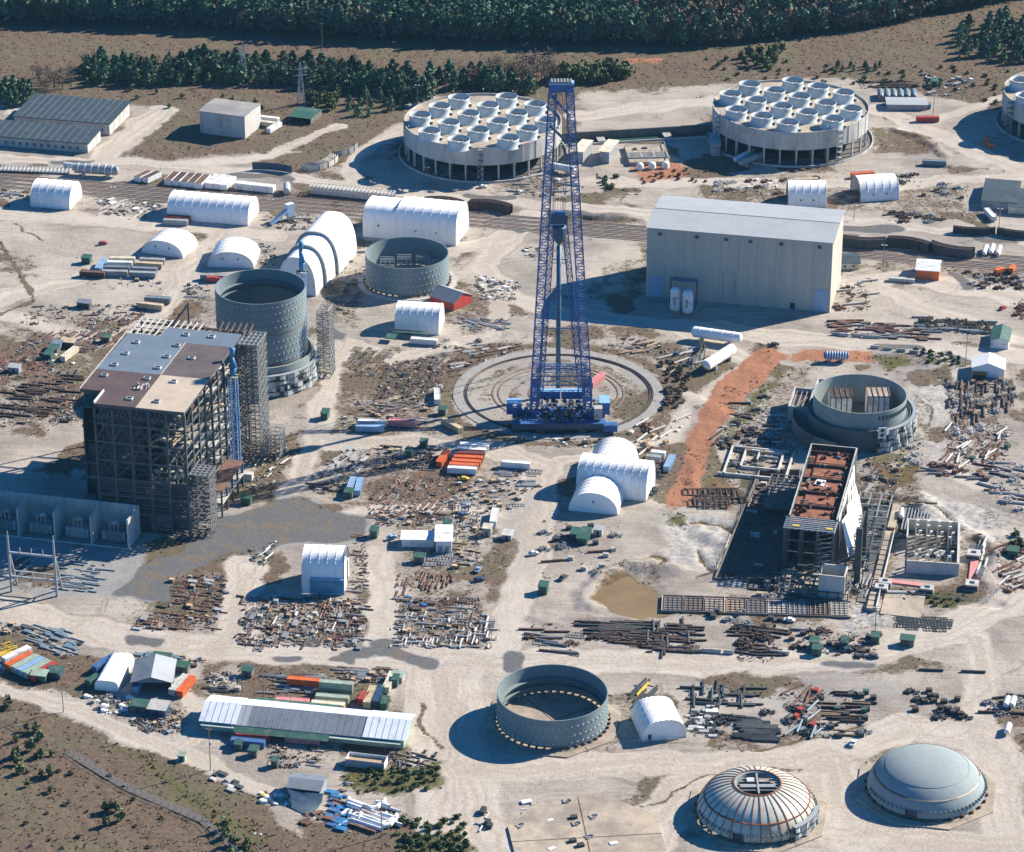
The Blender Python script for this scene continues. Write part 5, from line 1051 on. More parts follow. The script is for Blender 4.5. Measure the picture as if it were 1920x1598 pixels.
t=thing('fire_wall_corner','small freestanding U of grey concrete walls right of the transformer bays','fire wall',at(283,990),GA); b=MB(); b.box(0,9.2,0,.6,-.3,9,'pale_concrete'); b.box(0,.6,.6,8,-.3,9,'pale_concrete'); b.box(0,12.5,8,8.6,-.3,9.,'pale_concrete'); b.build('walls',t)
# gantry
g0=at(22,1108); g1=at(107,1117); d=g1-g0; t=thing('switchyard_gantry','grey steel A-frame switchyard gantry in front of the transformer bays','gantry',g0,math.atan2(d.y,d.x)); L=d.length
for x in (0,L):
    b=MB(); b.tube((x,0,0),(x,0,24),.6,'galvanised',8,.45); b.tube((x,6,0),(x,.4,17),.45,'galvanised',8); b.tube((x,.2,17),(x,.2,26),.25,'galvanised',6); b.bar((x,0,6),(x,4,6),.3,'galvanised'); b.build('a_frame_leg',t)
b=MB()
for z in (6.5,17): b.bar((0,0,z),(L,0,z),.7,'galvanised')
b.bar((0,3.5,7),(L,3.5,7),.5,'galvanised')
for i in range(1,4): b.bar((L*i/4,0,17),(L*i/4,0,19.5),.3,'galvanised'); b.bar((L*i/4,0,6.5),(L*i/4,0,9),.3,'galvanised')
b.build('crossbeam',t)
# ---------------- containers and trailers ----------------
CM={}
def cont_mesh(L,col,h,w,side):
    k=(round(L,1),col,h,w)
    if k in CM: return CM[k]
    sm=col if side is None else side
    b=MB(); b.box(-L/2,L/2,-w/2,w/2,.12,h,sm,col); n=int(L/.9)
    for i in range(n+1):
        x=-L/2+L*i/n; 
        for s in (-1,1): b.box(x-.12,x+.12,min(s*w/2,s*(w/2+.09)),max(s*w/2,s*(w/2+.09)),.2,h-.15,sm)
        if i<n: b.box(x+.3,x+.5,-w/2+.1,w/2-.1,h,h+.05,col)
    for s in (-1,1): b.box(-L/2,L/2,s*w/2-.08,s*w/2+.08,h-.02,h+.12,sm)
    d=MB(); d.box(L/2+.01,L/2+.1,-w/2+.1,w/2-.1,.25,h-.12,sm)
    for y in (-w/4,0,w/4): d.box(L/2+.1,L/2+.16,y-.05,y+.05,.3,h-.2,'grey_steel')
    CM[k]=(b.mesh('body'),d.mesh('door')); return CM[k]
CG={'shipping containers':0}
def C_(x1,y1,x2,y2,col,label,h=2.6,w=2.5,z=0,side=None,snap=True,name='shipping_container',cat='container',group='shipping containers'):
    a=at(x1,y1,z+h);c=at(x2,y2,z+h); d=c-a; L=d.length
    if snap: L=12.2 if L>8.5 else 6.1
    m=(a+c)/2; rz=math.atan2(d.y,d.x); 
    if rz>math.pi/2: rz-=math.pi
    if rz<-math.pi/2: rz+=math.pi
    t=thing(name,label,cat,(m.x,m.y,z),rz,group); bm,dm=cont_mesh(L,col,h,w,side)
    place('body',bm,None,None,(0,0,0),parent=t); place('door',dm,None,None,(0,0,0),parent=t); return t
for r in [
 (192,507,238,508,'grey_paint','grey container at the left end of the front row below the two-vent white domed shelter'),(243,509,293,511,'grey_paint','grey container at the right end of the front row below the two-vent domed shelter'),
 (194,499,243,500,'slate_roof','dark-roofed container, left of two in the second row below the two-vent domed shelter'),(246,501,295,503,'slate_roof','dark-roofed container, right of two in the second row below the two-vent domed shelter'),
 (200,490,248,491,'white_paint','white-topped container, left in the third row below the two-vent domed shelter'),(256,491,305,494,'beige_paint','beige-topped container, right in the third row below the two-vent domed shelter'),
 (205,482,253,483,'cream_paint','cream container in the rearmost row, left side, below the two-vent domed shelter'),(262,484,308,486,'grey_paint','grey container in the rearmost row, right side, below the two-vent domed shelter'),
 (195,484,182,503,'lightblue_paint','pale blue container set crosswise at the left of the grey container block'),(157,508,190,510,'rust','rusty low container left of the grey container block'),
 (273,556,318,559,'bluegrey_paint','dark grey-blue container behind a beige one, above the upper left yard'),(256,566,308,572,'beige_paint','beige-topped container in front of a dark grey-blue one, above the upper left yard'),
 (306,411,352,413,'grey_paint','grey container at the front left foot of the long white barrel shelter'),(311,404,356,407,'red_paint','red container behind a grey one at the foot of the long white barrel shelter'),
 (838,875,895,878,'white_paint','white container at the front of the orange container block'),(841,868,898,871,'orange_paint','orange container directly behind the white front one of the block'),(844,861,904,865,'orange_paint','second orange container from the front of the block'),(849,854,907,857,'orange_paint','third orange container from the front of the block'),(853,847,908,849,'maroon_paint','maroon container between orange ones and two white ones'),
 (857,839,911,842,'white_paint','white container just behind the maroon one, striped by the crane shadow'),(863,831,916,834,'white_paint','white container at the very back of the orange container block'),(838,843,823,866,'orange_paint','orange container standing askew left of the orange container block'),
 (940,864,994,868,'white_paint','single white container on the sand right of the orange container block'),
 (665,797,722,799,'lightblue_paint','pale container with white end beside a pinkish one, left of the crane ring'),(669,787,726,790,'white_paint','white container behind a pale one, left of the crane ring'),(728,787,780,790,'pink_paint','faded pink container end-on to two white ones, left of the crane ring'),
 (831,784,864,802,'beige_paint','beige container lying diagonally at the lower left edge of the crane ring'),(819,724,820,752,'white_paint','white container standing lengthwise left of the crane ring'),(770,633,820,637,'white_paint','white trailer in front of the shelter with the green lean-to'),
 (1107,718,1131,698,'pink_paint','faded red-pink container inside the crane ring'),(929,952,924,978,'white_paint','white container standing lengthwise in the middle of the sandy junction yard'),
 (1211,853,1240,856,'grey_paint','grey container beside the white shelter trio, left of a pale blue one'),(1222,845,1246,848,'white_paint','small white container behind a grey one beside the shelter trio'),(1262,851,1249,876,'lightblue_paint','pale blue container standing lengthwise next to the red clay bank'),
 (14,1231,48,1215,'white_paint','white container between yellow beams and the bright orange container'),(13,1246,58,1222,'orange_paint','bright orange container in the coloured row at the left edge'),(25,1251,70,1227,'lightgreen_paint','green container next to the bright orange one in the coloured row'),(36,1256,81,1232,'lightblue_paint','blue-violet container between two green ones in the coloured row'),(47,1261,92,1237,'lightgreen_paint','green container next to the red one in the coloured row'),(58,1267,105,1241,'red_paint','faded red container, last of the coloured row at the left edge'),
 (3,1242,-30,1258,'blue_paint','blue container cut by the left edge beside the coloured row'),
 (180,1248,214,1227,'blue_paint','blue container along the left side of the low white shed'),(165,1276,184,1264,'green_paint','green short container behind the near corner of the low white shed'),
 (336,1297,361,1266,'orange_paint','orange container on the right side of the blue-grey workshop'),(324,1291,347,1266,'white_steel','pale container squeezed between workshop and orange container'),(252,1290,272,1256,'lightblue_paint','pale blue container along the left side of the blue-grey workshop'),
 (540,1270,598,1275,'orange_paint','orange-red container with streaked roof beside a tall light green one'),(592,1302,654,1307,'lightgreen_paint','light green container in front of the tall light green pair'),(517,1309,579,1313,'pink_paint','pink container directly behind the long patchwork shed'),(583,1315,646,1320,'cream_paint','cream container directly behind the long patchwork shed'),
 (686,1297,677,1310,'red_paint','short red container left of an upright beige one'),(700,1285,687,1317,'beige_paint','beige container standing lengthwise beside a short red one'),(738,1258,723,1289,'cream_paint','long cream container standing lengthwise at the right of the container yard'),(714,1286,705,1312,'navy_paint','dark blue container in the shade between beige and cream ones'),(724,1305,719,1319,'green_paint','short green container below the long cream one'),
 (441,1373,506,1377,'red_paint','red container with peeling roof in front of the long patchwork shed'),(432,1384,497,1390,'blue_paint','blue container in front of a red one below the long patchwork shed'),(535,1378,600,1383,'pink_paint','pink container in front of the long patchwork shed'),
 (1730,300,1774,302,'bluegrey_paint','blue-grey trailer on the brown slope right of the right cooling tower'),(1720,219,1759,219,'red_paint','red low trailer below the long grey shed at the upper right'),(1705,193,1744,195,'bluegrey_paint','blue-grey container beside the long grey shed at the upper right'),
 (1851,257,1858,268,'orange_paint','small orange container near the shadow of the cut-off cooling tower'),(1597,325,1638,322,'orange_paint','orange container behind the right one of the open-ended shelter pair'),(1492,335,1531,334,'beige_paint','beige container behind the left one of the open-ended shelter pair'),
 (1848,388,1866,408,'white_paint','white short container between the two dark-roofed buildings'),(1561,477,1610,480,'grey_paint','grey container hidden behind the cream cabin'),
 (375,514,425,516,'grey_paint','long grey container in front of the white domed shelter nearest the tall vessel'),(0,228,12,231,'white_paint','white container at the left edge by the rear low warehouse'),(485,217,520,221,'white_paint','white trailer immediately right of the grey block building'),(487,226,514,230,'cream_paint','cream trailer in front of a white one, right of the grey block building'),(506,240,522,230,'white_paint','white tank trailer parked askew by the grey block building'),
 (1876,617,1890,618,'white_paint','pale short container behind the green-roofed small building')]: C_(*r)
C_(663,893,654,919,'lightblue_paint','pale blue container, left of a pair standing lengthwise above the gravel lot'); C_(677,894,669,921,'lightblue_paint','pale blue container, right of a pair standing lengthwise above the gravel lot')
C_(600,1276,661,1281,'lightgreen_paint','upper of two stacked light green containers',z=2.65); C_(600,1283,661,1288,'lightgreen_paint','lower of two stacked light green containers')
C_(1670,520,1712,523,'white_steel','white flat trailer loaded with blue drums, left of the orange-walled building',h=1.6)
# white modules and wagons along the railway
for r in [(257,331,280,320,'rust','rust-topped white module beside the railway, leftmost of a pair'),(272,333,297,321,'dark_rust','rust-topped white module beside the railway, rightmost of a pair'),
 (314,338,331,322,'rust','open rust-topped module, first of the five from the left'),(329,339,346,323,'dark_rust','open rust-topped module, second of the five from the left'),(344,341,361,324,'rust','open rust-topped module, third of the five from the left'),(358,342,375,325,'dark_rust','open rust-topped module, fourth of the five from the left'),(371,344,388,327,'rust','open rust-topped module, last of the five'),
 (391,344,410,327,'white_paint','white wrapped module, left of three beside the railway'),(405,345,424,328,'white_paint','white wrapped module, middle of three beside the railway'),(419,347,436,330,'white_paint','white wrapped module, right of three beside the railway')]:
    C_(*r[:4],r[4],r[5],h=3,w=3.8,side='white_paint',name='steel_module',cat='module',group='modules stored beside the railway',snap=False)
C_(442,341,478,345,'white_paint','long white wrapped module, left half of a pair by the railway',h=3.4,w=4,snap=False,name='steel_module',cat='module',group='modules stored beside the railway'); C_(480,345,514,349,'white_paint','long white wrapped module, right half of a pair by the railway',h=3.4,w=4,snap=False,name='steel_module',cat='module',group='modules stored beside the railway')
def truss(x1,y1,x2,y2,label,m='white_steel',w=3.2,h=3.6):
    a=at(x1,y1);c=at(x2,y2);d=c-a;L=d.length; t=thing('truss_box',label,'truss',a,math.atan2(d.y,d.x)); b=MB(); b.box(0,L,0,w,.3,.5,m); n=int(L/2)
    b.box(0,L,0,.15,.3,h*.6,m); b.box(0,L,w-.15,w,.3,h*.6,m)
    for i in range(n+1):
        x=L*i/n
        for y in (0,w): b.bar((x,y,0),(x,y,h),.25,m)
        b.bar((x,0,h),(x,w,h),.3,m)
        if i<n: b.bar((x,0,.4),(x+L/n,0,h),.2,m); b.bar((x,0,h),(x+L/n,w,h),.2,m)
    for y in (0,w): b.bar((0,y,h),(L,y,h),.3,m)
    b.build('frame',t)
truss(580,364,735,380,'long white latticed wagon load lying beside the railway near the cooling tower',w=6,h=4)
truss(0,322,130,327,'low pale slatted deck load beside the railway at the left edge',w=6,h=1.2)
def cyl(x1,y1,x2,y2,r,m,name,label,cat,group=None,bands=0,saddle=True,z=.9,dome=True):
    a=at(x1,y1,r+z);c=at(x2,y2,r+z);d=c-a;L=d.length; t=thing(name,label,cat,(a.x,a.y,0),math.atan2(d.y,d.x),group); b=MB(); Z0=r+z
    b.tube((0,0,Z0),(L,0,Z0),r,m,18,cap=not dome)
    if dome: b.tube((L,0,Z0),(L+r*.45,0,Z0),r,m,18,r*.55); b.tube((0,0,Z0),(-r*.45,0,Z0),r,m,18,r*.55)
    if bands:
        for i in range(bands): b.tube((L*(i+.5)/bands-.2,0,Z0),(L*(i+.5)/bands+.2,0,Z0),r*1.05,'light_roof' if bands>5 else m,18)
    b.build('shell',t,True)
    if saddle:
        for f in (.2,.8): b=MB(); b.box(L*f-.6,L*f+.6,-r,r,-.1,z+r*.35,'galvanised'); b.build('saddle',t)
    return t
cyl(1302,622,1386,634,2.5,'white_fabric','wrapped_vessel','long white wrapped vessel lying nearest the big tan hall','vessel','white wrapped vessels',4)
cyl(1326,684,1372,655,2.6,'white_fabric','wrapped_vessel','shorter white wrapped vessel lying askew in front of the longer one','vessel','white wrapped vessels',3)
cyl(1548,666,1588,667,1.9,'blue_paint','ribbed_tank','blue-grey ribbed horizontal tank on the red soil behind the right vessel','tank',None,8)
cyl(142,315,218,320,2.6,'grey_paint','tank_wagon','grey cylindrical load on the siding at the upper left','tank wagon',None,6)
cyl(120,308,140,311,1.2,'white_paint','pipe_section','short white pipe load left of the grey cylindrical load','pipe')
cyl(538,357,538,347,1.8,'galvanised','upright_tank','small pale tank beside the railway right of the wrapped modules','tank')
for k in range(6): cyl(1652+k*12.5,181,1650+k*12.5,170,1.5,'bluegrey_paint','barrel_trailer','blue-grey round-topped trailer, '+('first','second','third','fourth','fifth','last')[k]+' from the left in the row of six at the upper right','trailer','row of round-topped trailers',3,True)
cyl(1690,968,1691,955,1.0,'white_paint','small_tank','pale upright-looking tank on the brown wet soil right of the turbine hall','tank'); cyl(1379,300,1412,283,1.6,'white_paint','large_pipe','big white pipe lying under the edge of the right cooling tower','pipe',None,5); cyl(1388,306,1430,289,1.7,'grey_paint','large_pipe','big grey pipe lying in front of the white one at the right cooling tower','pipe',None,5); cyl(1030,310,1075,318,1.8,'white_paint','large_pipe','big white pipe piece seen through the crane legs near the left cooling tower','pipe',None,4)
for k,(x,y,l) in enumerate([(1886,1322,'left of two white cylinders at the lower right edge'),(1897,1322,'right of two white cylinders at the lower right edge'),(1888,1372,'single white tank on the sand below two white cylinders at the right edge'),(1845,475,'left of three white cylinders beside the curved dark segments at the right'),(1858,473,'middle of three white cylinders beside the curved dark segments at the right'),(1871,476,'right of three white cylinders beside the curved dark segments at the right')]): cyl(x,y,x+4,y-13,1.2,'white_paint','small_tank',l,'tank','small white cylinders',0,False,.3)
# curved shell segments
def segs(x1,y1,x2,y2,bow,h,m,label,n=1,gap=1.6,lean=.0,top='dark_rust'):
    a=at(x1,y1);c=at(x2,y2);d=c-a;L=d.length; t=thing('curved_segment',label,'curved plate',a,math.atan2(d.y,d.x),'curved steel shell segments')
    for q in range(n):
        b=MB(); P=[];k=12
        for i in range(k+1):
            f=i/k; y=q*gap+bow*4*f*(1-f); P.append((L*f,y))
        for i in range(k):
            (xa,ya),(xb,yb)=P[i],P[i+1]; b.add([(xa,ya,0),(xb,yb,0),(xb,yb+lean,h),(xa,ya+lean,h),(xa,ya+.5,0),(xb,yb+.5,0),(xb,yb+lean+.5,h),(xa,ya+lean+.5,h)],[(0,1,2,3),(5,4,7,6)],m); b.add([(xa,ya+lean,h),(xb,yb+lean,h),(xb,yb+lean+.5,h),(xa,ya+lean+.5,h)],[(0,1,2,3)],top)
            if i%3==0: b.bar((xa,ya-.2,0),(xa,ya+lean-.2,h),.25,m)
        b.add([(P[0][0],P[0][1],0),(P[0][0],P[0][1]+.5,0),(P[0][0],P[0][1]+lean+.5,h),(P[0][0],P[0][1]+lean,h)],[(0,1,2,3)],m); b.build('curved_plate',t)
for r in [(1580,462,1660,466,-2.5,5,'dark_steel','black curved shell segments in a row beside the track, the one nearest the tan hall',3),(1661,464,1740,476,2.5,5,'dark_steel','black curved shell segments in a row beside the track, the middle ones',3),(1743,472,1823,486,-2.5,5,'dark_steel','black curved shell segments in a row beside the track, the far right ones',3),
 (1787,437,1866,440,-1.5,3.4,'dark_steel','black curved segment behind the row beside the track, left one',2),(1869,440,1940,448,-1.5,3.4,'dark_steel','black curved segment behind the row beside the track, cut by the right edge',2),
 (795,385,868,392,3,4,'dark_rust','dark curved segments right behind the twin white barrel shelter, left group',2),(878,393,957,403,3,4.4,'dark_rust','dark curved segments right behind the twin white barrel shelter, right group',3),
 (474,318,547,325,1.5,4,'navy_paint','dark blue curved segment on the brown verge above the railway modules',1),(578,322,634,300,-4,3.2,'white_steel','nested rusty-edged white curved segments beside the left cooling tower road',4),(622,296,671,277,-3,3.2,'grey_steel','pale grey curved segment furthest up the road to the left cooling tower',1),
 (1298,684,1318,650,-3,3.,'grey_steel','rusty curved segment lying beside the wrapped white vessels',2)]: segs(*r)
# small green-roofed sheds and cabins
SH={}
def shed_mesh(w,d,h,wall,roof):
    k=(w,d,h,wall,roof)
    if k not in SH:
        b=MB(); b.box(-w/2,w/2,-d/2,d/2,0,h,wall); r=MB(); r.add([(-w/2-.3,-d/2-.3,h),(w/2+.3,-d/2-.3,h),(w/2+.3,d/2+.3,h+.5),(-w/2-.3,d/2+.3,h+.5),(-w/2-.3,-d/2-.3,h+.2),(w/2+.3,-d/2-.3,h+.2),(w/2+.3,d/2+.3,h+.7),(-w/2-.3,d/2+.3,h+.7)],[(3,2,1,0),(4,5,6,7),(0,1,5,4),(1,2,6,5),(2,3,7,6),(3,0,4,7)],roof); d_=MB(); d_.box(-.5,.5,-d/2-.06,-d/2-.003,0,2.,'glass_dark'); SH[k]=(b.mesh('walls'),r.mesh('roof'),d_.mesh('door'))
    return SH[k]
def shed(px,py,label,w=4.5,d=4,h=2.6,wall='dark_concrete',roof='green_paint',rz=GA):
    w*=.85;d*=.85;p=at(px,py); t=thing('site_shed',label,'shed',p,rz,'small site sheds')
    for n,m in zip(('walls','roof','door'),shed_mesh(w,d,h,wall,roof)): place(n,m,None,None,(0,0,0),parent=t)
for r in [(465,1266,'small green-roofed shed beside a pipe rack at the lower left road',4.5,4),(262,1331,'dark green shed in front of the workshop, left of a pale-roofed one',7,5),(298,1336,'flat pale-roofed shed right of a dark green one in front of the workshop',8,7,2.8,'navy_paint','white_steel'),(302,1252,'green-roofed shed behind the workshop ridge',8,8,4),(342,1258,'small green-roofed shed right behind the workshop',6,4),
 (1019,1110,'lone dark green shed on the open sand near the road junction',4,4.5,3.2,'green_paint'),(1080,1009,'largest of the dark green sheds clustered on the central sand',4.5,6,3,'green_paint'),(1099,1008,'middle dark green shed of the cluster on the central sand',4,5.5,3,'green_paint'),(1092,1018,'front dark green shed of the cluster on the central sand',5,3.5,2.6,'green_paint'),(1122,1002,'grey-white cabin right of the dark green shed cluster',4,3.4,2.6,'white_steel','grey_roof'),
 (655,931,'green-roofed shed below the pale blue containers',4,4,2.6),(702,1005,'green shed on the sand left of the white site office',3.6,4,3,'green_paint'),(787,1053,'green-roofed shed below the long white site office',5,3.5),(839,990,'green-roofed shed behind the tall white site office',3.4,3.4),(914,1002,'white-topped grey cabin in front of the lengthwise white container',4,4,3.4,'grey_paint','cream_paint'),(952,1008,'low cabin with striped roof on the central sandy road',4.4,5,2.,'grey_paint','white_steel'),
 (200,640,'green-roofed shed in the upper left pipe yard',4.5,4),(102,662,'green-roofed shed beside a long pale trailer in the upper left yard',5,5),(108,653,'blue-green shed behind the green one in the upper left yard',5,4,2.8,'grey_paint','bluegrey_paint'),(128,650,'tan-roofed dark cabin in the upper left yard',8,4,2.8,'dark_steel','beige_paint'),(610,783,'green shed beside the road left of the crane ring',3.5,5,2.8,'green_paint'),(830,776,'green-roofed shed at the crane ring edge above the beige container',4,3.5),
 (768,855,'dark green box shed beside grey tubes',3.4,3.4,2.8,'green_paint'),(795,838,'dark green shed left of the orange container block',3.6,3,2.8,'green_paint'),(462,943,'dark green shed on the gravel below the tower crane',5,3,2.6,'green_paint'),(163,492,'dark green shed left of the grey container block',5,4,2.8,'green_paint'),
 (1527,1213,'upper of two dark green sheds near the lower haul road, right side',4,4,2.8,'green_paint'),(1532,1226,'lower of two dark green sheds near the lower haul road, right side',4,3.4,2.6,'green_paint'),(1584,1212,'green-roofed shed behind a dark vehicle near the lower haul road',3,4),(1641,1203,'green shed at the foot of the lamp pole near the lower haul road',3.6,4,2.8,'green_paint'),(1701,1208,'lone green-roofed shed on the verge of the lower haul road',6,4,2.6),
 (1899,1043,'dark green shed among scrap at the right edge',5,4,3,'green_paint'),(746,1275,'open green-roofed frame shelter right of the container yard',5,4.5,2.2,'white_steel','lightgreen_paint'),(742,1284,'small green cabin next to the long cream container',2.5,4,3,'green_paint'),(75,1274,'left half of a low green shed in front of the faded red container',6.5,4.5,2.6,'green_paint','lightgreen_paint'),(104,1268,'dark green open shed beside the faded red container',6,5,2.6,'navy_paint','green_paint'),(448,1404,'small green shed in front of the blue container',3.,3,2.4,'green_paint'),(476,1416,'green-roofed shed with junk beside a rusty pile',3.6,3.5,2.6),(516,1436,'small green cabin by the rusty pile above the patched shed',2.6,3,2.6,'green_paint'),(342,1424,'yellow-grey box in the grass by the track at the lower left',3,2.6,2.,'lightgreen_paint','lightgreen_paint'),(1752,160,'small green building in the clutter at the far upper right',4,6,3,'green_paint'),
 (92,672,'dark green cabin left of the pale trailer in the upper left yard',4,5,2.6,'green_paint'),(28,697,'pale grey cabin in the upper left pipe yard',6,4,2.6,'grey_paint','grey_roof'),(158,575,'dark low cabin above the upper left pipe yard',7,4,2.4,'dark_steel','slate_roof')]:
    shed(*r)
shed(1850,712,'orange-roofed lean-to in front of the white gabled marquee',6.5,4,2.2,'dark_steel','orange_paint') if False else shed(1836,708,'orange-roofed lean-to in front of the white gabled marquee',6.5,4,2.2,'dark_steel','orange_paint')
C_(118,668,142,650,'cream_paint','long pale trailer standing crosswise in the upper left pipe yard')
t=thing('green_lean_to','green flat-roofed lean-to along the small white barrel shelter','lean-to',at(737,631),GA); b=MB(); b.box(0,16,0,2.6,2.3,2.6,'green_paint'); b.box(-2,2.5,-7,-2,1.9,2.3,'green_paint'); b.build('roof',t)
for x in (0.3,5,10,15.5): b=MB(); b.box(x,x+.3,.1,.4,0,2.3,'green_paint'); b.build('post',t)
gable((806,568),(851,583),(880,575),3.6,7,'red-walled shed with grey and white striped roof right of the steel ring','red_paint','slate_roof',roof2='grey_roof',name='red_shed',dep=13)
# blue hopper beside railway
t=thing('blue_hopper','pale blue angular plant structure beside the railway, left of the stepped shelter','plant structure',at(541,415),GA+.9); b=MB(); b.box(0,4,0,3,2,8.5,'lightblue_paint','light_roof'); b.build('hopper',t); b=MB(); b.add([(-10,0,1),(0,0,6),(0,2.5,6),(-10,2.5,1),(-10,0,0),(0,0,5),(0,2.5,5),(-10,2.5,0)],[(0,1,2,3),(7,6,5,4),(0,4,5,1),(1,5,6,2),(2,6,7,3),(3,7,4,0)],'lightblue_paint'); b.build('ramp',t)
for x in (.3,3.4): b=MB(); b.box(x,x+.3,0.1,.4,0,2,'grey_steel'); b.build('leg',t)
# open roofless pinkish container box
t=thing('open_box','roofless white box container full of tan rubble in the grass below the long shed','open container',at(648,1437),GA); b=MB(); L=14;w=5
b.box(0,L,0,.15,0,3,'grey_paint'); b.box(0,L,w-.15,w,0,3,'white_paint'); b.box(0,.15,.15,w-.15,0,3,'white_paint'); b.box(L-.15,L,.15,w-.15,0,3,'white_paint'); b.box(.15,L-.15,.15,w-.15,0,1.8,'tan_timber'); b.build('walls',t)
# blue tarpaulin of the patched shed
t=thing('blue_tarpaulin','crumpled blue tarpaulin hanging from the patched shed roof','tarpaulin',at(540,1496),GA); b=MB(); b.add([(0,-.7,4.2),(6,-1.1,3.6),(13,-.8,4.1),(2,-3,2.1),(7,-4.5,1.3),(13,-3,2),(3,-6,.1),(9,-9,.1),(12,-5,.3)],[(0,3,4,1),(1,4,5,2),(3,6,7,4),(4,7,8,5)],'bluegrey_paint'); b.build('sheet',t,True)
# vehicles
def vehicle(px,py,rz,col,label,cat='car'):
    t=thing('parked_car' if cat=='car' else 'truck',label,cat,at(px,py),rz); b=MB()
    if cat=='car':
        P=[(-2.2,.35),(-2.2,.85),(-1.5,1.0),(-.9,1.5),(.6,1.5),(1.2,1.0),(2.1,.85),(2.2,.35)]
    else: P=[(-3.5,.5),(-3.5,2.6),(1.2,2.6),(1.25,2.3),(2.6,2.3),(3.1,1.4),(3.6,1.3),(3.6,.5)]
    n=len(P); w=.9 if cat=='car' else 1.2; b.add([(x,-w,z) for x,z in P]+[(x,w,z) for x,z in P],[tuple(range(n)),tuple(range(n,2*n))[::-1]]+[(i,n+i,n+(i+1)%n,(i+1)%n) for i in range(n)],col); b.build('body',t)
    for x in (P[0][0]+.8,P[-1][0]-.8):
        for s in (-1,1): b=MB(); b.tube((x,s*w*.75,.38),(x,s*w*1.02,.38),.38,'dark_steel',10); b.build('wheel',t)
    b=MB(); z0,z1=(1.02,1.46) if cat=='car' else (1.5,2.25)
    x0=-1.2 if cat=='car' else 1.5; x1=.9 if cat=='car' else 2.7
    b.box(x0,x1,-w-.01,w+.01,z0,z1,'glass_dark'); b.build('windows',t)
for r in [(732,620,0.1,'red_paint','small red vehicle beside wooden crates'),]: pass
vehicle(897,1070,1.2,'lightblue_paint','small light blue vehicle parked near a dark one on the central sand'); vehicle(898,1089,.3,'navy_paint','dark blue pickup parked on the central sand below a light blue vehicle'); vehicle(1587,1221,.4,'navy_paint','dark vehicle beside a green-roofed shed near the lower haul road')
vehicle(400,476,.2,'red_paint','red vehicle behind the domed shelter nearest the tall vessel') if False else None
vehicle(193,458,.3,'red_paint','small red pickup alone on the sandy flat left of the domed shelters'); vehicle(402,528,0,'red_paint','red truck parked between a grey container and the tall vessel','truck'); vehicle(1876,512,.6,'orange_paint','orange machine truck at the right edge by the white cylinders','truck'); vehicle(1898,508,1.2,'orange_paint','second orange truck, closest to the right edge','truck'); vehicle(1480,1165,2.9,'white_paint','white car parked by yellow box and scrap near the haul road'); vehicle(672,1003,0,'navy_paint','dark vehicle left of the green shed near the gravel lot') if False else None
for _v in [(1000,1040,.3,'white_paint','white pickup on the sand left of the green shed cluster'),(1056,1085,1.,'dark_steel','dark pickup alone on the sand above the pond track'),(735,1010,.5,'lightblue_paint','light blue car left of the long white site office'),(870,900,0,'yellow_paint','yellow loader-like vehicle among the small crates'),(760,705,.8,'dark_steel','dark machine at the edge of the brown scrap yard'),(1452,648,.4,'dark_steel','dark vehicle beside the road near the wrapped vessels'),(905,352,.2,'white_paint','white pickup in front of the left cooling tower'),(1600,1395,1.2,'white_paint','white pickup on the pale gravel below the thin rods'),(420,620,.6,'white_paint','white car behind the rear frame of the steel building'),(1880,580,.8,'red_paint','red pickup near the right edge by the scrap'),(345,1012,.1,'navy_paint','dark vehicle parked on the grey gravel near the scaffold'),(1530,275+60,.2,'dark_steel','dark vehicle on the sand behind the left open shelter')]: vehicle(*_v)
vehicle(868,967,.5,'blue_paint','blue compressor-like vehicle in the yard above the white site office'); vehicle(783,1001,.6,'bluegrey_paint','grey-blue vehicle above the long white site office')
# poles
def pole(bx,by,ty_,label,lamp=True,box=False,r=.16):
    p=at(bx,by); h=max(6,zfor(p.x,p.y,ty_)); t=thing('lamp_pole' if lamp else 'utility_pole',label,'lamp pole' if lamp else 'utility pole',p,GA,'poles around the site'); b=MB(); b.tube((0,0,-.3),(0,0,h),r*1.3,'grey_steel' if lamp else 'wood',8,r*.8); b.build('pole',t)
    if lamp:
        b=MB(); b.bar((-1,0,h),(1,0,h),.18,'grey_steel'); b.build('arm',t)
        for s in (-1,1): b=MB(); b.box(s*1-.35,s*1+.35,-.25,.25,h-.1,h+.2,'white_paint'); b.build('lamp',t)
    else: b=MB(); b.bar((-1.2,0,h-.8),(1.2,0,h-.8),.2,'wood'); b.build('crossarm',t)
    if box: b=MB(); b.tube((.5,-.2,h*.6),(.5,-.2,h*.6+1.2),.4,'white_steel',8); b.build('transformer_can',t)
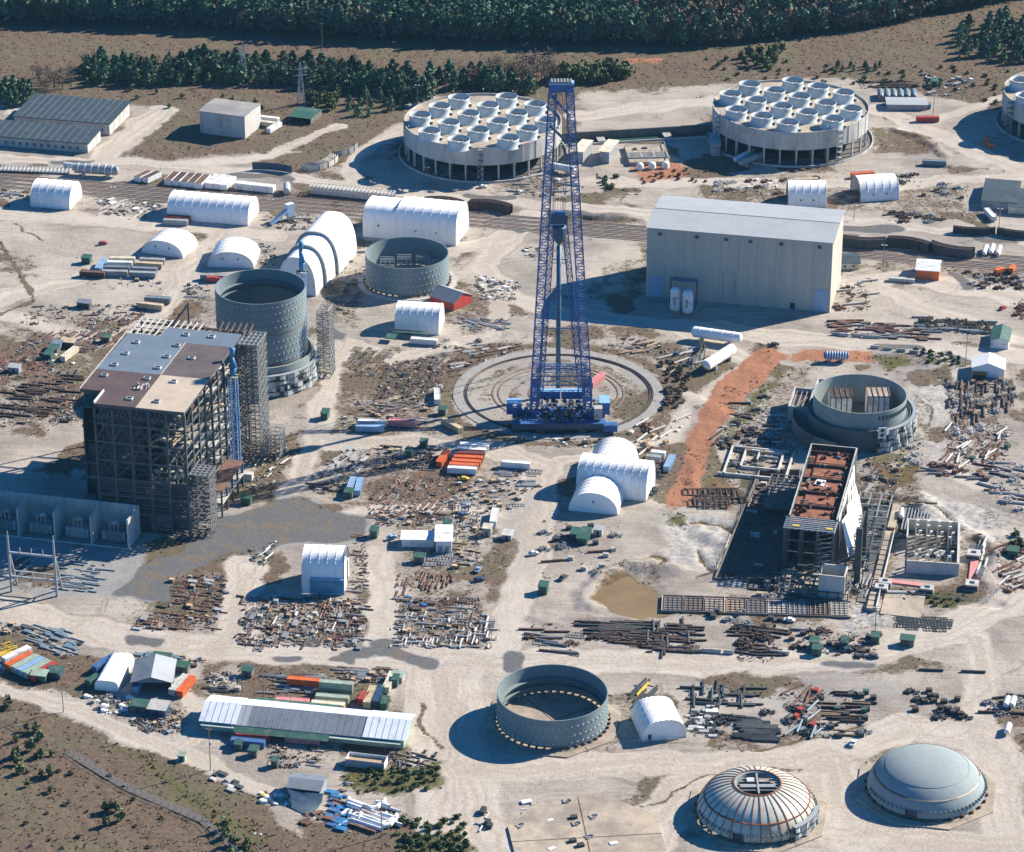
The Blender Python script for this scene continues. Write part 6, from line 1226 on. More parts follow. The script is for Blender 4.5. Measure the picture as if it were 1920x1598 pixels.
for r in [(119,1334,1262,'wooden utility pole beside the coloured container row',False),(395,1443,1364,'utility pole with transformer can in the grass below the long shed',False,True),(495,1315,1247,'thin pole rising behind the long patchwork shed',False),(716,1568,1503,'lamp pole standing among white pipes at the bottom',True),(486,1625,1564,'steel pole at the bottom edge in dark grass',True),(1640,1198,1140,'tall lamp pole at the green shed by the lower haul road',True),(1810,687,628,'lamp pole beside the white gabled marquee',True),(1656,502,460,'lamp pole between the railway and the cream cabin',True),(1750,214,178,'lamp pole behind the red trailer at the upper right',True),(801,344,314,'lamp pole in the shadow of the left cooling tower',True),(1601,412,386,'lamp pole beside the railway behind the tan hall',True),(1872,440,392,'lamp pole behind the curved segments at the right',True),(783,193,160,'pole behind the left cooling tower among pines',True),(1455,119,70,'pole on the brown slope above the right cooling tower',False),(604,92,42,'tall pole in the brown corridor in front of the forest',False),(688,208,168,'thin pole among young pines left of the left cooling tower',False),(546,1340+0,1300,'short pole behind the pink container',False),(508,395,380,'small lamp pole beside the long barrel shelter',True),(213,372,356,'small lamp pole by the railway right of the small barrel shelter',True),(1520,208,180,'small lamp pole on the far side of the right cooling tower',True)]: pole(*r)
def pylon(px,py,h,label,fall=0):
    p=at(px,py); t=thing('lattice_pylon',label,'pylon',p,.3,'faint lattice pylons'); b=MB()
    lattice(b,(0,0,0),(0,0,h),4,.6,'galvanised',12,.2,.1)
    for z in (h*.7,h*.85): b.bar((-4,0,z),(4,0,z),.25,'galvanised')
    b.build('tower',t)
pylon(565,196,24,'thin lattice pylon on the brown slope above the pavilion'); pylon(458,150,22,'thin lattice pylon in front of the tree belt above the block building')
# boundary fence lower left
def fence(pts,label,h=2.,m='grey_steel'):
    P=[at(*q) for q in pts]; t=thing('wire_fence',label,'fence',P[0],0); b=MB();rl=MB()
    for i in range(len(P)-1):
        a=P[i]-P[0];c=P[i+1]-P[0];L=(c-a).length;n=max(1,int(L/3)); 
        for k in range(n+1): q=a.lerp(c,k/n); b.bar(q+Vector((0,0,-.3)),q+Vector((0,0,h)),.14,m)
        rl.bar(a+Vector((0,0,h)),c+Vector((0,0,h)),.09,m); rl.bar(a+Vector((0,0,h*.5)),c+Vector((0,0,h*.5)),.06,m)
    b.build('posts',t); rl.build('rails',t)
fence([(0,1345),(130,1412),(240,1480),(380,1540),(420,1580),(455,1610)],'boundary fence along the grey path at the lower left')
fence([(1500,1240),(1560,1236),(1290,1390),(1180,1393)][2:],'white pipe-rail fence in front of the foreground domed shelter',1.2,'cream_paint')
b=MB(); P=[at(*q) for q in [(125,1410),(240,1478),(380,1538),(440,1590),(480,1640)]]
for i in range(len(P)-1):
    a=P[i]-P[0];c=P[i+1]-P[0];n=(c-a).normalized().cross(Vector((0,0,1)))*1.6; b.add([a-n,c-n,c+n,a+n],[(0,1,2,3)],'asphalt')
o=b.build('service_path'); o.location=P[0]+Vector((0,0,.02)); o['kind']='structure'
fence([(1830,942),(1920,972),(1960,985)],'low barrier fence around the sandy mound at the right edge',1.2)
fence([(1505,1120),(1720,1120),(1850,1130),(1900,1080)],'thin site fence along the lower edge of the basin area',1.4)
# ---------------- laydown yards ----------------
R_=random.Random(77); KC={}; STUFF=[]
def km(kind,col,v):
    k=(kind,col,v)
    if k in KC: return KC[k]
    r=random.Random(hash(kind)%1000+v*7 if False else v*7+len(kind)); b=MB()
    if kind=='steel_beam':
        L=(7,10,13,5)[v%4]; b.box(-L/2,L/2,-.35,.35,0,.12,col); b.box(-L/2,L/2,-.07,.07,.12,.6,col); b.box(-L/2,L/2,-.35,.35,.6,.72,col)
    elif kind=='pipe':
        L=(6,9,12,4)[v%4]; rr=(.35,.5,.4,.7)[v%4]; b.tube((-L/2,0,rr),(L/2,0,rr),rr,col,10,cap=False); b.tube((-L/2,0,rr),(L/2,0,rr),rr*.85,'dark_steel',8)
    elif kind=='pipe_spool':
        rr=(.35,.5,.42,.6)[v%4]; P=[(-4,0),(2,0),(3,1),(3,4)] if v%2 else [(-3,-2),(-3,0),(-2,1),(3,1),(4,2)]
        for i in range(len(P)-1): b.tube((*P[i],rr),(*P[i+1],rr),rr,col,10)
        for q in (P[0],P[-1]): b.tube((q[0]-.1,q[1],rr),(q[0]+.1,q[1],rr),rr*1.5,col,10)
    elif kind=='crate':
        s=(1.6,2.2,1.2,2.8)[v%4]; b.box(-s/2,s/2,-s*.4,s*.4,.12,s*.7,col,'tan_timber' if col=='wood' else col)
        for q in (-1,0,1): b.box(q*s*.45-.07,q*s*.45+.07,-s*.4-.05,s*.4+.05,0,s*.7+.05,'wood')
    elif kind=='plate_stack':
        L,w=((4,2.2),(6,2.5),(3,2),(5,3))[v%4]
        for i in range(4): b.box(-L/2+r.uniform(-.2,.2),L/2+r.uniform(-.2,.2),-w/2+r.uniform(-.1,.1),w/2,.15+i*.25,.33+i*.25,col)
        for q in (-1,1): b.box(q*L*.35-.1,q*L*.35+.1,-w/2,w/2,0,.15,'wood')
    elif kind=='steel_rack':
        L,w=((8,4),(6,3),(10,3),(7,6))[v%4]
        for y in (-w/2,w/2): b.bar((-L/2,y,.4),(L/2,y,.4),.3,col)
        n=int(L/1.6)
        for i in range(n+1): b.bar((-L/2+L*i/n,-w/2,.45),(-L/2+L*i/n,w/2,.45),.24,col)
        for x in (-L/3,L/3): b.box(x-.15,x+.15,-w/2,w/2,0,.25,'wood')
    elif kind=='tube_bundle':
        L=(6,8,10,5)[v%4]
        for i in range(7): 
            for j in range(2 if i<6 else 1): b.tube((-L/2+r.uniform(-.4,.4),-1.2+i*.4+j*.2,.3+j*.34),(L/2+r.uniform(-.4,.4),-1.2+i*.4+j*.2,.3+j*.34),.18,col,6)
        for x in (-L/3,L/3): b.box(x-.12,x+.12,-1.4,1.5,0,.15,'wood')
    elif kind=='scrap_heap':
        for i in range(26): a=r.random()*6.3; d=r.random()**.7*2.6; b.rbox(d*math.cos(a),d*math.sin(a),r.random()*3,r.uniform(.4,2.2),r.uniform(.15,.7),0,r.uniform(.2,1.6)*(1-d/4),r.choice([col,col,'dark_steel','dark_rust','grey_steel','wood']))
    elif kind=='wrapped_bundle':
        s=(1.8,2.6,1.4,3.2)[v%4]; b.lathe([(s*.5,0),(s*.55,s*.3),(s*.42,s*.55),(0,s*.6)],9,col); b.rbox(s*.5,0,.3,s*.8,s*.6,0,s*.4,col)
    elif kind=='cable_reel':
        s=(1.1,.9,1.3,.8)[v%4]; b.tube((0,-.6,s),(0,-.45,s),s,'wood',12); b.tube((0,.45,s),(0,.6,s),s,'wood',12); b.tube((0,-.45,s),(0,.45,s),s*.6,col,12)
    KC[k]=b.mesh(kind); return KC[k]
CNT={}
NAMES={'steel_beam':('steel beam','beam'),'pipe':('pipe','pipe'),'pipe_spool':('bent flanged pipe','pipe'),'crate':('crate','crate'),'plate_stack':('stack of plates','plate stack'),'steel_rack':('flat ladder-like steel frame','steel frame'),'tube_bundle':('bundle of thin tubes','tube bundle'),'scrap_heap':('heap of scrap','scrap heap'),'wrapped_bundle':('wrapped bundle','bundle'),'cable_reel':('cable reel','cable reel')}
CN={'rust':'rusty','dark_rust':'dark rusty','white_steel':'pale','grey_steel':'grey','galvanised':'silvery','dark_steel':'black','wood':'wooden','blue_paint':'blue','wrap_blue':'bright blue','white_paint':'white','tan_timber':'tan','green_paint':'green','yellow_paint':'yellow','orange_paint':'orange','bluegrey_paint':'blue-grey','red_paint':'red','rust_orange':'orange rusty','lightblue_paint':'pale blue','cream_paint':'cream'}
def yard(poly,items,where,ang=-12.6,jit=4,clut=.6,pal=('rust','dark_rust','grey_steel','white_steel','wood','dark_steel'),seed=0,align=1,sc=(.55,.8)):
    P=[at(*q) for q in poly]; r=random.Random(seed+int(abs(P[0].x*7+P[0].y))); x0=min(p.x for p in P);x1=max(p.x for p in P);y0=min(p.y for p in P);y1=max(p.y for p in P)
    def ins(x,y):
        c=False;n=len(P)
        for i in range(n):
            a=P[i];b=P[(i+1)%n]
            if (a.y>y)!=(b.y>y) and x<(b.x-a.x)*(y-a.y)/(b.y-a.y)+a.x: c=not c
        return c
    used=[]
    for kind,col,n in items:
        for k in range(n):
            for tr in range(30):
                x=r.uniform(x0,x1);y=r.uniform(y0,y1)
                if ins(x,y) and all((x-a)**2+(y-b)**2>q*q for a,b,q in used): break
            else: continue
            used.append((x,y,1.2 if kind in ('crate','cable_reel','wrapped_bundle') else 1.4))
            an=math.radians(ang)+(math.pi/2 if r.random()>align else 0)+math.radians(r.uniform(-jit,jit)*.6)
            if CNT.get(kind,0)>=295:
                STUFF.append((kind,col,x,y,an)); continue
            CNT[kind]=CNT.get(kind,0)+1
            nm,cat=NAMES[kind]; lab=f'{CN[col]} {nm} lying {where}'; lab=lab if len(lab.split())<=16 else f'{CN[col]} {nm} {where}'; lab=lab if len(lab.split())<=16 else f'{CN[col]} {cat} {where}'
            s=r.uniform(*sc); place(kind,km(kind,col,r.randrange(4)),lab,cat,(x,y,gzat(x,y)-.03),an,f'{CN[col]} {cat}s {where}',(s,s,s))
    A=abs(sum(P[i].x*P[(i+1)%len(P)].y-P[(i+1)%len(P)].x*P[i].y for i in range(len(P))))/2
    m=int(A*clut); b=MB()
    for k in range(m):
        x=r.uniform(x0,x1);y=r.uniform(y0,y1)
        if not ins(x,y): continue
        z=gzat(x,y)-.05; s=r.uniform(.2,.7); e=r.choice((1,1.5,3,6))
        b.rbox(x,y,math.radians(ang)+r.choice((0,math.pi/2,r.random()*3)),s*e*.6,s*.5,z,z+s*r.uniform(.3,1.),r.choice(pal))
    if b.f: o=b.build('loose_scrap'); tag(o,'loose small scrap and timber scattered '+where,'scrap',None,'stuff')
Yd=yard
RST=('rust','dark_rust','dark_rust','wood','grey_steel','dark_steel','rust','white_steel'); PALE=('white_steel','grey_steel','grey_steel','dark_steel','wood','rust','dark_rust')
Yd([(590,890),(640,838),(700,842),(665,905)],[('tube_bundle','grey_steel',22),('pipe','grey_steel',12),('pipe','dark_rust',8)],'in the grey tube yard left of the orange containers',62,pal=PALE,seed=1)
Yd([(705,835),(820,835),(815,880),(700,880)],[('steel_beam','dark_rust',16),('steel_rack','grey_steel',6),('scrap_heap','dark_rust',6),('crate','wood',6)],'between the grey tubes and the orange containers',-8,align=.8,pal=RST,seed=2)
Yd([(585,905),(640,905),(640,925),(590,925)],[('steel_beam','dark_rust',5),('crate','dark_steel',4),('scrap_heap','rust',3)],'left of the pale blue containers',pal=RST)
Yd([(735,895),(870,890),(850,955),(690,965),(690,930)],[('steel_beam','rust',34),('steel_beam','dark_rust',20),('pipe','rust',14),('scrap_heap','rust',8)],'in the rusty beam rows below the orange containers',68,pal=RST,seed=3)
Yd([(860,895),(1000,900),(960,960),(840,965)],[('crate','wood',18),('crate','white_steel',16),('steel_rack','galvanised',4),('wrapped_bundle','white_steel',6),('tube_bundle','galvanised',3)],'in the small crate rows right of the rusty beams',0,pal=PALE,seed=4,clut=.25)
Yd([(690,960),(800,960),(790,985),(700,985)],[('scrap_heap','white_steel',4),('crate','wood',6),('pipe','grey_steel',3),('steel_rack','rust',4)],'above the long white site office',pal=RST)
Yd([(940,875),(1010,878),(1005,892),(940,892)],[('steel_rack','grey_steel',5),('tube_bundle','grey_steel',4)],'below the single white container',-12,pal=PALE)
Yd([(970,905),(1010,905),(1010,920),(970,920)],[('scrap_heap','rust',2)],'on the central sandy road',clut=.1)
Yd([(450,1120),(690,1122),(682,1215),(445,1212),(460,1160)],[('pipe_spool','rust',34),('pipe','rust',26),('steel_beam','dark_rust',30),('pipe','white_steel',16),('crate','wood',20),('crate','white_steel',10),('steel_rack','grey_steel',12),('plate_stack','grey_steel',14),('scrap_heap','rust',8)],'in the pipe yard below the banner shelter',78,align=.6,clut=.9,pal=RST,seed=5)
Yd([(742,1150),(925,1160),(922,1215),(738,1212)],[('pipe_spool','white_steel',26),('pipe','white_steel',26),('pipe_spool','rust',8),('steel_beam','dark_rust',14),('crate','wood',8),('steel_rack','galvanised',8)],'in the white pipe yard beside the haul road',-8,align=.6,clut=.8,pal=PALE,seed=6)
Yd([(742,1120),(900,1120),(900,1150),(742,1150)],[('plate_stack','dark_rust',5),('steel_rack','rust',5),('crate','dark_steel',6),('pipe','white_steel',6),('scrap_heap','grey_steel',4),('wrapped_bundle','blue_paint',3)],'between rust columns and white pipes',-8,pal=RST)
Yd([(785,1075),(850,1078),(848,1100),(783,1102)],[('pipe','rust',26)],'in the tight row of rust-red columns',80,2,.4,pal=RST,seed=7)
Yd([(743,1072),(770,1072),(762,1125),(743,1130)],[('steel_beam','rust',8)],'at the left end of the rust-red columns',80,2,.4,pal=RST)
Yd([(850,960),(900,960),(900,1060),(850,1070)],[('crate','wood',8),('pipe','dark_rust',6),('scrap_heap','grey_steel',5),('steel_rack','white_steel',4),('cable_reel','dark_steel',4)],'right of the tall white site office',pal=PALE)
Yd([(770,960),(850,965),(840,985),(765,985)],[('crate','white_steel',5),('scrap_heap','rust',4),('pipe','rust',4)],'just above the white site offices',pal=RST)
Yd([(790,1040),(852,1040),(852,1060),(790,1062)],[('steel_rack','galvanised',9)],'below the tall white site office',-8,pal=PALE)
Yd([(665,1000),(690,1000),(690,1110),(660,1110)],[('pipe','white_steel',3),('steel_rack','rust',4),('scrap_heap','rust',2),('steel_beam','rust',3)],'right of the banner shelter',pal=RST)
Yd([(310,1080),(425,1075),(418,1150),(400,1185),(240,1180),(330,1120)],[('steel_beam','rust',24),('plate_stack','dark_rust',10),('plate_stack','galvanised',6),('pipe','rust',10),('crate','wood',12),('scrap_heap','grey_steel',7),('wrapped_bundle','grey_steel',6),('steel_rack','rust',6)],'on the pale sand below the grey gravel lot',-14,align=.75,clut=.5,pal=RST,seed=8)
Yd([(112,1050),(205,1058),(180,1110),(105,1105)],[('steel_beam','bluegrey_paint',20),('pipe','galvanised',8),('steel_beam','galvanised',8)],'on the gravel right of the switchyard gantry',-14,2,.1,pal=PALE,seed=9)
Yd([(25,1030),(70,1030),(60,1070),(20,1075)],[('pipe','galvanised',9)],'under the switchyard gantry',55,4,.1,pal=PALE)
Yd([(470,1020),(520,1018),(500,1055),(460,1060)],[('pipe','galvanised',4),('crate','green_paint',2),('scrap_heap','grey_steel',3)],'on the gravel above the banner shelter',60,pal=PALE)
Yd([(40,1170),(130,1180),(160,1215),(130,1235),(70,1210)],[('plate_stack','bluegrey_paint',16),('steel_beam','galvanised',14),('plate_stack','dark_steel',6),('scrap_heap','dark_steel',3)],'in the blue-grey steel stacks at the left',-28,4,.4,pal=PALE,seed=10)
Yd([(0,1205),(32,1205),(20,1228),(0,1235)],[('steel_beam','yellow_paint',10)],'beside the coloured container row',35,2,.1)
Yd([(0,1165),(50,1170),(30,1190),(0,1190)],[('scrap_heap','dark_rust',4),('crate','wood',4)],'above the coloured container row',pal=RST)
Yd([(160,1305),(245,1305),(245,1340),(180,1335)],[('wrapped_bundle','white_paint',12),('scrap_heap','white_steel',8),('crate','galvanised',6)],'in front of the low white shed',pal=PALE,seed=11)
Yd([(240,1340),(350,1325),(340,1375),(250,1370)],[('scrap_heap','grey_steel',14),('scrap_heap','rust',6),('crate','wood',6),('plate_stack','galvanised',4)],'in the junk heap below the pale-roofed shed',40,clut=.9,pal=RST,seed=12)
Yd([(250,1222),(375,1232),(370,1250),(255,1240)],[('plate_stack','bluegrey_paint',7),('plate_stack','dark_rust',4),('crate','wood',8),('scrap_heap','grey_steel',4)],'behind the blue-grey workshop',pal=PALE)
Yd([(390,1250),(460,1262),(455,1300),(395,1300)],[('tube_bundle','dark_steel',4),('scrap_heap','white_steel',4),('crate','white_steel',4)],'around the green-roofed shed by the road',-8,pal=PALE)
Yd([(498,1262),(600,1262),(595,1305),(495,1300)],[('tube_bundle','grey_steel',10),('pipe','white_steel',8),('steel_beam','dark_steel',8)],'beside the streaked orange container',-8,2,.5,pal=PALE)
Yd([(632,1250),(735,1255),(715,1280),(635,1275)],[('tube_bundle','grey_steel',9),('crate','wood',8),('steel_beam','rust',10),('steel_rack','dark_steel',4)],'behind the light green containers',-10,2,.9,pal=RST,seed=13)
Yd([(500,1395),(620,1402),(610,1440),(500,1435)],[('scrap_heap','rust',7),('scrap_heap','dark_steel',4),('crate','wood',5),('pipe','white_steel',3)],'below the pink container',pal=RST,seed=14)
Yd([(720,1400),(820,1410),(810,1450),(730,1445)],[('pipe','dark_steel',5),('cable_reel','wood',4),('scrap_heap','grey_steel',4),('steel_beam','wood',6)],'in the grass right of the roofless box',-25,pal=PALE)
Yd([(480,1480),(570,1500),(560,1520),(490,1505)],[('wrapped_bundle','white_paint',12),('wrapped_bundle','yellow_paint',1)],'in front of the patched shed',pal=PALE)
Yd([(620,1485),(650,1480),(645,1555),(612,1560)],[('plate_stack','wrap_blue',9),('plate_stack','blue_paint',9),('plate_stack','rust',4)],'in the bright blue stacks at the bottom',-25,6,.3,pal=('blue_paint','wrap_blue','red_paint'),seed=15)
Yd([(635,1455),(660,1462),(655,1475),(630,1472)],[('wrapped_bundle','blue_paint',2)],'right of the patched shed',clut=.2)
Yd([(660,1510),(740,1510),(730,1560),(650,1560)],[('pipe','white_paint',10),('pipe_spool','white_paint',7),('steel_beam','rust',5)],'in the white pipes at the bottom edge',-32,4,.2,pal=PALE,sc=(1.2,1.6))
Yd([(560,1515),(615,1525),(600,1550),(560,1540)],[('plate_stack','rust',4),('scrap_heap','rust',3)],'left of the bright blue stacks',40,pal=RST)
Yd([(395,1440),(460,1470),(455,1500),(400,1470)],[('plate_stack','dark_steel',4),('plate_stack','white_steel',3),('wrapped_bundle','grey_steel',3)],'in the grass below the utility pole',-35,clut=.1)
# upper left yards
Yd([(60,622),(190,610),(180,660),(30,665)],[('steel_beam','dark_rust',26),('steel_beam','rust',14),('scrap_heap','rust',4),('tube_bundle','dark_rust',8)],'in the rusty racks at the far left, upper group',66,2,.6,pal=RST,seed=16)
Yd([(0,668),(100,668),(90,700),(0,720)],[('steel_beam','rust',26),('steel_rack','dark_rust',8),('tube_bundle','rust',6)],'in the rusty racks at the left edge, middle group',66,2,.6,pal=RST,seed=17)
Yd([(0,725),(150,700),(130,790),(0,800)],[('steel_beam','dark_rust',30),('tube_bundle','dark_rust',10),('steel_rack','rust',8),('scrap_heap','white_steel',4)],'in the rusty racks left of the steel frame building',-10,3,.6,pal=RST,seed=18)
Yd([(160,600),(270,590),(240,640),(170,650)],[('tube_bundle','dark_rust',12),('scrap_heap','white_steel',4),('steel_beam','rust',10),('crate','white_steel',5)],'above the steel frame building roof',60,3,.5,pal=RST,seed=19)
Yd([(60,572),(280,570),(260,600),(30,610)],[('scrap_heap','rust',8),('scrap_heap','white_steel',5),('crate','wood',8),('pipe','rust',8)],'above the upper left rusty racks',10,10,.3,pal=RST,seed=20)
Yd([(60,660),(120,655),(150,700),(80,710)],[('wrapped_bundle','white_paint',5),('crate','green_paint',3),('scrap_heap','white_steel',4)],'around the sheds of the upper left yard',60,pal=PALE)
Yd([(100,760),(150,740),(150,790),(90,800)],[('scrap_heap','white_steel',6),('pipe','rust',5)],'left of the steel frame building corner',60,pal=PALE)
# middle top
Yd([(655,655),(735,655),(705,710),(650,705)],[('steel_rack','wood',20),('steel_rack','grey_steel',6)],'in the flat lattice racks left of the crane ring',72,2,.4,pal=('wood','grey_steel','dark_rust'),seed=21)
Yd([(725,680),(835,665),(825,745),(700,745)],[('steel_beam','dark_rust',22),('scrap_heap','rust',12),('crate','white_steel',10),('tube_bundle','dark_rust',6)],'in the brown scrap yard left of the crane ring',70,5,.9,pal=RST,seed=22)
Yd([(830,650),(985,640),(960,665),(850,700)],[('pipe','rust',10),('scrap_heap','rust',8),('tube_bundle','white_steel',8),('crate','wood',6)],'along the upper left rim of the crane ring',20,15,.7,pal=RST,seed=23)
Yd([(855,595),(955,600),(945,620),(860,620)],[('pipe','white_steel',14),('scrap_heap','white_steel',4),('tube_bundle','grey_steel',4)],'between small barrel shelter and crane',-30,20,.5,pal=PALE)
Yd([(700,620),(765,615),(830,640),(840,632),(900,640),(830,660)],[('pipe','white_steel',4),('scrap_heap','rust',4)],'right of the small barrel shelter',20,20,.2,pal=PALE)
Yd([(890,515),(975,530),(960,565),(895,560)],[('wrapped_bundle','white_paint',14),('crate','white_steel',8),('scrap_heap','white_steel',10)],'in the pale heap right of the short steel cylinder',0,20,.6,pal=PALE,seed=24)
Yd([(640,775),(740,770),(820,790),(640,800)],[('crate','wood',8),('crate','white_steel',5),('scrap_heap','rust',5),('pipe','white_steel',4)],'around the containers left of the crane ring',0,20,.4,pal=RST)
Yd([(670,755),(790,745),(810,772),(680,775)],[('scrap_heap','white_steel',5),('pipe','white_steel',5),('crate','green_paint',3),('crate','wood',6)],'above the containers left of the crane ring',0,20,.4,pal=RST)
Yd([(470,840),(560,830),(540,900),(480,920)],[('pipe','white_steel',9),('pipe','grey_steel',7),('steel_beam','wood',6)],'in the weeds right of the tower crane',62,4,.2,pal=PALE)
Yd([(440,885),(520,895),(500,915),(440,915)],[('crate','cream_paint',8),('scrap_heap','white_steel',4)],'at the foot of the tower crane',0,20,.4,pal=PALE)
Yd([(185,372),(235,372),(300,385),(270,410),(190,400)],[('plate_stack','white_steel',8),('scrap_heap','white_steel',7),('scrap_heap','rust',5),('pipe','white_steel',8),('plate_stack','white_paint',4)],'between the two barrel shelters beside the railway',55,6,.5,pal=PALE,seed=25)
Yd([(0,355),(52,360),(55,375),(0,370)],[('pipe','white_steel',4),('crate','tan_timber',6),('scrap_heap','rust',3)],'left of the small barrel shelter by the railway',0,pal=PALE)
Yd([(490,400),(640,400),(680,430),(640,430),(500,430)],[('scrap_heap','rust',7),('scrap_heap','white_steel',6),('crate','dark_rust',8),('pipe','white_steel',6)],'beside the railway around the pale blue hopper',0,20,.35,pal=RST,seed=26)
Yd([(480,455),(520,460),(515,500),(482,500)],[('crate','white_steel',5),('scrap_heap','white_steel',4)],'between domed and stepped shelters',60,pal=PALE)
Yd([(345,535),(390,530),(395,565),(350,560)],[('pipe','white_steel',3),('scrap_heap','white_steel',4),('crate','dark_steel',4)],'left of the tall vessel',0,20,.4,pal=PALE)
Yd([(140,480),(190,480),(320,540),(290,545),(150,530)],[('crate','white_steel',5),('scrap_heap','rust',5),('crate','wood',5)],'around the grey container block',0,20,.15,pal=PALE)
Yd([(610,480),(680,470),(700,540),(640,600),(605,590)],[('scrap_heap','dark_steel',7),('pipe','grey_steel',4)],'in the shade between the two steel cylinders',0,30,.25,pal=('dark_steel','grey_steel','wood'))
Yd([(880,385),(990,395),(985,410),(900,405)],[('scrap_heap','rust',2)],'by the railway',clut=.1)
Yd([(955,325),(1060,320),(1100,345),(1060,375),(960,365)],[('wrapped_bundle','white_paint',9),('scrap_heap','white_steel',8),('pipe','white_steel',6)],'between the crane and the left cooling tower',0,30,.4,pal=PALE,seed=27)
Yd([(1120,320),(1210,330),(1200,370),(1120,360)],[('scrap_heap','grey_steel',4)],'on the sand below the pump houses',clut=.05)
Yd([(985,460),(1015,462),(1015,490),(985,488)],[('crate','wood',4),('wrapped_bundle','white_paint',2),('scrap_heap','grey_steel',2)],'left of the crane boom by the crossing',clut=.2)
Yd([(1120,645),(1250,640),(1220,665),(1130,660)],[('scrap_heap','white_steel',5),('pipe','tan_timber',4),('crate','wood',4)],'right of the crane legs behind the ring',30,20,.25,pal=PALE)
Yd([(1165,635),(1220,635),(1215,655),(1170,650)],[('scrap_heap','rust',6),('crate','white_steel',4)],'left of the wrapped vessels',30,20,.5,pal=PALE)
Yd([(1240,655),(1300,650),(1310,690),(1260,690)],[('scrap_heap','white_steel',6),('pipe','white_steel',5),('crate','blue_paint',3)],'around the wrapped vessels',30,20,.5,pal=PALE)
Yd([(1430,640),(1455,640),(1450,655),(1420,655)],[('scrap_heap','grey_steel',2)],'beside the road near the wrapped vessels',clut=.2)
# right
Yd([(1562,600),(1600,600),(1590,625),(1560,625)],[('steel_beam','rust',8),('plate_stack','rust',4)],'below the right corner of the tan hall, by the road',5,6,.6,pal=RST,seed=28)
Yd([(1605,605),(1750,612),(1745,640),(1600,630)],[('plate_stack','dark_rust',7),('steel_beam','rust',16),('steel_beam','grey_steel',10),('scrap_heap','dark_rust',4)],'between the road and the black coil stacks',-4,4,.4,pal=RST,seed=29)
Yd([(1722,595),(1860,605),(1858,628),(1725,618)],[('cable_reel','dark_steel',70),('tube_bundle','dark_steel',26),('pipe','galvanised',10)],'in the black stacks near the right edge',-8,10,.7,pal=('dark_steel','dark_steel','galvanised'),seed=30)
Yd([(1565,535),(1635,520),(1630,585),(1570,585)],[('crate','white_steel',6),('scrap_heap','rust',6),('crate','rust',6),('pipe','white_steel',4)],'right beside the tan hall',10,20,.35,pal=RST,seed=31)
Yd([(1810,510),(1920,520),(1920,545),(1830,540)],[('scrap_heap','dark_rust',12),('scrap_heap','white_steel',5),('crate','wood',6)],'along the railway at the right edge',0,20,.5,pal=RST)
Yd([(1895,565),(1920,560),(1920,600),(1895,600)],[('scrap_heap','rust',5)],'at the right edge behind the green-roofed building',0,20,.6,pal=RST)
Yd([(1775,718),(1900,712),(1905,760),(1790,800),(1775,760)],[('steel_rack','dark_rust',14),('steel_beam','dark_rust',24),('pipe','rust',12),('crate','wood',12),('scrap_heap','grey_steel',8)],'below the white gabled marquee',80,5,.8,pal=RST,seed=32,sc=(.45,.65))
Yd([(1775,800),(1890,790),(1890,860),(1770,880)],[('steel_rack','rust',9),('steel_beam','rust',14),('pipe','white_steel',10),('scrap_heap','white_steel',8),('tube_bundle','galvanised',6),('crate','green_paint',2)],'in the mixed yard right of the vessel',60,25,.7,pal=RST,seed=33,sc=(.4,.6))
Yd([(1840,860),(1920,870),(1920,960),(1850,920)],[('pipe','white_steel',8),('scrap_heap','white_steel',9),('steel_rack','grey_steel',5),('steel_beam','rust',6)],'at the right edge around the sandy mound',-20,25,.4,pal=PALE,seed=34,sc=(.4,.6))
Yd([(1740,865),(1860,880),(1850,900),(1740,890)],[('scrap_heap','rust',6),('crate','rust',7),('pipe','grey_steel',4)],'on the sandy road above the basin',-10,20,.3,pal=RST)
Yd([(1820,1010),(1850,1000),(1855,1080),(1835,1090)],[('pipe','white_steel',9),('steel_rack','galvanised',3)],'right of the pinkish duct',72,5,.3,pal=PALE)
Yd([(1860,1030),(1920,1000),(1920,1100),(1880,1110)],[('scrap_heap','rust',10),('pipe','white_steel',7),('steel_rack','rust',4),('steel_beam','rust',7)],'among the scrap at the right edge above the haul road',40,25,.6,pal=RST,seed=35,sc=(.4,.6))
Yd([(1690,1155),(1778,1160),(1775,1180),(1690,1175)],[('steel_rack','dark_steel',26)],'in the black rack rows above the haul road',-4,2,.2,pal=('dark_rust','dark_steel'),seed=36)
Yd([(1095,1165),(1210,1165),(1215,1210),(1110,1200)],[('steel_beam','dark_rust',30),('steel_beam','dark_steel',16),('steel_rack','rust',6),('scrap_heap','dark_rust',4)],'in the dark beam rows below the pond',-5,4,.4,pal=RST,seed=37,sc=(.5,.7))
Yd([(1215,1168),(1310,1170),(1300,1225),(1210,1222)],[('steel_beam','dark_rust',24),('plate_stack','dark_steel',7),('steel_rack','dark_rust',7),('pipe','dark_steel',8)],'in the dark beam rows below the formwork bays',-5,6,.5,align=.8,pal=RST,seed=38,sc=(.45,.65))
Yd([(985,1160),(1090,1180),(1080,1230),(1000,1220)],[('steel_rack','grey_steel',4),('scrap_heap','rust',2),('steel_beam','rust',5),('pipe','grey_steel',5)],'beside the haul road left of the dark beams',-8,15,.12,pal=RST)
Yd([(1380,1170),(1460,1175),(1450,1240),(1385,1240)],[('steel_beam','dark_rust',18),('scrap_heap','dark_rust',12),('cable_reel','dark_steel',6)],'in the dark heap beside the haul road, centre right',-10,15,.9,pal=('dark_rust','dark_steel','rust','grey_steel'),seed=39,sc=(.38,.58))
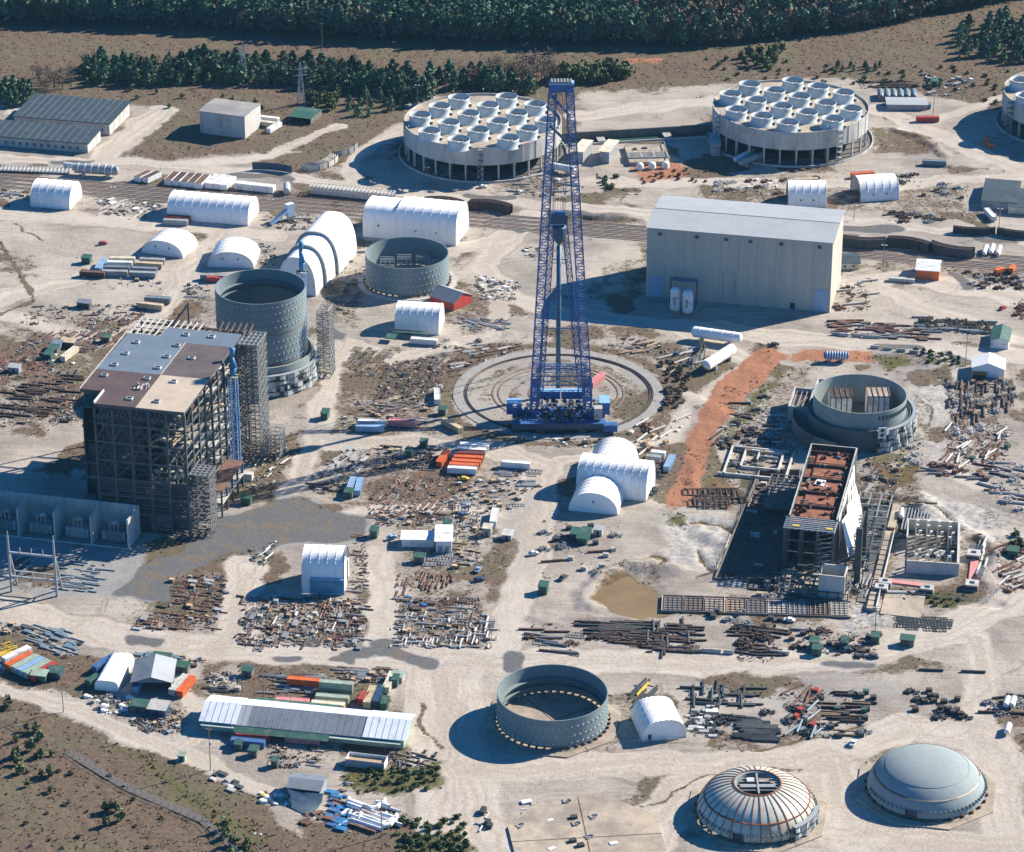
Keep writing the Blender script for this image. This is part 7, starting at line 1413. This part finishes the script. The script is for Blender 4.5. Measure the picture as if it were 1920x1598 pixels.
Yd([(1470,1180),(1660,1185),(1640,1235),(1500,1225)],[('plate_stack','rust',7),('crate','wood',10),('scrap_heap','dark_rust',9),('tube_bundle','grey_steel',4),('crate','dark_steel',6),('pipe','galvanised',4)],'around the dark green sheds by the haul road',-8,15,.4,pal=RST,seed=40,sc=(.38,.58))
Yd([(1330,1140),(1500,1160),(1400,1175),(1310,1165)],[('crate','dark_steel',5),('scrap_heap','grey_steel',4)],'below the formwork bays',clut=.1)
Yd([(1183,1283),(1222,1280),(1225,1312),(1195,1315)],[('steel_beam','dark_steel',9),('steel_beam','yellow_paint',1)],'behind the foreground domed shelter',62,2,.2,pal=('dark_steel',),sc=(1.,1.2))
Yd([(1285,1285),(1420,1290),(1415,1325),(1290,1320)],[('steel_beam','dark_steel',14),('steel_rack','dark_steel',6),('pipe','dark_steel',6)],'in the black steel right of the foreground domed shelter',-5,5,.4,align=.7,pal=('dark_steel','grey_steel'),seed=41,sc=(.38,.58))
Yd([(1290,1325),(1345,1325),(1345,1380),(1292,1382)],[('plate_stack','galvanised',14),('plate_stack','white_paint',5),('scrap_heap','dark_steel',5),('cable_reel','dark_steel',5)],'in the silver panel stacks beside the foreground domed shelter',-3,4,.4,pal=PALE,seed=42,sc=(.5,.7))
Yd([(1388,1355),(1438,1355),(1438,1388),(1388,1388)],[('tube_bundle','dark_steel',14)],'in the black tube block right of the panel stacks',-3,1,.1,pal=('dark_steel',),sc=(1.2,1.3))
Yd([(1345,1345),(1440,1335),(1435,1350),(1345,1358)],[('scrap_heap','dark_steel',4),('pipe','dark_steel',4)],'above the black tube block',0,20,.2,pal=('dark_steel','rust'))
Yd([(1465,1290),(1540,1295),(1540,1380),(1480,1370)],[('pipe','rust',8),('steel_rack','dark_steel',7),('scrap_heap','dark_steel',8),('pipe','bluegrey_paint',6),('crate','red_paint',4),('plate_stack','bluegrey_paint',3)],'in the sparse steel on the pale gravel, lower right',60,25,.25,pal=('dark_steel','rust','grey_steel'),seed=43,sc=(.38,.58))
Yd([(1540,1290),(1640,1300),(1620,1395),(1545,1390)],[('pipe','dark_rust',10),('crate','green_paint',3),('crate','dark_steel',8),('scrap_heap','grey_steel',4),('steel_beam','wood',8)],'in the thin rods on the pale gravel, lower right',-4,6,.15,pal=('dark_steel','rust','wood'),seed=44,sc=(.38,.58))
Yd([(1700,1290),(1810,1300),(1810,1350),(1720,1345)],[('crate','dark_rust',9),('scrap_heap','dark_steel',5),('crate','dark_steel',4)],'scattered on the pale gravel near the right track',0,30,.03,seed=45,sc=(.4,.65))
Yd([(1840,1310),(1920,1300),(1920,1350),(1850,1340)],[('scrap_heap','grey_steel',6),('pipe','dark_rust',4)],'at the lower right edge',0,20,.3,pal=RST)
Yd([(1740,1250),(1830,1255),(1820,1265),(1740,1262)],[('pipe','dark_steel',2)],'on the grey gravel below the haul road bend',-5,2,.02)
Yd([(965,1500),(1230,1500),(1225,1598),(970,1598)],[('plate_stack','white_paint',5),('scrap_heap','grey_steel',5),('crate','dark_steel',3)],'on the octagonal pad',20,30,.02,pal=('grey_steel','white_paint'),seed=46)
Yd([(903,1520),(922,1520),(918,1560),(902,1560)],[('pipe_spool','white_steel',2),('crate','dark_steel',4)],'on the pinkish sand left of the octagonal pad',70,4,.1)
Yd([(1000,975),(1170,985),(1165,1060),(1010,1100)],[('crate','white_steel',5),('scrap_heap','grey_steel',6),('crate','dark_steel',5),('pipe','rust',4)],'around the dark green shed cluster',0,30,.05,pal=PALE,seed=47)
Yd([(1205,880),(1255,880),(1240,935),(1200,940)],[('steel_rack','white_steel',5),('scrap_heap','dark_steel',4),('crate','dark_steel',4)],'between white shelter trio and red clay bank',60,10,.3,pal=RST)
Yd([(1170,790),(1300,770),(1260,830),(1200,850)],[('pipe','white_steel',7),('wrapped_bundle','cream_paint',5),('crate','tan_timber',5),('scrap_heap','rust',4)],'between crane ring and red clay bank',50,20,.15,pal=PALE,seed=48)
Yd([(1040,820),(1140,822),(1130,838),(1045,838)],[('wrapped_bundle','white_paint',6),('crate','dark_steel',4)],'in front of the crane base',0,20,.3,pal=PALE)
Yd([(1305,915),(1370,920),(1365,950),(1300,950)],[('steel_rack','dark_rust',9)],'on the ponded clay left of the dark pit',0,3,.1,sc=(1.3,1.5))
Yd([(1340,820),(1400,770),(1420,800),(1370,880)],[('scrap_heap','dark_steel',6),('steel_beam','dark_rust',5),('crate','rust',5)],'left of the dark annex',60,20,.2,pal=RST)
Yd([(1660,790),(1740,800),(1730,870),(1660,870)],[('scrap_heap','white_steel',5),('wrapped_bundle','white_paint',3)],'in the puddled ground at the foot of the right vessel',0,30,.15,pal=PALE)
Yd([(1600,1000),(1690,1000),(1680,1040),(1620,1040)],[('pipe','rust',4),('scrap_heap','white_steel',3)],'left of the concrete basin',10,20,.2,pal=RST)
Yd([(1340,340),(1480,335),(1460,365),(1340,370)],[('wrapped_bundle','white_paint',8),('scrap_heap','white_steel',7),('scrap_heap','rust',6)],'behind the tan hall roof',10,20,.25,pal=PALE,seed=49)
Yd([(1610,150),(1720,152),(1715,168),(1610,166)],[('scrap_heap','dark_rust',9),('steel_beam','dark_rust',8)],'above the row of round-topped trailers',0,20,.5,pal=('dark_rust','dark_rust','rust'))
Yd([(1730,140),(1820,145),(1810,185),(1740,180)],[('wrapped_bundle','white_paint',8),('crate','white_steel',8),('scrap_heap','grey_steel',6)],'in the far clutter at the upper right',0,30,.3,pal=PALE,seed=50)
Yd([(1670,330),(1720,325),(1715,345),(1680,345)],[('scrap_heap','dark_rust',5),('scrap_heap','white_steel',2)],'right of the open-ended shelter pair',0,30,.4,pal=RST)
Yd([(1670,395),(1760,405),(1750,420),(1665,415)],[('scrap_heap','dark_rust',6),('steel_beam','dark_rust',4),('scrap_heap','grey_steel',3)],'beside the road above the black curved segments',0,30,.3,pal=RST)
Yd([(1720,340),(1820,345),(1810,390),(1730,385)],[('scrap_heap','grey_steel',5),('crate','wood',3)],'on the dark ground left of the dark-roofed buildings',0,30,.1,pal=RST)
Yd([(1370,760),(1430,740),(1500,830),(1480,880),(1380,890)],[('scrap_heap','dark_steel',9),('steel_beam','dark_rust',12),('crate','wood',7),('steel_rack','grey_steel',6),('pipe','white_steel',5)],'on the muddy ground left of the dark annex walls',GA*57,25,.6,pal=('dark_steel','dark_rust','grey_steel','white_steel','wood'),seed=60)
Yd([(1610,860),(1690,870),(1680,960),(1620,980)],[('scrap_heap','dark_steel',8),('steel_beam','dark_rust',10),('tube_bundle','grey_steel',5),('crate','wood',5)],'right of the rust-red deck among open steel bays',70,20,.6,pal=('dark_steel','dark_rust','grey_steel','white_steel'),seed=61)
Yd([(1430,1085),(1530,1085),(1530,1125),(1420,1130)],[('scrap_heap','grey_steel',5),('steel_beam','dark_rust',8),('crate','tan_timber',5)],'between the dark basement and the formwork bays',-12,20,.5,pal=('dark_steel','dark_rust','tan_timber','grey_steel'),seed=62)
Yd([(1590,1060),(1640,1060),(1630,1110),(1590,1115)],[('pipe','grey_steel',6),('steel_beam','white_steel',6),('scrap_heap','dark_steel',4)],'right of the open concrete box',75,10,.5,pal=PALE,seed=63)
Yd([(1660,940),(1740,945),(1730,985),(1650,980)],[('scrap_heap','white_steel',3),('steel_beam','wood',4)],'on the wet brown soil above the basin',0,20,.15,pal=RST)
if STUFF:
    b=MB()
    for kind,col,x,y,an in STUFF:
        me_=km(kind,col,1); c,s=math.cos(an),math.sin(an); z=gzat(x,y); b.add([(x+v.co.x*c-v.co.y*s,y+v.co.x*s+v.co.y*c,z+v.co.z) for v in me_.vertices],[tuple(p.vertices) for p in me_.polygons],col)
    tag(b.build('remaining_scrap'),'remaining loose beams and scrap among the yards','scrap',None,'stuff')
# concrete barriers on roads
for i,(x,y) in enumerate([(1640,653),(1664,656),(1689,659),(1713,662),(1567,628),(1583,630),(1607,631),(1625,633),(1643,634),(1325,1222),(1342,1223),(1366,1225),(1453,1225),(1470,1227)]):
    b=MB(); b.box(-2,2,-.4,.4,0,.9,'concrete'); b.box(-2,2,-.2,.2,.9,1.3,'concrete'); o=tag(b.build('road_barrier'),('concrete barrier in the row on the sand above the haul road' if i>8 else ('short concrete barrier in the row below the black coil stacks' if i>3 else 'concrete barrier in the spaced row on the road above the ribbed blue tank')),'barrier','concrete road barriers'); o.location=at(x,y); o.rotation_euler=(0,0,-.15)
# ---------------- vegetation ----------------
TR={}
def leafcloud(kind,seed,mat):
    r=np.random.RandomState(seed); V=[];Fc=[]
    if kind=='pine': n,H_,base_,R=330,10.5,.4,3.9
    elif kind=='bushy': n,H_,base_,R=210,7.5,.6,3.2
    elif kind=='bare': n,H_,base_,R=150,11.,2.5,3.6
    elif kind=='bush': n,H_,base_,R=130,2.6,.1,2.2
    elif kind=='forest': n,H_,base_,R=130,17.,5.,4.2
    cl=r.rand(14,3)
    for i in range(n):
        if kind in('pine','forest'):
            f=r.rand()**.8; z=base_+(H_-base_)*f; rad=R*(1-f**1.7)**.6*(.55+.45*r.rand())*(.8+.35*math.sin(f*22+seed)); a=r.rand()*6.283; x,y=rad*math.cos(a),rad*math.sin(a)
        else:
            c=cl[r.randint(14)]; th=c[0]*6.283; rr_=R*.62*c[1]**.5; x=rr_*math.cos(th)+r.randn()*R*.2; y=rr_*math.sin(th)+r.randn()*R*.2; z=base_+(H_-base_)*(.2+.7*c[2]*(1-.5*c[1]))+r.randn()*(H_-base_)*.08
        s=(.45+.55*r.rand())*(1.35 if kind=='forest' else (.35 if kind=='bare' else 1.0))*(.7 if kind=='bush' else 1)
        u=r.randn(3);u/=np.linalg.norm(u);w=np.cross(u,r.randn(3));w/=np.linalg.norm(w); p=np.array([x,y,max(z,.1)])
        b0=len(V); V+= [tuple(p-u*s-w*s*.6),tuple(p+u*s-w*s*.6),tuple(p+u*s*.7+w*s*.7),tuple(p-u*s*.7+w*s*.7)]; Fc.append((b0,b0+1,b0+2,b0+3))
    me_=bpy.data.meshes.new('crown'); me_.from_pydata(V,[],Fc); me_.materials.append(MATS[mat]); me_.update()
    b=MB(); 
    if kind!='bush': b.tube((0,0,-.4),(0,0,H_*.55),.28,'bark',6,.14)
    rr=random.Random(seed)
    for k in range(3 if kind in('pine','forest') else (9 if kind=='bare' else 5)):
        a=rr.random()*6.28; z=H_*rr.uniform(.25,.6) if kind!='bush' else .1; l=R*rr.uniform(.5,.95); b.tube((0,0,z),(l*math.cos(a),l*math.sin(a),z+H_*rr.uniform(.12,.35)),.11,'bark',5,.04)
    return me_,b.mesh('trunk')
def variants(kind,mat,n): 
    if (kind,mat) not in TR: TR[(kind,mat)]=[leafcloud(kind,31*i+len(mat),mat) for i in range(n)]
    return TR[(kind,mat)]
TC={}
def tree(x,y,kind,mat,name,label,cat,group,s):
    s*=.95
    if TC.get(name,0)>=298: return
    TC[name]=TC.get(name,0)+1; cm,tm=random.choice(variants(kind,mat,5)); t=thing(name,label,cat,(x,y,gzat(x,y)),random.random()*6.28,group); t.scale=(s,s,s*random.uniform(.85,1.15))
    place('crown',cm,None,None,(0,0,0),parent=t); place('trunk',tm,None,None,(0,0,0),parent=t)
random.seed(12)
def scatter(poly,n,kind,mat,name,label,cat,group,smin,smax,mind=3.5):
    P=[at(*q) for q in poly]; x0=min(p.x for p in P);x1=max(p.x for p in P);y0=min(p.y for p in P);y1=max(p.y for p in P); used=[];k=0
    for tr in range(n*40):
        if k>=n: break
        x=random.uniform(x0,x1);y=random.uniform(y0,y1);c=False
        for i in range(len(P)):
            a=P[i];b=P[(i+1)%len(P)]
            if (a.y>y)!=(b.y>y) and x<(b.x-a.x)*(y-a.y)/(b.y-a.y)+a.x: c=not c
        if not c or any((x-a)**2+(y-b)**2<mind**2 for a,b in used): continue
        used.append((x,y)); k+=1; tree(x,y,kind,mat,name,label,cat,group,random.uniform(smin,smax))
PN='pine_needles'
BL=[(150,125),(250,125),(400,118),(560,128),(700,140),(760,150),(760,175),(560,165),(430,158),(250,162),(180,160),(160,145)]
scatter(BL,165,'pine',PN,'pine_tree','dark green pine in the long tree belt above the left buildings','pine tree','pines of the long tree belt',.65,1.25,3.4)
scatter(BL,30,'bushy','bush_leaves','round_tree','lighter green round tree among the pines of the long belt','tree','round trees in the long tree belt',.8,1.3,6)
scatter([(120,118),(560,122),(760,145),(560,150),(200,150)],30,'bare','autumn_leaves','bare_tree','greyish bare tree at the upper rim of the long belt','bare tree','bare trees in the long belt',.8,1.2,5)
scatter([(760,150),(860,150),(980,160),(1000,180),(860,170),(790,200),(740,185)],30,'pine',PN,'pine_tree','dark pine at the belt end behind the left cooling tower','pine tree','pines behind the left cooling tower',.8,1.3,4.5)
scatter([(1035,140),(1180,132),(1190,145),(1110,160),(1040,155)],34,'bushy','bush_leaves','round_tree','dense dark green tree in the compact grove behind the crane head','tree','grove behind the crane head',.95,1.35,3.6)
scatter([(860,150),(1030,130),(1040,160),(880,165)],46,'bare','autumn_leaves','bare_tree','greyish bare tree between the belt and the compact grove','bare tree','bare trees behind the left cooling tower',.9,1.4,3.6)
scatter([(0,168),(60,165),(62,195),(0,205)],14,'pine',PN,'pine_tree','dark pine in the small clump at the left edge','pine tree','pines at the left edge',.7,1,4)
scatter([(60,140),(140,140),(140,165),(80,175)],26,'bare','autumn_leaves','bare_tree','brownish bare tree left of the long tree belt','bare tree','bare trees left of the belt',.6,1,4)
scatter([(575,185),(640,175),(635,205),(585,208)],12,'bushy','bush_leaves','round_tree','round green tree in the clump above the green pavilion','tree','clump above the green pavilion',.7,1.1,3.6)
scatter([(660,175),(760,165),(780,200),(690,225),(650,215)],20,'pine',PN,'pine_tree','young pine scattered left of the left cooling tower','pine tree','young pines left of the left cooling tower',.45,.8,6)
scatter([(1780,60),(1850,40),(1960,20),(1960,120),(1880,125),(1800,110)],46,'pine',PN,'pine_tree','pine on the brown slope at the upper right corner','pine tree','pines on the upper right slope',.6,1.25,6)
scatter([(1390,105),(1470,95),(1450,135),(1390,125)],18,'bushy','bush_leaves','round_tree','grey-green bush tree on the slope above the right cooling tower','tree','bush trees on the slope',.6,1,5)
scatter([(1570,125),(1660,122),(1655,137),(1575,135)],9,'pine',PN,'pine_tree','tiny pine in the field beyond the right cooling tower','pine tree','tiny pines in the field',.35,.5,5)
scatter([(200,160),(330,175),(520,190),(520,210),(250,200)],12,'bushy','bush_leaves','round_tree','single small tree on the brown ground above the warehouses','tree','single trees above the warehouses',.35,.7,12)
scatter([(20,1365),(110,1375),(120,1490),(40,1500)],14,'bushy','bush_leaves','round_tree','green bushy tree in the dark scrub at the lower left','tree','bushy trees in the lower left scrub',.35,.7,3.5)
scatter([(190,1515),(230,1515),(230,1550),(200,1550)],4,'bushy','bush_leaves','round_tree','green bushy tree alone in the lower left scrub beside its shadow','tree','lone bushy trees lower left',.55,.7,2.5)
scatter([(5,1318),(25,1318),(25,1335),(8,1335)],2,'bushy','bush_leaves','round_tree','small round tree at the left edge where the dirt track ends','tree','trees at the left edge track',.5,.6,2)
scatter([(410,1545),(470,1580),(490,1640),(440,1640)],8,'bushy','bush_leaves','round_tree','small tree along the fence at the bottom edge','tree','trees along the bottom fence',.5,.7,4)
scatter([(680,1440),(820,1440),(820,1480),(700,1485)],34,'bush','bush_leaves','green_bush','low green bush in the grass right of the patched shed','bush','bushes right of the patched shed',.4,.8,2.)
scatter([(740,1540),(870,1530),(880,1600),(740,1610)],40,'bush','bush_leaves','green_bush','low green bush at the bottom edge left of the sandy lane','bush','bushes at the bottom edge',.45,.9,2.4)
scatter([(1230,670),(1290,690),(1290,760),(1240,770),(1250,720)],34,'bush','autumn_leaves','brown_bush','low brown bush along the right rim of the crane ring','bush','brown bushes right of the crane ring',.5,.9,2.5)
scatter([(1690,1105),(1810,1120),(1790,1140),(1690,1132)],14,'bush','bush_leaves','green_bush','low green bush in the grass below the concrete basin','bush','bushes below the basin',.4,.7,2.5)
scatter([(1700,655),(1800,665),(1800,690),(1740,680)],16,'bush','bush_leaves','green_bush','low green bush beside the white gabled marquee','bush','bushes by the marquee',.5,.8,3)
scatter([(1895,1000),(1915,1000),(1915,1030),(1895,1030)],4,'bush','bush_leaves','green_bush','low green bush at the right edge among scrap','bush','bushes at the right edge',.7,1.,2.5)
scatter([(1650,930),(1665,930),(1665,1010),(1645,1010)],3,'bushy','bush_leaves','round_tree','small yellow-green tree right of the tan walkway slab','tree','tree right of the tan walkway',.35,.45,3)
scatter([(0,1380),(150,1420),(380,1560),(300,1598),(0,1598)],22,'bush','autumn_leaves','brown_bush','low brown bush in the lower left scrub','bush','brown bushes in the lower left scrub',.3,.6,3)
scatter([(1190,330),(1330,310),(1340,340),(1210,345)],18,'bush','autumn_leaves','brown_bush','low brown bush on the red mound between the cooling towers','bush','brown bushes between the cooling towers',.4,.7,3)
scatter([(1120,330),(1155,330),(1150,355),(1120,350)],6,'bush','bush_leaves','green_bush','dark bush clump on the sand below the pump houses','bush','bush clump below the pump houses',.6,.9,2)
scatter([(1300,110),(1900,130),(1900,200),(1640,160),(1330,150)],60,'bush','bush_leaves','green_bush','low bush in the brown field beyond the right cooling tower','bush','low bushes in the far brown field',.5,.9,5)
# forest edge: individual trees; the mass behind is one object
EDGE=[(-80,44),(0,44),(60,42),(200,48),(330,52),(470,62),(640,74),(800,78),(960,82),(1100,84),(1280,88),(1380,84),(1400,80),(1500,66),(1600,58),(1700,40),(1800,18),(1900,0),(2000,-24)]
E3=[at(*p) for p in EDGE]
def edge_y(x):
    for i in range(len(E3)-1):
        if E3[i].x<=x<=E3[i+1].x: f=(x-E3[i].x)/(E3[i+1].x-E3[i].x); return E3[i].y*(1-f)+E3[i+1].y*f
    return E3[0].y if x<E3[0].x else E3[-1].y
x=E3[0].x+10; k=0
while x<E3[-1].x-2:
    y=edge_y(x)+random.uniform(-2.,4); mix_=(x>60 and random.random()<.42) or random.random()<.10
    if mix_: tree(x,y,'bare','autumn_leaves','deciduous_tree','brownish leaf-losing tree at the near edge of the far forest','tree','brown trees at the forest edge',random.uniform(1.0,1.5))
    else: tree(x,y,'forest','forest_needles','forest_pine','tall dark pine at the near edge of the far forest','pine tree','pines at the forest edge',random.uniform(.85,1.15))
    x+=random.uniform(2.6,4.6)
def merge_forest():
    r=np.random.RandomState(3); protoF=[leafcloud('forest',50+i,'forest_needles')[0] for i in range(4)]; protoD=[leafcloud('bushy',70+i,'autumn_leaves')[0] for i in range(2)]
    Vs=[];n=0; Mi=[]
    def arr(me_): a=np.empty(len(me_.vertices)*3,np.float32); me_.vertices.foreach_get('co',a); return a.reshape(-1,3)
    A=[arr(m) for m in protoF];B=[arr(m)*np.array([1.3,1.3,2.0],np.float32) for m in protoD]
    pts=[]
    x=-420.
    while x<430:
        y=edge_y(x)+5; 
        while y<2040:
            d=y-edge_y(x); pts.append((x+r.uniform(-2.4,2.4),y+r.uniform(-2.4,2.4))); y+=5.2+max(0,d-120)*.03
        x+=5.
    for (x,y) in pts:
        br=vnoise(np.array([x]),np.array([y]),60,7)[0]; dec=r.rand()<(.07+(.5 if x>70 else .0)*(br>.3)+.16*(br>.6)); a=(B if dec else A)[r.randint(2 if dec else 4)]; an=r.rand()*6.28; c,s=math.cos(an),math.sin(an); sc=r.uniform(.8,1.15)
        q=a*sc; Vs.append(np.stack([x+q[:,0]*c-q[:,1]*s,y+q[:,0]*s+q[:,1]*c,q[:,2]],1)); Mi.append(np.full(len(a)//4,1 if dec else 0,np.int32))
    V=np.concatenate(Vs).astype(np.float32); nf=len(V)//4; me_=bpy.data.meshes.new('forest'); me_.vertices.add(len(V)); me_.vertices.foreach_set('co',V.ravel()); me_.loops.add(nf*4); me_.loops.foreach_set('vertex_index',np.arange(nf*4,dtype=np.int32)); me_.polygons.add(nf); me_.polygons.foreach_set('loop_start',np.arange(0,nf*4,4,dtype=np.int32)); me_.polygons.foreach_set('loop_total',np.full(nf,4,np.int32))
    me_.materials.append(MATS['forest_needles']);me_.materials.append(MATS['autumn_leaves']); me_.polygons.foreach_set('material_index',np.concatenate(Mi)); me_.update(calc_edges=True); o=bpy.data.objects.new('far_forest',me_); COL.objects.link(o); tag(o,'dense dark pine forest filling the top of the picture','forest',None,'stuff'); print('forest trees',len(pts))
merge_forest()
# weeds and dry grass tussocks over the brown ground
def tussocks(n,name,mat,label,key,thr,smin,smax,seed):
    r=np.random.RandomState(seed); xs=r.uniform(-345,345,n); ys=870+(r.rand(n)**1.15)*930; keep=np.abs(xs)<ys*.19+16; xs,ys=xs[keep],ys[keep]
    v=gsamp(xs,ys,key); keep=(v>thr)&(r.rand(len(v))<v)&(gsamp(xs,ys,pitm)<.5); xs,ys=xs[keep],ys[keep]; zs=gsamp(xs,ys,hz); m=len(xs); k=4; s=r.uniform(smin,smax,(m,1))
    V=np.zeros((m,k,4,3),np.float32)
    for q in range(k):
        an=r.rand(m)*6.28; c,s_=np.cos(an),np.sin(an); w=s[:,0]*.5; ox=r.randn(m)*.35*s[:,0]; oy=r.randn(m)*.35*s[:,0]; lean=r.randn(m)*.4*s[:,0]; h=s[:,0]*r.uniform(.35,.8,m)
        for j,(a,b) in enumerate(((-1,0),(1,0),(.6,1),(-.6,1))):
            V[:,q,j,0]=xs+ox+a*w*c-b*lean*s_; V[:,q,j,1]=ys+oy+a*w*s_+b*lean*c; V[:,q,j,2]=zs-.1+b*h
    V=V.reshape(-1,3); nf=len(V)//4; me_=bpy.data.meshes.new(name); me_.vertices.add(len(V)); me_.vertices.foreach_set('co',V.ravel()); me_.loops.add(nf*4); me_.loops.foreach_set('vertex_index',np.arange(nf*4,dtype=np.int32)); me_.polygons.add(nf); me_.polygons.foreach_set('loop_start',np.arange(0,nf*4,4,dtype=np.int32)); me_.polygons.foreach_set('loop_total',np.full(nf,4,np.int32)); me_.materials.append(MATS[mat]); me_.update(calc_edges=True); o=bpy.data.objects.new(name,me_); COL.objects.link(o); tag(o,label,'grass',None,'stuff')
M('weed_green',(.10,.12,.045),.95,.5,.2,dirt=(.13,.10,.04),dm=.4)
tussocks(90000,'dry_grass','dry_grass','dry brown grass and weeds over the unused ground',veg,.4,.3,.75,1)
tussocks(60000,'green_weeds','weed_green','patches of green weeds',green*1.2,.35,.4,1.1,2)
print('counts',CNT,TC,'objects',len(bpy.data.objects))
# ---------------- air ----------------
hm=bpy.data.materials.new('haze_air'); hm.use_nodes=True; N=hm.node_tree.nodes; N.remove(N['Principled BSDF']); pv=N.new('ShaderNodeVolumePrincipled')
pv.inputs['Color'].default_value=(.35,.72,1,1); pv.inputs['Density'].default_value=.000015; pv.inputs['Anisotropy'].default_value=.1
hm.node_tree.links.new(pv.outputs[0],N['Material Output'].inputs['Volume'])
b=MB(); MATS['haze_air']=hm; b.box(-9800,9800,-9000,9990,-6,600,'haze_air'); o=b.build('haze'); o['kind']='stuff'; o['label']='thin bluish air over the whole site'
